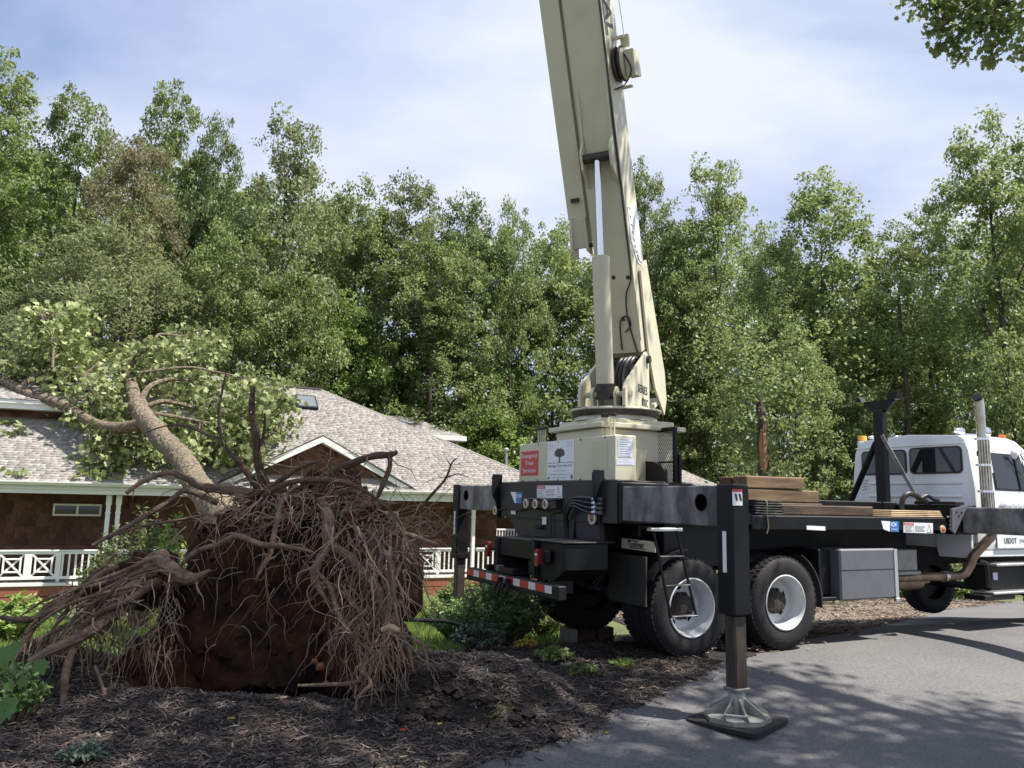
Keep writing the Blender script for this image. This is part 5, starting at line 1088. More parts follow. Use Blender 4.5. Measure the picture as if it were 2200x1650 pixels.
# lamps on the rear panel
lb = boxo('lamp_bar', (RX - .09, 1.12, 1.565), (RX - .015, 1.95, 1.665), 'grey_panel', K)
boxo('lamp_bar_lip', (RX - .11, 1.10, 1.667), (RX - .015, 1.97, 1.682), 'worn_steel', lb)
def round_lamp(p, parent, r=.05, mt='lamp_rust'):
    o = MB().lathe([(r * 1.05, 0), (r * 1.12, -.022), (r * .8, -.026), (r * .78, -.012)], 22, p, 'x').build('marker_lamp', 'lamp_ring', parent, smooth=True)
    MB().lathe([(r * .80, -.013), (r * .55, -.022), (.0005, -.026)], 18, p, 'x').build('lens', mt, o, smooth=True)
for y in (1.80, 1.57, 1.33): round_lamp((RX - .09, y, 1.615), K)
round_lamp((RX - .03, .43, 1.485), K, .062); round_lamp((RX - .03, 2.76, 1.51), K, .05)
# hoses bundle
for k in range(4):
    z = 1.685 - k * .048
    tubeo('hydraulic_hose', catmull([(RX - .03, .97 - k * .014, 1.12), (RX - .06, .96 - k * .014, 1.42), (RX - .09, .90 - k * .02, 1.60 - k * .02), (RX - .10, .72, 1.69 - k * .028), (RX - .08, .5, z + .01), (RX - .06, .36, z)], 6), .017, 'hose', K, 8)
    tubeo('hose_fitting', [(RX - .06, .40, z + .001), (RX - .055, .345, z)], .023, 'chrome', K, 8); tubeo('hose_fitting', [(RX - .055, .345, z), (RX - .05, .24, z)], .02, 'worn_steel', K, 8)
for k in range(3): tubeo('hydraulic_hose', catmull([(RX - .02, .93 - k * .045, 1.45), (RX - .04, .92 - k * .045, 1.1), (RX - .0, .88 - k * .05, .85), (RX + .15, .8 - k * .1, .72), (RX + .3, .7, .9)], 6), .018, 'hose', K, 8)
# tail frame, lights, bumper
TX = -1.60
boxo('tail_frame', (-1.55, .72, 1.03), (RX - .02, 1.60, 1.235), 'black_paint', K)
boxo('tail_rail', (-1.5, 1.52, .86), (RX + .3, 1.58, 1.025), 'black_dusty', K)
tbx = MB().prism([(TX, .66, 1.235), (TX, .60, 1.235), (TX, .60, .85), (TX, .66, .85)], (.05, 0, 0)).build('tail_light_bracket', 'black_dusty', K)
MB().prism([(TX + .05, .06, 1.23), (TX + .05, .66, 1.23), (TX + .05, .66, .85), (TX + .05, .30, .85), (TX + .05, .06, .98)], (.5, 0, 0)).build('tail_box', 'black_paint', K); boxo('tail_plate_top', (TX, .04, 1.237), (RX - .02, .68, 1.255), 'black_dusty', K)
boxo('tail_post', (TX + .02, 1.50, .85), (TX + .09, 1.58, 1.24), 'black_dusty', K)
def tail_light(y, z0, z1):
    pr = []; c = (z0 + z1) / 2; hw = .042; hh = (z1 - z0) / 2
    for k in range(20):
        a = 2 * pi * k / 20; q = hh - hw; pr.append((TX - .05, y + hw * math.cos(a), c + (q if math.sin(a) > 0 else -q) + hw * math.sin(a)))
    o = MB().prism(pr, (.05, 0, 0)).build('tail_light', 'red_lens', K)
    MB().prism([(TX - .053, y - .024, z1 - .07), (TX - .053, y + .024, z1 - .07), (TX - .053, y + .024, z1 - .045), (TX - .053, y - .024, z1 - .045)], (.002, 0, 0)).build('reflector', 'white_tape', o)
tail_light(.475, .985, 1.165); tail_light(1.645, 1.0, 1.175); boxo('light_box', (TX, .30, 1.02), (TX + .04, .425, 1.16), 'black_paint', K, .02); tubeo('light_mount', [(TX, 1.645, 1.09), (TX + .05, 1.56, 1.09)], .02, 'black_dusty', K)
bp = boxo('bumper', (-1.68, -.02, .70), (-1.58, 2.12, .84), 'black_dusty', K, .012)
y = 2.10; k = 0
while y > .12:
    w = .19 if k % 2 == 0 else .145; y2 = max(.1, y - w)
    boxo('reflective_tape', (-1.6825, y2, .755), (-1.6805, y - .002, .828), 'red_tape' if k % 2 == 0 else 'white_tape', bp, 0); y = y2; k += 1
for y in (.98, 1.15):
    boxo('shackle_tab', (-1.74, y - .03, .76), (-1.684, y + .03, .82), 'black_paint', bp)
    MB().tube(catmull([(-1.72, y - .03, .77), (-1.75, y - .055, .70), (-1.75, y - .03, .635), (-1.75, y + .03, .635), (-1.75, y + .055, .70), (-1.72, y + .03, .77)], 4), .013, 6).build('shackle', 'black_paint', bp, smooth=True)
boxo('hitch', (-1.64, 1.0, .845), (-1.4, 1.3, .91), 'black_paint', K); boxo('bumper_arm', (-1.58, .3, .72), (-1.3, .36, .86), 'black_dusty', K); boxo('bumper_arm', (-1.58, 1.75, .72), (-1.0, 1.81, .9), 'black_dusty', K)
boxo('junction_box', (-1.6, 1.42, .845), (-1.52, 1.5, .92), 'worn_steel', K)
# mud flap, fender and maker's plate behind the rear axle
mf = MB(); p = [(-.60, .02, 1.09), (-.60, .72, 1.06), (-.64, .74, .56), (-.66, .0, .56)]
mf.prism([(-.62, .0, .60), (-.62, .66, .60), (-.60, .66, 1.10), (-.60, .02, 1.10)], (.018, 0, 0)).build('mud_flap', 'rubber_flap', K)
arc = [(0 + math.cos(a) * .60, AX + math.sin(a) * .60) for a in np.linspace(rad(152), rad(95), 8)]
b = MB()
for (x0, z0), (x1, z1) in zip(arc[:-1], arc[1:]): b.add([(x0, .0, z0), (x1, .0, z1), (x1, .66, z1), (x0, .66, z0), (x0, .0, z0 + .015), (x1, .0, z1 + .015), (x1, .66, z1 + .015), (x0, .66, z0 + .015)], [(0, 1, 2, 3), (4, 5, 6, 7), (0, 1, 5, 4)])
b.build('fender', 'black_dusty', K)
q = [TP(*c, x=-.64) for c in ((1336, 1156), (1408, 1165), (1407, 1187), (1335, 1177))]
mp_ = MB().prism(q, (.012, 0, 0)).build('maker_plate', 'cream_paint', K)
xd = (q[2] - q[3]); yd = (q[0] - q[3])
text('lettering', 'Tuckmar', 'ink', mp_, q[3] + xd * .20 + yd * .30 - Vector((.004, 0, 0)), xd, yd, .055, xd.length * .5, shear=.25, bold=.03, extrude=0)
for a0, a1, b0 in ((.18, .52, .80), (.24, .74, .12)): o0 = q[3] - Vector((.003, 0, 0)); MB().add([o0 + xd * a0 + yd * b0, o0 + xd * a1 + yd * b0, o0 + xd * a1 + yd * (b0 + .1), o0 + xd * a0 + yd * (b0 + .1)], [(0, 1, 2, 3)]).build('lettering_bar', 'ink', mp_)
boxo('plate_hanger', (-.63, .1, 1.30), (-.6, .5, 1.44), 'black_paint', K)
# outriggers
def outrigger(x0, x1, y_in, y_out, z0, z1, ground, mt='worn_steel', leg_mt='rust_steel'):
    sg = 1 if y_out > y_in else -1; bm_ = MB().box((x0, y_in, z0), (x1, y_out, z1), .012).build('outrigger_beam', mt, K)
    yh = y_out - sg * .42; MB().lathe([(.072, 0), (.078, -.004), (.078, 0.002)], 26, (x0 - .001, yh, (z0 + z1) / 2 + .03), 'x').build('hole_rim', 'black_dusty', bm_)
    MB().lathe([(.072, -.003), (.0005, -.003)], 26, (x0, yh, (z0 + z1) / 2 + .03), 'x').build('lightening_hole', 'hole_black', bm_)
    pa, pb = y_out - sg * .20, y_out + sg * .003
    po = boxo('outrigger_post', (x0 - .03, pa, z1 - 1.07), (x1 + .012, pb, z1 + .015), 'black_paint', K, .014)
    boxo('reflective_strip', (x0 - .0325, (pa + pb) / 2 - .022, z0 - .37), (x0 - .0305, (pa + pb) / 2 + .022, z0 - .03), 'white_tape', po, 0)
    cxm, cym = (x0 + x1) / 2, (pa + pb) / 2
    lg = boxo('outrigger_leg', (cxm - .065, cym - .065, ground + .22), (cxm + .065, cym + .065, z1 - 1.072), leg_mt, K, .012)
    boxo('leg_collar', (cxm - .078, cym - .078, ground + .215), (cxm + .078, cym + .078, ground + .25), 'worn_steel', lg)
    return cxm, cym, po
gzr = gz(*T2W(-.86, -1.54, 0).xy) + .012
ox, oy, po1 = outrigger(RX + .01, -.79, -.035, -1.645, 1.465, 1.82, gzr + .03)
w2 = T2W(-.78, 4.15, 0); gzf = gz(w2.x, w2.y)
outrigger(RX + .01, -.79, 2.67, 4.25, 1.50, 1.85, gzf)
# danger decal on the near post
def decal(name, parent, a, b, c, d, mt, off): return MB().prism([Vector(p) for p in (a, b, c, d)], off).build(name, mt, parent)
dq = [TP(*c, y=-1.652) for c in ((1573, 1051), (1594, 1051), (1595, 1086), (1574, 1086))]
dc = decal('decal', po1, *dq, 'sign_white', (0, -.002, 0)); xd, yd = dq[2] - dq[3], dq[0] - dq[3]
decal('decal_header', po1, *[Vector(p) - Vector((0, .003, 0)) for p in (dq[0], dq[1], dq[1] - yd * .16, dq[0] - yd * .16)], 'sign_red', (0, -.001, 0))
for a, b, c, d in ((.2, .35, .40, .25), (.62, .28, .82, .78)):
    o0 = dq[3] - Vector((0, .004, 0)); MB().prism([o0 + xd * a + yd * .72, o0 + xd * (a + .2) + yd * .72, o0 + xd * (a + .32) + yd * .30, o0 + xd * (a + .14) + yd * .30], (0, -.001, 0)).build('decal_pictogram', 'ink', po1)
# foot of the near outrigger
def foot(cxm, cym, g):
    f = MB(); R0 = .27; n = 8; ang = rad(20)
    def ring(r, z, st=1.0): return [Vector((cxm + r * math.cos(ang + pi / 8 + 2 * pi * k / n) * (1.05 if k % 4 in (0, 3) else 1), cym + r * math.sin(ang + pi / 8 + 2 * pi * k / n), z)) for k in range(n)]
    a, b_, c = ring(R0, g + .0), ring(R0, g + .035), ring(R0 * .9, g + .042); d = ring(.1, g + .055)
    f.add(a + b_ + c + d, [tuple(range(n))] + [(i, (i + 1) % n, n + (i + 1) % n, n + i) for i in range(n)] + [(n + i, n + (i + 1) % n, 2 * n + (i + 1) % n, 2 * n + i) for i in range(n)] + [(2 * n + i, 2 * n + (i + 1) % n, 3 * n + (i + 1) % n, 3 * n + i) for i in range(n)])
    fo_ = f.build('outrigger_foot', 'cast_grey', K)
    MB().lathe([(.09, g + .05), (.075, g + .08), (.07, g + .21), (.078, g + .215), (.078, g + .235), (.05, g + .236)], 20, (cxm, cym, 0), 'z').build('foot_socket', 'cast_grey', fo_, smooth=True)
    for k in range(8):
        a = ang + 2 * pi * k / 8; u_ = Vector((math.cos(a), math.sin(a), 0)); w_ = Vector((-u_.y, u_.x, 0)) * .007; c0 = Vector((cxm, cym, 0))
        MB().prism([c0 + u_ * .06 + Vector((0, 0, g + .04)) - w_, c0 + u_ * .25 + Vector((0, 0, g + .036)) - w_, c0 + u_ * .25 + Vector((0, 0, g + .06)) - w_, c0 + u_ * .07 + Vector((0, 0, g + .17)) - w_], w_ * 2).build('foot_rib', 'cast_grey', fo_)
    p0 = Vector((cxm, cym, g + .03)) + Vector((math.cos(rad(225)), math.sin(rad(225)), 0)) * .255; tdir = Vector((math.cos(rad(315)), math.sin(rad(315)), 0))
    tubeo('foot_handle', [p0 - tdir * .09 + Vector((0, 0, .01)), p0 - tdir * .085 + Vector((-.02, -.02, .055)), p0 + tdir * .085 + Vector((-.02, -.02, .055)), p0 + tdir * .09 + Vector((0, 0, .01))], .012, 'cast_grey', fo_, 6)
foot(ox, oy, gzr + .03)
# deck
dk = boxo('deck', (.86, -.01, 1.385), (4.36, 2.50, 1.545), 'black_paint', K, .01)
boxo('deck_rail', (1.02, .0, 1.547), (4.36, .03, 1.556), 'black_dusty', dk, 0)
boxo('centre_beam', (2.3, .85, 1.55), (4.55, 1.5, 1.745), 'black_paint', K, .01)
boxo('rear_deck_box', (-.3, -.02, 1.44), (.855, 2.5, 1.56), 'black_paint', K, .01)
q = [TP(*c, y=-.012) for c in ((1733, 1129), (1773, 1131), (1773, 1140), (1733, 1138))]; decal('reflective_strip', dk, *q, 'white_tape', (0, -.002, 0))
q = [TP(*c, y=-.012) for c in ((1893, 1119), (1930, 1120), (1930, 1143), (1910, 1142))]; decal('sticker', dk, *[TP(*c, y=-.012) for c in ((1893, 1119), (1912, 1120), (1911, 1142), (1898, 1137))], 'sign_white', (0, -.002, 0))
q = [TP(*c, y=-.012) for c in ((1912, 1120), (1931, 1120), (1931, 1143), (1912, 1142))]; sb = decal('sticker', dk, *q, 'sign_blue', (0, -.0022, 0)); xd, yd = q[2] - q[3], q[0] - q[3]
text('lettering', 'ICM', 'sign_white', sb, q[3] + xd * .1 + yd * .52 - Vector((0, .004, 0)), xd, yd, .05, xd.length * .6, extrude=0, bold=.02); text('lettering', 'SYSTEMS', 'sign_white', sb, q[3] + xd * .15 + yd * .16 - Vector((0, .004, 0)), xd, yd, .02, xd.length * .7, extrude=0)
def danger(parent, q, nrm, name='decal'):
    xd, yd = q[2] - q[3], q[0] - q[3]; nrm = Vector(nrm); o = decal(name, parent, *q, 'sign_white', nrm * .002); P0 = q[3] + nrm * .0032
    def R_(a0, a1, b0, b1, mt, nm): MB().prism([P0 + xd * a0 + yd * b0, P0 + xd * a1 + yd * b0, P0 + xd * a1 + yd * b1, P0 + xd * a0 + yd * b1], nrm * .0006).build(nm, mt, o)
    R_(.01, .34, .72, .97, 'sign_red', 'decal_header'); R_(.335, .34, .0, 1, 'ink_grey', 'decal_rule')
    for k in range(5): R_(.03, .30 - .03 * (k % 3), .58 - k * .12, .62 - k * .12, 'ink_grey', 'decal_line')
    for k in range(5): R_(.38, .74 - .04 * (k % 3), .62 - k * .12, .66 - k * .12, 'ink_grey', 'decal_line')
    for (a0, b0), (a1, b1) in (((.80, .1), (.86, .9)), ((.86, .9), (.94, .1)), ((.79, .1), (.96, .1))):
        p0, p1 = P0 + xd * a0 + yd * b0, P0 + xd * a1 + yd * b1; w_ = (p1 - p0).cross(nrm).normalized() * .003; MB().prism([p0 - w_, p1 - w_, p1 + w_, p0 + w_], nrm * .0006).build('decal_drawing', 'ink_grey', o)
    text('lettering', 'DANGER', 'sign_white', o, P0 + xd * .04 + yd * .77 + nrm * .0012, xd, yd, .02, xd.length * .26, extrude=0)
    return o
danger(dk, [TP(*c, y=-.012) for c in ((1941, 1122), (2004, 1124), (2004, 1146), (1941, 1144))], (0, -1, 0))
p = TP(2024, 1137, y=-.012); lm = MB().lathe([(.05, 0), (.05, -.015), (.038, -.018)], 20, p).build('marker_lamp', 'lamp_ring', K, smooth=True); MB().lathe([(.039, -.016), (.02, -.026), (.0005, -.028)], 18, p).build('lens', 'orange_lens', lm, smooth=True)
# front outriggers
boxo('front_outrigger_housing', (4.50, -.06, 1.33), (4.95, 2.56, 1.72), 'black_paint', K, .012)
boxo('front_top_plate', (4.42, -.10, 1.723), (4.62, .5, 1.765), 'black_paint', K)
MB().box((4.60, -2.6, 1.355), (4.90, -.065, 1.695), .012).build('front_outrigger_beam', 'worn_steel', K)
boxo('front_outrigger_post', (4.57, -2.82, .62), (4.93, -2.605, 1.71), 'black_paint', K); boxo('front_outrigger_leg', (4.66, -2.79, gz(*T2W(4.75, -2.7, 0).xy) + .02), (4.84, -2.635, .615), 'rust_steel', K)
q = [TP(*c, y=-.20) for c in ((2046, 1093), (2080, 1086), (2052, 1147), (2046, 1140))]; g_ = MB().prism(q, (0, .03, 0)).build('gusset_plate', 'toolbox_grey', K)
for a in ((2055, 1100), (2066, 1101), (2060, 1108)): MB().lathe([(.012, 0), (.012, -.008), (.0005, -.008)], 8, TP(*a, y=-.201)).build('bolt', 'black_dusty', g_)
tubeo('hose', catmull([(4.0, .4, 1.56), (4.02, .38, 1.78), (4.15, .36, 1.86), (4.35, .33, 1.80), (4.45, .3, 1.72)], 6), .035, 'hose', K, 8); MB().tube(catmull([(4.3, .3, 1.80), (4.4, .28, 1.84), (4.5, .25, 1.79), (4.56, .22, 1.78)], 4), .025, 7).build('hose_clamp', 'hose', K, smooth=True)
for k in range(4): tubeo('hose_fitting', [(4.37, -.02, 1.56 - k * .05), (4.49, -.02, 1.56 - k * .05)], .018, 'chrome', K, 8)
# toolbox, brackets, exhaust
boxo('toolbox', (2.31, .02, .545), (3.34, .58, 1.155), 'toolbox_grey', K, .02); boxo('toolbox_seam', (2.315, .0165, .90), (3.30, .0195, .906), 'black_dusty', K, 0); boxo('toolbox_edge', (3.29, .012, .55), (3.35, .0195, 1.15), 'alu', K, 0)
boxo('toolbox_latch', (3.28, .0, .50), (3.36, .05, .548), 'alu', K)
boxo('toolbox_frame', (1.99, .06, .55), (2.03, .6, 1.15), 'black_paint', K); boxo('toolbox_frame', (2.035, .06, .55), (2.305, .6, .59), 'black_paint', K); boxo('tank', (2.04, .15, .60), (2.29, .6, 1.13), 'black_paint', K)
tubeo('hydraulic_tank', [(2.05, .42, .85), (2.25, .42, .85)], .2, 'black_dusty', K, 16)
b = MB(); arc = [(1.375 + math.cos(a) * .60, AX + math.sin(a) * .60) for a in np.linspace(rad(-8), rad(62), 9)]
for (x0, z0), (x1, z1) in zip(arc[:-1], arc[1:]): b.add([(x0, .02, z0), (x1, .02, z1), (x1, .6, z1), (x0, .6, z0), (x0 + .015, .02, z0), (x1 + .015, .02, z1), (x1 + .015, .6, z1), (x0 + .015, .6, z0)], [(0, 1, 2, 3), (4, 5, 6, 7), (0, 1, 5, 4)])
b.build('mud_flap', 'rubber_flap', K)
boxo('battery_box', (3.72, .28, .84), (4.12, .7, 1.12), 'cast_grey', K, .012); boxo('battery_box_base', (3.68, .26, .79), (4.16, .72, .838), 'cast_grey', K); boxo('step_bracket', (3.36, .3, .98), (3.9, .34, 1.05), 'black_paint', K)
ex = MB().tube(catmull([(3.3, .42, .74), (4.2, .38, .745), (4.75, .30, .75), (4.92, .18, .78), (4.99, .12, .90), (5.02, .06, 1.05), (5.12, -.04, 1.22), (5.20, -.09, 1.34), (TP(2112, 985, y=-.10).x, -.10, 1.5)], 6), .062, 14).build('exhaust_pipe', 'exhaust_brown', K, smooth=True)
tubeo('muffler', [(3.2, .5, .68), (4.4, .5, .68)], .12, 'exhaust_brown', K, 16); 
for x in (3.75, 4.72): tubeo('exhaust_clamp', [(x - .03, .40 - (x - 3.75) * .09, .745), (x + .03, .395 - (x - 3.75) * .09, .747)], .072, 'stack_chrome', ex, 14)
SX, SY = TP(2112, 985, y=-.10).x, -.10
st = tubeo('exhaust_stack', [(SX, SY, 1.40), (SX, SY, 3.12), (SX - .02, SY, 3.20)], .062, 'stack_chrome', K, 18); tubeo('stack_tip', [(SX - .02, SY, 3.195), (SX - .06, SY, 3.225)], .064, 'black_dusty', st, 18)
sg_ = MB()
for k in range(11):
    a = rad(-170) + k * rad(20); sg_.box((SX + math.cos(a) * .086 - .006, SY + math.sin(a) * .086 - .006, 1.62), (SX + math.cos(a) * .086 + .006, SY + math.sin(a) * .086 + .006, 2.66))
sg_.build('heat_shield', 'stack_chrome', st); boxo('stack_bracket', (5.06, SY + .0, 2.40), (SX - .05, SY + .06, 2.47), 'black_paint', K)
for z in (2.62, 2.26, 1.9): tubeo('stack_band', [(SX, SY, z), (SX, SY, z + .03)], .096, 'chrome', st, 18)
# ladder on the near side
ld = MB(); 
a0, a1 = TP(1402, 1132, y=-.22), TP(1442, 1328, y=-.34); c0, c1 = TP(1452, 1132, y=-.22), TP(1496, 1325, y=-.34)
lad = MB().tube([a0, a1], .015, 6).build('ladder', 'black_paint', K); MB().tube([c0, c1], .015, 6).build('ladder_rail', 'black_paint', lad)
for q in (.33, .65, .985): MB().box(a0.lerp(a1, q) + Vector((0, -.03, -.006)), c0.lerp(c1, q) + Vector((0, .03, .006)), .004).build('ladder_rung', 'worn_steel', lad)
boxo('ladder_bracket', (a0.x - .03, -.24, a0.z - .045), (c0.x + .08, -.16, a0.z - .01), 'alu', K); boxo('ladder_arm', (a0.x, -.16, a0.z - .04), (a0.x + .04, 0, a0.z), 'black_paint', K)
# boom rest mast behind the cab
ms = boxo('boom_rest', (4.46, .97, 1.72), (4.58, 1.13, 3.10), 'black_paint', K, .01)
MB().prism([(4.52, .97, 3.05), (4.52, .80, 3.22), (4.52, .80, 3.25), (4.52, 1.32, 3.25), (4.52, 1.32, 3.22), (4.52, 1.13, 3.05)], (.03, 0, 0)).build('cradle_plate', 'black_paint', ms)
MB().prism([(4.46, .72, 3.24), (4.46, .86, 3.235), (4.46, .84, 3.32), (4.46, .70, 3.345)], (.12, 0, 0)).build('cradle_pad', 'black_paint', ms); MB().prism([(4.46, 1.30, 3.24), (4.46, 1.40, 3.26), (4.46, 1.36, 3.33)], (.12, 0, 0)).build('cradle_pad', 'black_paint', ms)
MB().tube([(4.50, 1.62, 1.72), (4.5, 1.12, 2.62)], .045, 8).build('mast_brace', 'black_paint', ms)
p0, p1 = Vector((4.44, .42, 1.73)), Vector((4.44, .98, 2.72)); w_ = Vector((0, .024, -.014)); MB().prism([p0 - w_, p1 - w_, p1 + w_, p0 + w_], (.012, 0, 0)).build('mast_strut', 'worn_steel', ms)

# ---------------------------------------------------------------- cab
cab = MB()
CX = 5.08
def csec(x, zs, yin):   # cross-section: list of (y, z) near->far
    return [(x, y, z) for y, z in zs]
# body shell as lofted sections front to back, tumblehome towards the roof
def ring_at(x, ztop, crown=.05, ylo=.03, yhi=2.02, tin=.085, zb=1.12, zm=1.95):
    pts = [(ylo + .02, zb), (ylo, zb + .1), (ylo, zm)]
    pts += [(ylo + tin * .8, ztop - .16), (ylo + tin + .03, ztop - .05), (ylo + tin + .14, ztop), ((ylo + yhi) / 2, ztop + crown), (yhi - tin - .14, ztop), (yhi - tin - .03, ztop - .05), (yhi - tin * .8, ztop - .16)]
    pts += [(yhi, zm), (yhi, zb + .1), (yhi - .02, zb)]
    return [(x, y, z) for y, z in pts]
secs = [ring_at(CX, 2.66), ring_at(CX + .03, 2.715), ring_at(5.75, 2.74), ring_at(6.30, 2.73), ring_at(6.55, 2.62, tin=.1), ring_at(6.62, 2.55, tin=.1)]
n = len(secs[0]); vs = [p for s_ in secs for p in s_]; fs = []
for i in range(len(secs) - 1):
    for j in range(n - 1): fs.append((i * n + j, i * n + j + 1, (i + 1) * n + j + 1, (i + 1) * n + j))
fs.append(tuple(range(n)))
cab.add(vs, fs)
cabo = cab.build('cab', 'truck_white', K, smooth=True)
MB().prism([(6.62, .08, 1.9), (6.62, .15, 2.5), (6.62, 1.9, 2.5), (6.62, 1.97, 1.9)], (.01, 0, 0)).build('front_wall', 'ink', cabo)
hood = MB(); hs_ = [[(6.55, .04, 1.12), (6.55, .04, 1.90), (6.55, .3, 2.02), (6.55, 1.76, 2.02), (6.55, 2.02, 1.90), (6.55, 2.02, 1.12)], [(7.3, .1, 1.05), (7.3, .1, 1.80), (7.3, .4, 1.90), (7.3, 1.7, 1.90), (7.3, 1.95, 1.80), (7.3, 1.95, 1.05)], [(8.4, .35, .85), (8.4, .35, 1.55), (8.4, .6, 1.62), (8.4, 1.8, 1.62), (8.4, 2.05, 1.55), (8.4, 2.05, .85)]]
vs = [p for s_ in hs_ for p in s_]; fs = [(i * 6 + j, i * 6 + j + 1, (i + 1) * 6 + j + 1, (i + 1) * 6 + j) for i in range(2) for j in range(5)] + [(12, 13, 14, 15, 16, 17)]
hood.add(vs, fs).build('hood', 'truck_white', K, smooth=True)
def rrect(o, xd, yd, w, h, r, n=5):
    o, xd, yd = Vector(o), Vector(xd).normalized(), Vector(yd).normalized(); out_ = []
    for (sx, sy, a0) in ((1, 1, 0), (-1, 1, 90), (-1, -1, 180), (1, -1, 270)):
        for k in range(n + 1): a = rad(a0 + 90 * k / n); out_.append(o + xd * (sx * (w / 2 - r) + r * math.cos(a)) + yd * (sy * (h / 2 - r) + r * math.sin(a)))
    return out_
for c in (((1853, 975), (1945, 965), (1945, 1016), (1856, 1021)), ((1957, 965), (2064, 959), (2066, 1014), (1958, 1017))):
    q = [TP(u, v, x=CX - .001) for u, v in c]; yv = [p.y for p in q]; zv = [p.z for p in q]; o = (CX, (max(yv) + min(yv)) / 2, (zv[0] + zv[1] + zv[2] + zv[3]) / 4); w_, h_ = max(yv) - min(yv), (zv[0] + zv[1] - zv[2] - zv[3]) / 2
    g_ = MB().prism(rrect((CX - .014, o[1], o[2]), (0, -1, 0), (0, 0, 1), w_ + .03, h_ + .03, .07), (.013, 0, 0)).build('window_gasket', 'hose', cabo); MB().prism(rrect((CX - .018, o[1], o[2]), (0, -1, 0), (0, 0, 1), w_ - .02, h_ - .02, .055), (.003, 0, 0)).build('window_pane', 'glass_dark', g_)
for v0, v1 in ((1034, 1043), (1062, 1071)):
    a, b_ = TP(1868, v0, x=CX), TP(2068, v1, x=CX); z0 = (a.z + b_.z) / 2
    MB().prism([(CX, a.y, z0 - .025), (CX - .012, a.y, z0 - .012), (CX - .012, a.y, z0 + .012), (CX, a.y, z0 + .025)], (0, b_.y - a.y, 0)).build('pressed_rib', 'truck_white', cabo)
q = [TP(*c, x=CX - .002) for c in ((1853, 1028), (1867, 1028), (1867, 1056), (1850, 1062))]; inf = decal('notice', cabo, *q, 'sign_white', (-.003, 0, 0)); xd, yd = q[2] - q[3], q[0] - q[3]
for k in range(4): p_ = q[3] + xd * .15 + yd * (.2 + .18 * k) - Vector((.0045, 0, 0)); MB().prism([p_, p_ + xd * .6, p_ + xd * .6 + yd * .05, p_ + yd * .05], (-.0006, 0, 0)).build('notice_line', 'ink_grey', inf)
boxo('roof_drip_rail', (CX - .012, .12, 2.585), (CX - .0, 1.94, 2.60), 'truck_white', cabo)
# door on the near side
dr = MB().prism([(5.50, .022, 1.14), (6.52, .022, 1.14), (6.52, .022, 1.93), (5.50, .022, 1.93)], (0, .006, 0)).build('door', 'truck_white', cabo)
MB().prism([(5.58, .032, 1.97), (6.40, .032, 1.97), (6.28, .098, 2.48), (5.58, .098, 2.48)], (0, -.012, 0)).build('door_window', 'glass_dark', dr); MB().prism([(5.54, .030, 1.94), (6.46, .030, 1.94), (6.32, .104, 2.52), (5.54, .104, 2.52)], (0, -.006, 0)).build('window_gasket', 'hose', dr)
MB().tube([(6.14, .015, 1.96), (6.12, .082, 2.49)], .012, 6).build('vent_bar', 'black_paint', dr); boxo('door_handle', (5.6, -.01, 1.72), (5.74, .018, 1.75), 'chrome', dr); boxo('door_seam', (5.49, .019, 1.14), (5.498, .026, 1.93), 'ink', cabo, 0)
q0, q1 = TP(2139, 1168, y=.05), TP(2170, 1168, y=.05); z_ = 1.205
text('lettering', 'USDOT', 'ink', dr, (5.66, .018, z_), (1, 0, 0), (0, 0, 1), .075, .30, extrude=0, bold=.015); text('lettering', '2940444', 'ink_grey', dr, (6.02, .018, z_ + .005), (1, 0, 0), (0, 0, 1), .055, .27, extrude=0)
text('lettering', 'Heritage Tree Care, LLC', 'ink_grey', dr, (5.72, .018, 1.70), (1, 0, 0), (0, 0, 1), .055, .55, extrude=0, shear=.2)
boxo('cab_skirt', (5.10, .055, 1.02), (6.6, .12, 1.115), 'truck_white', K); MB().prism([(4.98, .07, 1.33), (5.06, .07, 1.33), (5.06, .07, 1.08), (5.02, .07, 1.0), (4.98, .07, 1.1)], (0, .5, 0)).build('cab_corner_fairing', 'truck_white', K)
# steps and box below the door
for z, x0 in ((.93, 5.40), (.55, 5.28)):
    s_ = boxo('step', (x0, -.02, z - .035), (6.6, .30, z), 'alu', K, .01)
    for k in range(16): boxo('step_tread', (x0 + .1 + k * .07, .0, z + .0005), (x0 + .14 + k * .07, .24, z + .008), 'alu', s_, 0)
boxo('step_box', (5.42, .10, .56), (6.6, .5, .89), 'black_dusty', K); boxo('step_panel', (6.40, -.01, .56), (6.5, .09, .895), 'truck_white', K); boxo('step_plate', (5.46, .085, .70), (5.56, .098, .80), 'paper', K, 0)
tubeo('air_hose', catmull([(5.2, .12, .96), (5.32, .1, .93), (5.36, .1, .8), (5.36, .1, .6)], 5), .03, 'hose', K, 8); boxo('step_guard', (5.1, .0, .44), (5.8, .3, .51), 'black_paint', K)
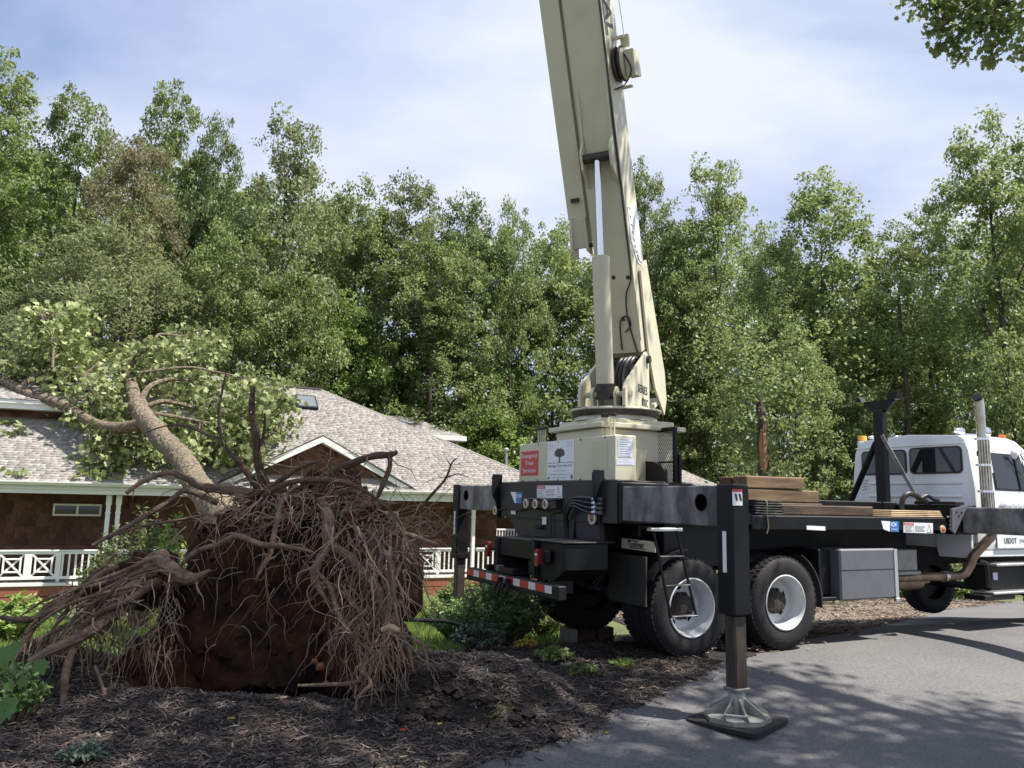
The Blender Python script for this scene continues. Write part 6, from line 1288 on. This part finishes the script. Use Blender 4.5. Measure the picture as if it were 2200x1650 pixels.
# roof equipment
p = TP(1853, 951, x=5.25); bc = MB().lathe([(.075, p.z - .05), (.08, p.z), (.075, p.z + .02)], 20, (5.25, p.y, 0), 'z', True).build('beacon_base', 'truck_white', cabo, smooth=True); MB().lathe([(.068, p.z + .021), (.068, p.z + .09), (.058, p.z + .105), (.0005, p.z + .107)], 20, (5.25, p.y, 0), 'z').build('beacon_lens', 'amber', bc, smooth=True); boxo('beacon_bracket', (5.18, p.y - .12, p.z - .085), (5.34, p.y + .05, p.z - .052), 'truck_white', bc)
def roof_lamp(u, v, x, r):
    c = TP(u, v, x=x); o = MB().lathe([(r * .98, 0), (r, -.02), (r * .9, -.09), (r * .55, -.15), (.0005, -.17)], 20, c, 'x').build('roof_lamp', 'chrome', cabo, smooth=True); tubeo('lamp_stem', [(c.x + .02, c.y, c.z - r), (c.x + .02, c.y, 2.70)], .012, 'chrome', o, 6); MB().lathe([(r * .97, .001), (r * .5, .02), (.0005, .025)], 18, c, 'x').build('lens', 'skylight_glass', o)
roof_lamp(2066, 927, 6.0, .06); roof_lamp(2118, 929, 5.9, .085); roof_lamp(1879, 942, 6.1, .05); roof_lamp(1934, 941, 6.1, .045)
tubeo('air_horn', [(6.0, .75, 2.80), (6.35, .75, 2.80), (6.5, .75, 2.80)], [.03, .035, .06], 'chrome', cabo, 10)
MB().lathe([(.05, 2.74), (.045, 2.79), (.0005, 2.80)], 12, (6.35, .35, 0), 'z').build('clearance_lamp', 'orange_lens', cabo, smooth=True)
mr_ = tubeo('mirror_arm', catmull([(6.35, .1, 2.50), (6.6, -.15, 2.48), (6.75, -.25, 2.46)], 4), .012, 'chrome', cabo, 6); tubeo('mirror_arm', catmull([(6.35, .05, 1.95), (6.6, -.15, 2.0), (6.75, -.25, 2.05)], 4), .012, 'chrome', cabo, 6); boxo('mirror', (6.74, -.33, 2.05), (6.78, -.18, 2.45), 'chrome', cabo)
MB().lathe([(.0005, -.035), (.07, -.02), (.095, 0), (.0005, .005)], 18, (6.05, .02, 2.50), 'y').build('convex_mirror', 'truck_white', cabo, smooth=True)
MB().tube([(6.12, -.02, 2.48), (6.6, -.05, 2.0)], .01, 6).build('mirror_stay', 'chrome', cabo)
# ---------------------------------------------------------------- crane on the truck
BXx, by0, by1, bz0, bz1 = -.75, .37, 2.57, 1.888, 2.39
cbx = boxo('control_box', (BXx, by0, bz0), (-.455, by1, bz1), 'cream_paint', K, .012)
for y in (.55, 1.05, 1.55, 2.05, 2.45):
    for z in (bz0 + .02, bz1 - .02): MB().lathe([(.011, 0), (.011, -.006), (.0005, -.007)], 8, (BXx - .0005, y, z), 'x').build('screw', 'ink', cbx)
def rear_sign(u0, v0, u1, v1, mt, name):
    a, b = TP(u0, v0, x=BXx - .001), TP(u1, v1, x=BXx - .001); y0, y1 = max(a.y, b.y), min(a.y, b.y)
    # panel corners seen from behind: left edge is the larger y
    o = boxo(name, (BXx - .004, y1, b.z), (BXx - .001, y0, a.z), mt, cbx, 0); return o, y0, y1, b.z, a.z
o, ya, yb, za_, zb_ = rear_sign(1120, 971, 1156, 1021, 'sign_red', 'sign')
XL = (0, -1, 0)
for k, wd in enumerate(('Emergency', 'Tree', 'Services')):
    wf = (.92, .46, .74)[k]; w_ = (ya - yb) * wf; text('lettering', wd, 'sign_white', o, (BXx - .006, (ya + yb) / 2 + w_ / 2, zb_ - (zb_ - za_) * (.27 + .30 * k)), XL, (0, 0, 1), (zb_ - za_) * .17, w_, extrude=0, bold=.006)
o, ya, yb, za_, zb_ = rear_sign(1177, 949, 1233, 1031, 'sign_white', 'sign')
Wd_, Hh_ = ya - yb, zb_ - za_
def sp(a, b): return Vector((BXx - .006, ya - Wd_ * a, za_ + Hh_ * b))
text('lettering', 'Heritage Tree Care, LLC', 'ink', o, sp(.04, .335), XL, (0, 0, 1), Hh_ * .062, Wd_ * .92, shear=.28, extrude=0)
text('lettering', 'Tree Felling, Trim & Removal', 'ink_grey', o, sp(.28, .225), XL, (0, 0, 1), Hh_ * .026, Wd_ * .42, extrude=0); text('lettering', '(770) 492-8733 | HeritageTreeCareLLC.com', 'ink_grey', o, sp(.10, .135), XL, (0, 0, 1), Hh_ * .028, Wd_ * .80, extrude=0); text('lettering', 'Licensed Arborist on Call 24/7', 'ink_grey', o, sp(.22, .055), XL, (0, 0, 1), Hh_ * .026, Wd_ * .52, extrude=0)
MB().prism([sp(.02, .435), sp(.98, .435), sp(.98, .445), sp(.02, .445)], (-.0005, 0, 0)).build('sign_rule', 'ink', o)
for k, (l_, r_) in enumerate((('Tree Removal', 'Land Clearing'), ('Trimming & Pruning', 'Stump Grinding'), ('Storm Work', 'Crane Service'))):
    text('lettering', l_, 'ink_grey', o, sp(.05, .90 - .052 * k), XL, (0, 0, 1), Hh_ * .022, Wd_ * (.15, .23, .14)[k], extrude=0); text('lettering', r_, 'ink_grey', o, sp(.74, .93 - .055 * k), XL, (0, 0, 1), Hh_ * .022, Wd_ * .21, extrude=0)
crn = []
for k in range(46):
    a = 2 * pi * k / 46; r = (1 + .10 * math.sin(k * 2.7) + .07 * math.sin(k * 5.1)); crn.append(sp(.475 + .19 * r * math.cos(a) * (1.0 if math.sin(a) > -.3 else 1.08), .665 + .135 * r * math.sin(a) * (1.0 if math.sin(a) > 0 else .62)))
MB().prism(crn, (-.0006, 0, 0)).build('sign_tree', 'tree_ink', o); MB().prism([sp(.455, .60), sp(.495, .60), sp(.50, .45), sp(.45, .45)], (-.0006, 0, 0)).build('sign_tree_trunk', 'tree_ink', o)
text('lettering', 'f', 'sign_white', boxo('sign_icon', (BXx - .0065, sp(.965, 0).y, sp(0, .03).z), (BXx - .006, sp(.895, 0).y, sp(0, .12).z), 'ink', o, 0), Vector((BXx - .008, sp(.92, 0).y, sp(0, .045).z)), XL, (0, 0, 1), .03, extrude=0); boxo('sign_icon', (BXx - .0065, sp(.10, 0).y, sp(0, .03).z), (BXx - .006, sp(.03, 0).y, sp(0, .085).z), 'ink_grey', o, 0)
rear_sign(1272, 948, 1306, 1008, 'sign_ghost', 'faded_sign_mark')
for (u0, v0, u1, v1) in ((1328, 942, 1358, 982), (1324, 985, 1363, 999)):
    q = [TP(*c, y=by0 - .001) for c in ((u0, v0), (u1, v0 + 1), (u1, v1 + 1), (u0, v1))]; pc = decal('chart', cbx, *q, 'paper', (0, -.002, 0)); xd, yd = q[2] - q[3], q[0] - q[3]
    nn = 8 if v1 - v0 > 20 else 3
    for k in range(nn): p_ = q[3] + xd * .08 + yd * ((k + .5) / nn) - Vector((0, .003, 0)); MB().prism([p_, p_ + xd * (.8 - .1 * (k % 3)), p_ + xd * (.8 - .1 * (k % 3)) + yd * .02, p_ + yd * .02], (0, -.0005, 0)).build('chart_line', 'ink_grey', pc)
# decals on the rear panel
danger(rp, [TP(*c, x=RX - .014) for c in ((1154, 1043), (1208, 1043), (1208, 1070), (1154, 1069))], (-1, 0, 0))
q = [TP(*c, x=RX - .013) for c in ((1109, 1057), (1122, 1057), (1122, 1081), (1109, 1081))]; o = decal('sticker', rp, *q, 'sign_blue', (-.002, 0, 0)); xd, yd = q[2] - q[3], q[0] - q[3]; text('lettering', 'ICM', 'sign_white', o, q[3] + xd * .12 + yd * .5 - Vector((.004, 0, 0)), xd, yd, .04, xd.length * .75, extrude=0, bold=.02)
q = [TP(*c, x=RX - .013) for c in ((1097, 1057), (1109, 1057), (1109, 1080), (1106, 1081), (1098, 1073))]; decal('sticker', rp, *q[:4], 'sign_white', (-.002, 0, 0))
for c in (((1165, 1111), (1174, 1111), (1174, 1127), (1165, 1127)), ((1098, 1097), (1108, 1097), (1108, 1105), (1098, 1104))): decal('small_decal', rp, *[TP(*e, x=RX - .024) for e in c], 'sign_white', (-.002, 0, 0))
boxo('plate_lamp', (RX - .06, 1.50, 1.32), (RX - .012, 1.66, 1.36), 'black_paint', K, .01)
# levers
def lever(p, h, parent): t_ = tubeo('lever', [p, Vector(p) + Vector((0, 0, h))], .010, 'cream_paint', parent, 6); MB().lathe([(.0005, h - .02), (.026, h - .015), (.028, h + .015), (.0005, h + .03)], 10, p, 'z').build('lever_knob', 'ink', t_, smooth=True)
for k in range(4): lever(Vector((-.62, .56 + .075 * k, bz1)), .24 + .01 * (k % 2), cbx); lever(Vector((-.60, 2.14 + .06 * k, bz1)), .20, cbx)
for k in range(3): lever(Vector((-.55, 1.02 + .05 * k, bz1)), .045, cbx)
# pedestal, turntable
CT = Vector((-.12, 1.25, 0))
pd = MB().box((-.66, .74, 1.888), (.42, 1.76, 2.50), .012).build('pedestal', 'cream_paint', K)
boxo('pedestal_cap', (-.73, .66, 2.503), (.50, 1.84, 2.56), 'cream_paint', K); boxo('pedestal_step', (-.62, .74, 2.563), (.38, 1.76, 2.62), 'cream_paint', K)
MB().lathe([(.52, 2.622), (.50, 2.675), (.2, 2.675)], 40, CT, 'z').build('bearing_skirt', 'cream_dirty', K, smooth=True)
MB().lathe([(.2, 2.676), (.52, 2.677), (.535, 2.70), (.535, 2.738), (.2, 2.738)], 48, CT, 'z').build('slew_ring', 'grease', K, smooth=True)
MB().lathe([(.2, 2.739), (.555, 2.740), (.565, 2.75), (.555, 2.77), (.2, 2.772)], 48, CT, 'z').build('turntable', 'cream_dirty', K, smooth=True)
# mesh guard beside the operator's stand
g0, g1, g2, g3 = TP(1392, 921, x=.12), TP(1450, 917, x=.12), TP(1455, 1043, x=.12), TP(1388, 1043, x=.12)
gx = .12; ga, gb_, gz0, gz1 = g1.y, g0.y, 1.60, (g0.z + g1.z) / 2
gd = MB().box((gx, ga, gz0), (gx + .04, ga + .05, gz1), .005).build('mesh_guard', 'black_paint', K)
boxo('guard_post', (gx, gb_ - .05, gz0), (gx + .04, gb_, gz1), 'black_paint', gd); boxo('guard_bar', (gx, ga + .052, gz1 - .05), (gx + .04, gb_ - .052, gz1 - .001), 'black_paint', gd); boxo('guard_bar', (gx + .005, ga + .052, 2.12), (gx + .035, gb_ - .052, 2.14), 'black_paint', gd)
b = MB(); wv, hv = gb_ - ga - .1, gz1 - gz0 - .05; sx_, sz_ = .042, .05; nxx = int(wv / sx_)
for k in range(nxx + 1):
    x0 = ga + .05 + k * sx_ - sx_ / 2; zz = gz0; pts_ = []
    i = 0
    while zz < gz1 - .05: pts_.append((gx + .02, min(max(x0 + (sx_ / 2 if i % 2 else -sx_ / 2) * .92, ga + .04), gb_ - .04), zz)); zz += sz_ / 2; i += 1
    b.tube(pts_, .0042, 4, caps=False)
mpn_ = b.build('expanded_mesh', 'black_paint', gd); mpn_['kind'] = 'stuff'
boxo('guard_post', (gx + .045, ga - .02, 1.6), (gx + .085, ga + .03, 2.22), 'black_paint', gd)
oq = [TP(*c, x=-.05) for c in ((1367, 1043), (1428, 1043), (1428, 1012), (1421, 1000), (1400, 992), (1369, 989))]
MB().prism(oq, (.04, 0, 0)).build('operator_panel', 'black_paint', K)
MB().prism([(-.40, .34, 1.56), (.30, .34, 1.56), (.30, .34, 1.88), (-.40, .34, 1.90)], (0, .03, 0)).build('stand_side', 'black_paint', K)
# turret, boom and lift cylinder: own frame along the boom heading
ga_ = rad(-144.47); G = Vector((math.cos(ga_), math.sin(ga_), 0)); Qv = Vector((.5811, -.8138, 0)); EL = rad(67.8); Zv = Vector((0, 0, 1))
D = G * math.cos(EL) + Zv * math.sin(EL); NT = -G * math.sin(EL) + Zv * math.cos(EL); B0 = Vector((.135, 1.385, 3.4))
def bf(mm, q, nn): return B0 + D * mm + Qv * q + NT * nn       # boom frame
def gf(g, q, z): return CT + G * g + Qv * q + Zv * z           # turret frame
def bbox(name, m0, m1, q0, q1, n0, n1, mt, parent):
    b = MB(); P = [bf(m_, q_, n_) for m_ in (m0, m1) for q_ in (q0, q1) for n_ in (n0, n1)]; b.add(P, [(0, 1, 3, 2), (4, 6, 7, 5), (0, 4, 5, 1), (2, 3, 7, 6), (0, 2, 6, 4), (1, 5, 7, 3)]); return b.build(name, mt, parent)
WB, DB = .45, .53; h = WB / 2
boom = bbox('boom', .15, 9.6, -h, h, 0, DB, 'cream_paint', K)
for q0 in (-h - .012, h + .002): bbox('boom_edge_strip', .3, 9.6, q0, q0 + .010, .0, .03, 'cream_paint', boom)
bbox('boom_section', 9.605, 15.0, -h + .05, h - .05, .05, DB - .05, 'cream_paint', boom); bbox('boom_tip_section', 15.005, 19.0, -h + .09, h - .09, .09, DB - .09, 'cream_paint', boom)
for q0, sgn in ((h + .014, 1), (-h - .042, -1)):   # tail cheek plates
    pr = [bf(1.15, q0, DB * .45), bf(1.25, q0, DB + .002), bf(.3, q0, DB + .16), bf(-.30, q0, DB + .26), bf(-.68, q0, DB + .20), bf(-.84, q0, DB + .02), bf(-.40, q0, .28), bf(.1, q0, .18), bf(.5, q0, .2)]
    MB().prism(pr, Qv * .028).build('tail_plate', 'cream_paint', boom)
bbox('boom_heel', -.42, .148, -h + .012, h - .012, .22, DB + .02, 'cream_dirty', boom)
bbox('tail_floor', -.66, -.60, -h - .01, h + .01, .25, DB + .02, 'cream_dirty', boom)
# blue stripe and lettering
sl_ = [bf(6.0, -h + .004, -.003), bf(6.0, -h + .028, -.003), bf(6.9, -h + .028, -.003), bf(6.9, -h + .004, -.003)]
LT = bf(7.55, h + .004, .27)
mL = min((abs(proj(T2W(*bf(m_, h, .25)))[1] - 78), m_) for m_ in np.arange(3, 9, .01))[1]
text('lettering', 'NATIONAL', 'ink', boom, bf(mL + 1.75, h + .004, .14), -D, NT, .26, 1.75, extrude=0, bold=.015)
bbox('lettering_rule', mL, mL + 1.8, h + .002, h + .004, .085, .105, 'ink', boom)
# stowed jib on the boom's far flank
J0 = 1.55
jib = bbox('stowed_jib', J0 + .35, 9.4, -h - .30, -h - .06, .02, .26, 'cream_paint', K)
bbox('jib_stripe', 5.35, 6.6, -h - .0585, -h - .0565, .02, .20, 'boom_blue', jib)
MB().prism([bf(J0 + .36, -h - .28, .0), bf(J0 - .05, -h - .30, -.06), bf(J0 - .16, -h - .30, .02), bf(J0 - .16, -h - .30, .14), bf(J0 + .36, -h - .28, .22)], Qv * .03).build('jib_hinge', 'cream_paint', jib); MB().prism([bf(J0 + .36, -h - .10, .0), bf(J0 - .05, -h - .10, -.02), bf(J0 - .12, -h - .10, .12), bf(J0 + .36, -h - .10, .22)], Qv * .03).build('jib_hinge', 'cream_paint', jib)
bbox('jib_foot', J0 - .02, J0 + .348, -h - .268, -h - .102, .005, .20, 'cream_dirty', jib); MB().tube([bf(J0 - .0, -h - .32, .05), bf(J0 - .0, -h + .02, .05)], .03, 8).build('jib_pin', 'grease', jib); bbox('jib_latch', J0 + .55, J0 + .6, -h - .22, -h - .12, -.03, .02, 'grease', jib)
# lift cylinder
LP0 = gf(.36, 0, 2.93)
best = min((abs(proj(T2W(*bf(m_, 0, -.10)))[1] - 338), m_) for m_ in np.arange(1.5, 6, .01))[1]
UP = bf(best, 0, -.11); cd_ = (UP - LP0).normalized(); Ltot = (UP - LP0).length
bar_l = min((abs(proj(T2W(*(LP0 + cd_ * a)))[1] - 553), a) for a in np.arange(.8, 3.2, .01))[1]
cyl = MB().tube([LP0 - cd_ * .05, LP0 + cd_ * .1, LP0 + cd_ * bar_l], [.10, .105, .105], 24).build('lift_cylinder', 'cream_paint', K, smooth=True)
tubeo('cylinder_gland', [LP0 + cd_ * (bar_l - .01), LP0 + cd_ * (bar_l + .015)], .085, 'cream_paint', cyl, 24); tubeo('cylinder_rod', [LP0 + cd_ * bar_l, UP - cd_ * .04], .040, 'chrome', cyl, 18)
tubeo('cylinder_base', [LP0 - cd_ * .06, LP0 + cd_ * .13], .1075, 'grease', cyl, 24)
tubeo('rod_pin', [UP - Qv * .17, UP + Qv * .17], .06, 'grease', cyl, 12)
for q0 in (-.20, .17):
    MB().prism([bf(best - .35, q0, .0), bf(best - .12, q0, -.17), bf(best + .08, q0, -.17), bf(best + .22, q0, -.05), bf(best + .9, q0, .0)], Qv * .03).build('rod_bracket', 'cream_paint', boom)
bbox('wear_plate', best + .0, best + .45, -.165, .165, -.03, -.001, 'cream_paint', boom)
tubeo('base_pin', [LP0 - Qv * .33, LP0 + Qv * .33], .035, 'cream_paint', K, 12)
for q0 in (-.16, .13): MB().prism([gf(.42, q0, 2.775), gf(.46, q0, 2.93), gf(.38, q0, 3.02), gf(.29, q0, 2.98), gf(.26, q0, 2.775)], Qv * .03).build('clevis_plate', 'cream_paint', K)
# turret cheek plates
tp_ = []
for q0 in (-.30, .26):
    b = MB().prism([gf(.50, q0, 2.775), gf(.50, q0, 2.98), gf(.44, q0, 3.06), gf(-.34, q0, 3.56), gf(-.44, q0, 3.50), gf(-.46, q0, 2.775)], Qv * .035); tp_.append(b.build('turret_plate', 'cream_paint', K))
text('lettering', 'SERIES', 'ink', tp_[1], gf(.02, .2985, 3.0), -G, Zv, .10, .38, extrude=0, bold=.012); text('lettering', '800C', 'ink', tp_[1], gf(-.12, .2985, 2.845), -G, Zv, .10, .27, extrude=0, bold=.012)
MB().lathe([(.05, 0), (.05, .03), (.0005, .032)], 14, (0, 0, 0), 'y').build('pin_cap', 'cream_dirty', tp_[1]).matrix_local = Matrix.Translation(gf(.36, .296, 2.93)) @ Matrix(((Qv.y, Qv.x, 0, 0), (-Qv.x, Qv.y, 0, 0), (0, 0, 1, 0), (0, 0, 0, 1)))
MB().tube([gf(-.36, -.34, 3.46), gf(-.36, .34, 3.46)], .05, 12).build('pivot_pin', 'grease', K)
MB().prism([gf(-.30, -.262, 2.775), gf(-.30, .258, 2.775), gf(-.30, .258, 3.3), gf(-.30, -.262, 3.3)], G * .02).build('turret_back', 'cream_dirty', K)
for k in range(4):
    q0 = .02 + .05 * k; tubeo('boom_hose', catmull([gf(-.05, q0, 2.78), gf(.0, q0 - .01, 3.1), gf(.02, q0 + .02, 3.34), gf(-.1, q0 + .05, 3.45), gf(-.22, q0 + .04, 3.4)], 6), .022, 'hose' if k != 2 else 'worn_steel', K, 8)
tubeo('boom_line', catmull([bf(.15, h - .05, -.012), bf(.6, h - .12, -.02), bf(.9, h - .1, -.02), bf(1.1, h - .02, -.015), bf(1.6, h - .01, -.012), bf(4.0, h - .004, -.012), bf(5.55, h + .005, -.01), bf(5.7, h + .06, .1)], 6), .010, 'hose', boom, 6)
tubeo('boom_line', catmull([bf(.2, -.02, -.015), bf(.55, .0, -.02), bf(.62, .10, -.02), bf(.5, .13, -.02), bf(.42, .05, -.02)], 5), .010, 'hose', boom, 6); boxo('line_clamp', tuple(bf(.62, .03, -.03)), tuple(bf(.56, .06, .0)), 'ink', boom, 0)
for mm_, q0 in ((1.1, h - .06), (1.12, -.02)): MB().lathe([(.028, 0), (.02, .004), (.0005, .005)], 10, (0, 0, 0), 'z').build('grease_nipple', 'grease', boom).matrix_local = Matrix.Translation(bf(mm_, q0, -.003)) @ Matrix((( Qv.x, D.x, -NT.x, 0), (Qv.y, D.y, -NT.y, 0), (Qv.z, D.z, -NT.z, 0), (0, 0, 0, 1)))
# angle chart plate at the boom foot
chart = MB().prism([bf(1.95, h + .004, .12), bf(1.55, h + .004, .10), bf(1.25, h + .004, .26), bf(1.2, h + .004, .42), bf(1.35, h + .004, .50), bf(2.0, h + .004, .50)], Qv * .003).build('angle_chart', 'sign_white', boom)
for k in range(11):
    a = k / 10; c0 = bf(1.95 - .7 * math.sin(a * 1.5), h + .008, .15 + .27 * (1 - math.cos(a * 1.4))); MB().tube([c0, c0 + NT * .05 - D * .03], .006, 4).build('chart_mark', 'ink_grey', chart)
# length-indicator cable reel
RC = bf(min((abs(proj(T2W(*bf(m_, h, .3)))[1] - 140), m_) for m_ in np.arange(3, 9, .01))[1], h + .02, .33)
def axq(prof, n, c, name, mt, parent):
    b = MB().lathe(prof, n, (0, 0, 0), 'x'); b.v = [tuple(c + Qv * x + D * y + NT * z) for x, y, z in b.v]; return b.build(name, mt, parent, smooth=True)
reel = axq([(.20, .0), (.21, .015), (.20, .03), (.16, .035), (.16, .055), (.20, .06), (.21, .075), (.20, .09), (.0005, .09)], 28, RC, 'cable_reel', 'grease', K); axq([(.19, .0905), (.17, .12), (.0005, .125)], 28, RC, 'reel_cover', 'cream_paint', reel)
def rbox(name, m0, m1, q0, q1, n0, n1, mt, parent):
    b = MB(); P = [RC + D * m_ + Qv * q_ + NT * n_ for m_ in (m0, m1) for q_ in (q0, q1) for n_ in (n0, n1)]; b.add(P, [(0, 1, 3, 2), (4, 6, 7, 5), (0, 4, 5, 1), (2, 3, 7, 6), (0, 2, 6, 4), (1, 5, 7, 3)]); return b.build(name, mt, parent)
rbox('reel_box', -.17, .13, .13, .24, -.10, .14, 'cream_paint', reel); rbox('reel_bracket', .19, .33, .06, .16, .04, .09, 'cream_paint', reel); rbox('reel_arm', .29, .32, -.05, .12, -.02, .06, 'cream_paint', reel); rbox('reel_arm', -.29, -.26, -.05, .16, -.05, .02, 'cream_paint', reel)
tubeo('reel_cable', catmull([RC + D * .1 + Qv * .12 - NT * .1, RC - D * .1 + Qv * .2 - NT * .12, RC - D * .25 + Qv * .1 - NT * .1, RC - D * .3 - NT * .2], 5), .009, 'hose', reel, 6); tubeo('reel_wire', [RC + D * .2 + Qv * .1 + NT * .1, RC + D * 3 + Qv * .0 + NT * .12], .004, 'worn_steel', reel, 5)

# ================================================================ things on the deck and under the truck
def beam(name, u0, v0, u1, v1, y0, y1, mt, label, cat, grp, ztop=None, jit=.0):
    a, b = TP(u0, v0, y=y0), TP(u1, v1, y=y0); x0, x1 = a.x, b.x; z1 = max(a.z, b.z) if ztop is None else ztop; z0 = z1 - .15
    return x0, x1, z0, z1
def timber(x0, x1, y0, y1, z0, z1, mt, label, rz_=0.0, cat='timber', grp='timber cribbing on the deck'):
    c = T2W((x0 + x1) / 2, (y0 + y1) / 2, z0); o = MB().box((-(x1 - x0) / 2, -(y1 - y0) / 2, 0), ((x1 - x0) / 2, (y1 - y0) / 2, z1 - z0), .014)
    o.v = [(x + nz(x * 3, y * 7, z * 7) * .008, y + nz(x * 2, y * 5, z * 9 + 4) * .008, z + nz(x * 2.5, y * 3, 8) * .008) for x, y, z in o.v]
    ob = o.build('timber', mt); ob.location = c; ob.rotation_euler = (0, 0, TR_A + rz_); tag(ob, label, cat, grp); return ob
z = 1.548
for k in range(6): timber(1.02, 1.48, .10 + .005 * k, .72, z + .001 + k * .029, z + k * .029 + .027, 'rubber', 'black rubber crane mat, %s of the stack of six on the deck' % ('lowest', 'second lowest', 'third lowest', 'third highest', 'second highest', 'topmost')[k], .02 * (k % 3 - 1), 'mat', 'stack of black mats')
timber(1.35, 1.95, .92, 1.10, z, z + .17, 'timber_dark', 'short dark timber low in the stack behind the black mats'); timber(1.5, 2.75, .62, .88, z, z + .15, 'timber_dark', 'dark lower timber supporting the pale cribbing stack', .01)
xa, xb, xc, xd_ = TP(1607, 1050, y=.62).x, TP(1762, 1050, y=.62).x, TP(1728, 1022, y=.62).x, TP(1604, 1030, y=.62).x
timber(xa, xb, .63, .86, z + .155, z + .315, 'timber', 'longer pale timber lying under the topmost block of the stack')
timber(xd_ - .02, xd_ + .16, .88, 1.10, z + .32, z + .46, 'timber_dark', 'end-on square timber at the left of the stack top', .06); timber(xd_, xc, .62, .86, z + .32, z + .475, 'timber', 'topmost pale timber block on the cribbing stack', -.015)
timber(1.62, 3.26, .26, .47, z, z + .125, 'timber_dark', 'long dark brown timber lying along the near deck edge', .0); timber(1.5, 1.62, .3, .48, z, z + .12, 'timber_dark', 'short dark block against the end of the long brown timber')
for k in range(4): timber(3.28 + .02 * k, 4.34, .02 + .012 * k, .55, z + k * .0225, z + k * .0225 + .021, 'ply', '%s weathered plywood sheet of the four at the deck front' % ('lowest', 'second lowest', 'second highest', 'topmost')[k], .006 * (k % 2), 'plywood', 'plywood sheets on the deck')
sp_ = MB(); P_ = [Vector(T2W(*p)) for p in ((1.10, .08, 1.73), (1.09, -.02, 1.70), (1.09, -.022, 1.55), (1.10, -.025, 1.42), (1.075, -.02, 1.34))]
tag(sp_.tube(catmull(P_, 3), .007, 5).build('strap', 'strap'), 'tan webbing strap hanging over the deck edge beside the black mats', 'strap')
# outrigger pad board
c = T2W(ox, oy, gzr); b = MB(); pr = rrect((0, 0, 0), (1, 0, 0), (0, 1, 0), .66, .62, .06, 4); b.prism(pr, (0, 0, .029)); pb = b.build('outrigger_pad', 'rubber'); pb.location = (c.x, c.y, gzr + .001); pb.rotation_euler = (0, 0, TR_A + rad(20)); tag(pb, 'black square pad board under the near outrigger foot on the driveway', 'pad')
# blocks under the far rear wheels
for (dx_, y0, w_, d_, h0, mt_, lab) in ((-.16, 2.02, .10, .30, .30, 'concrete', 'pale upright block standing beside the cribbing under the far rear wheel'), (.02, 2.05, .24, .42, .28, 'timber_dark', 'dark wooden cribbing block under the far rear wheel'), (.30, 2.05, .25, .42, .29, 'timber_dark', 'second wooden cribbing block nearer the tandem axles')):
    p = T2W(dx_, y0 + .2, 0); g_ = gz(p.x, p.y) + .02; ob = MB().box((-w_ / 2, -d_ / 2, -.05), (w_ / 2, d_ / 2, max(.1, AX - .525 - g_)), .01).build('block', mt_); ob.location = (p.x, p.y, g_); ob.rotation_euler = (0, 0, TR_A); tag(ob, lab, 'block', 'blocks under the far wheels')
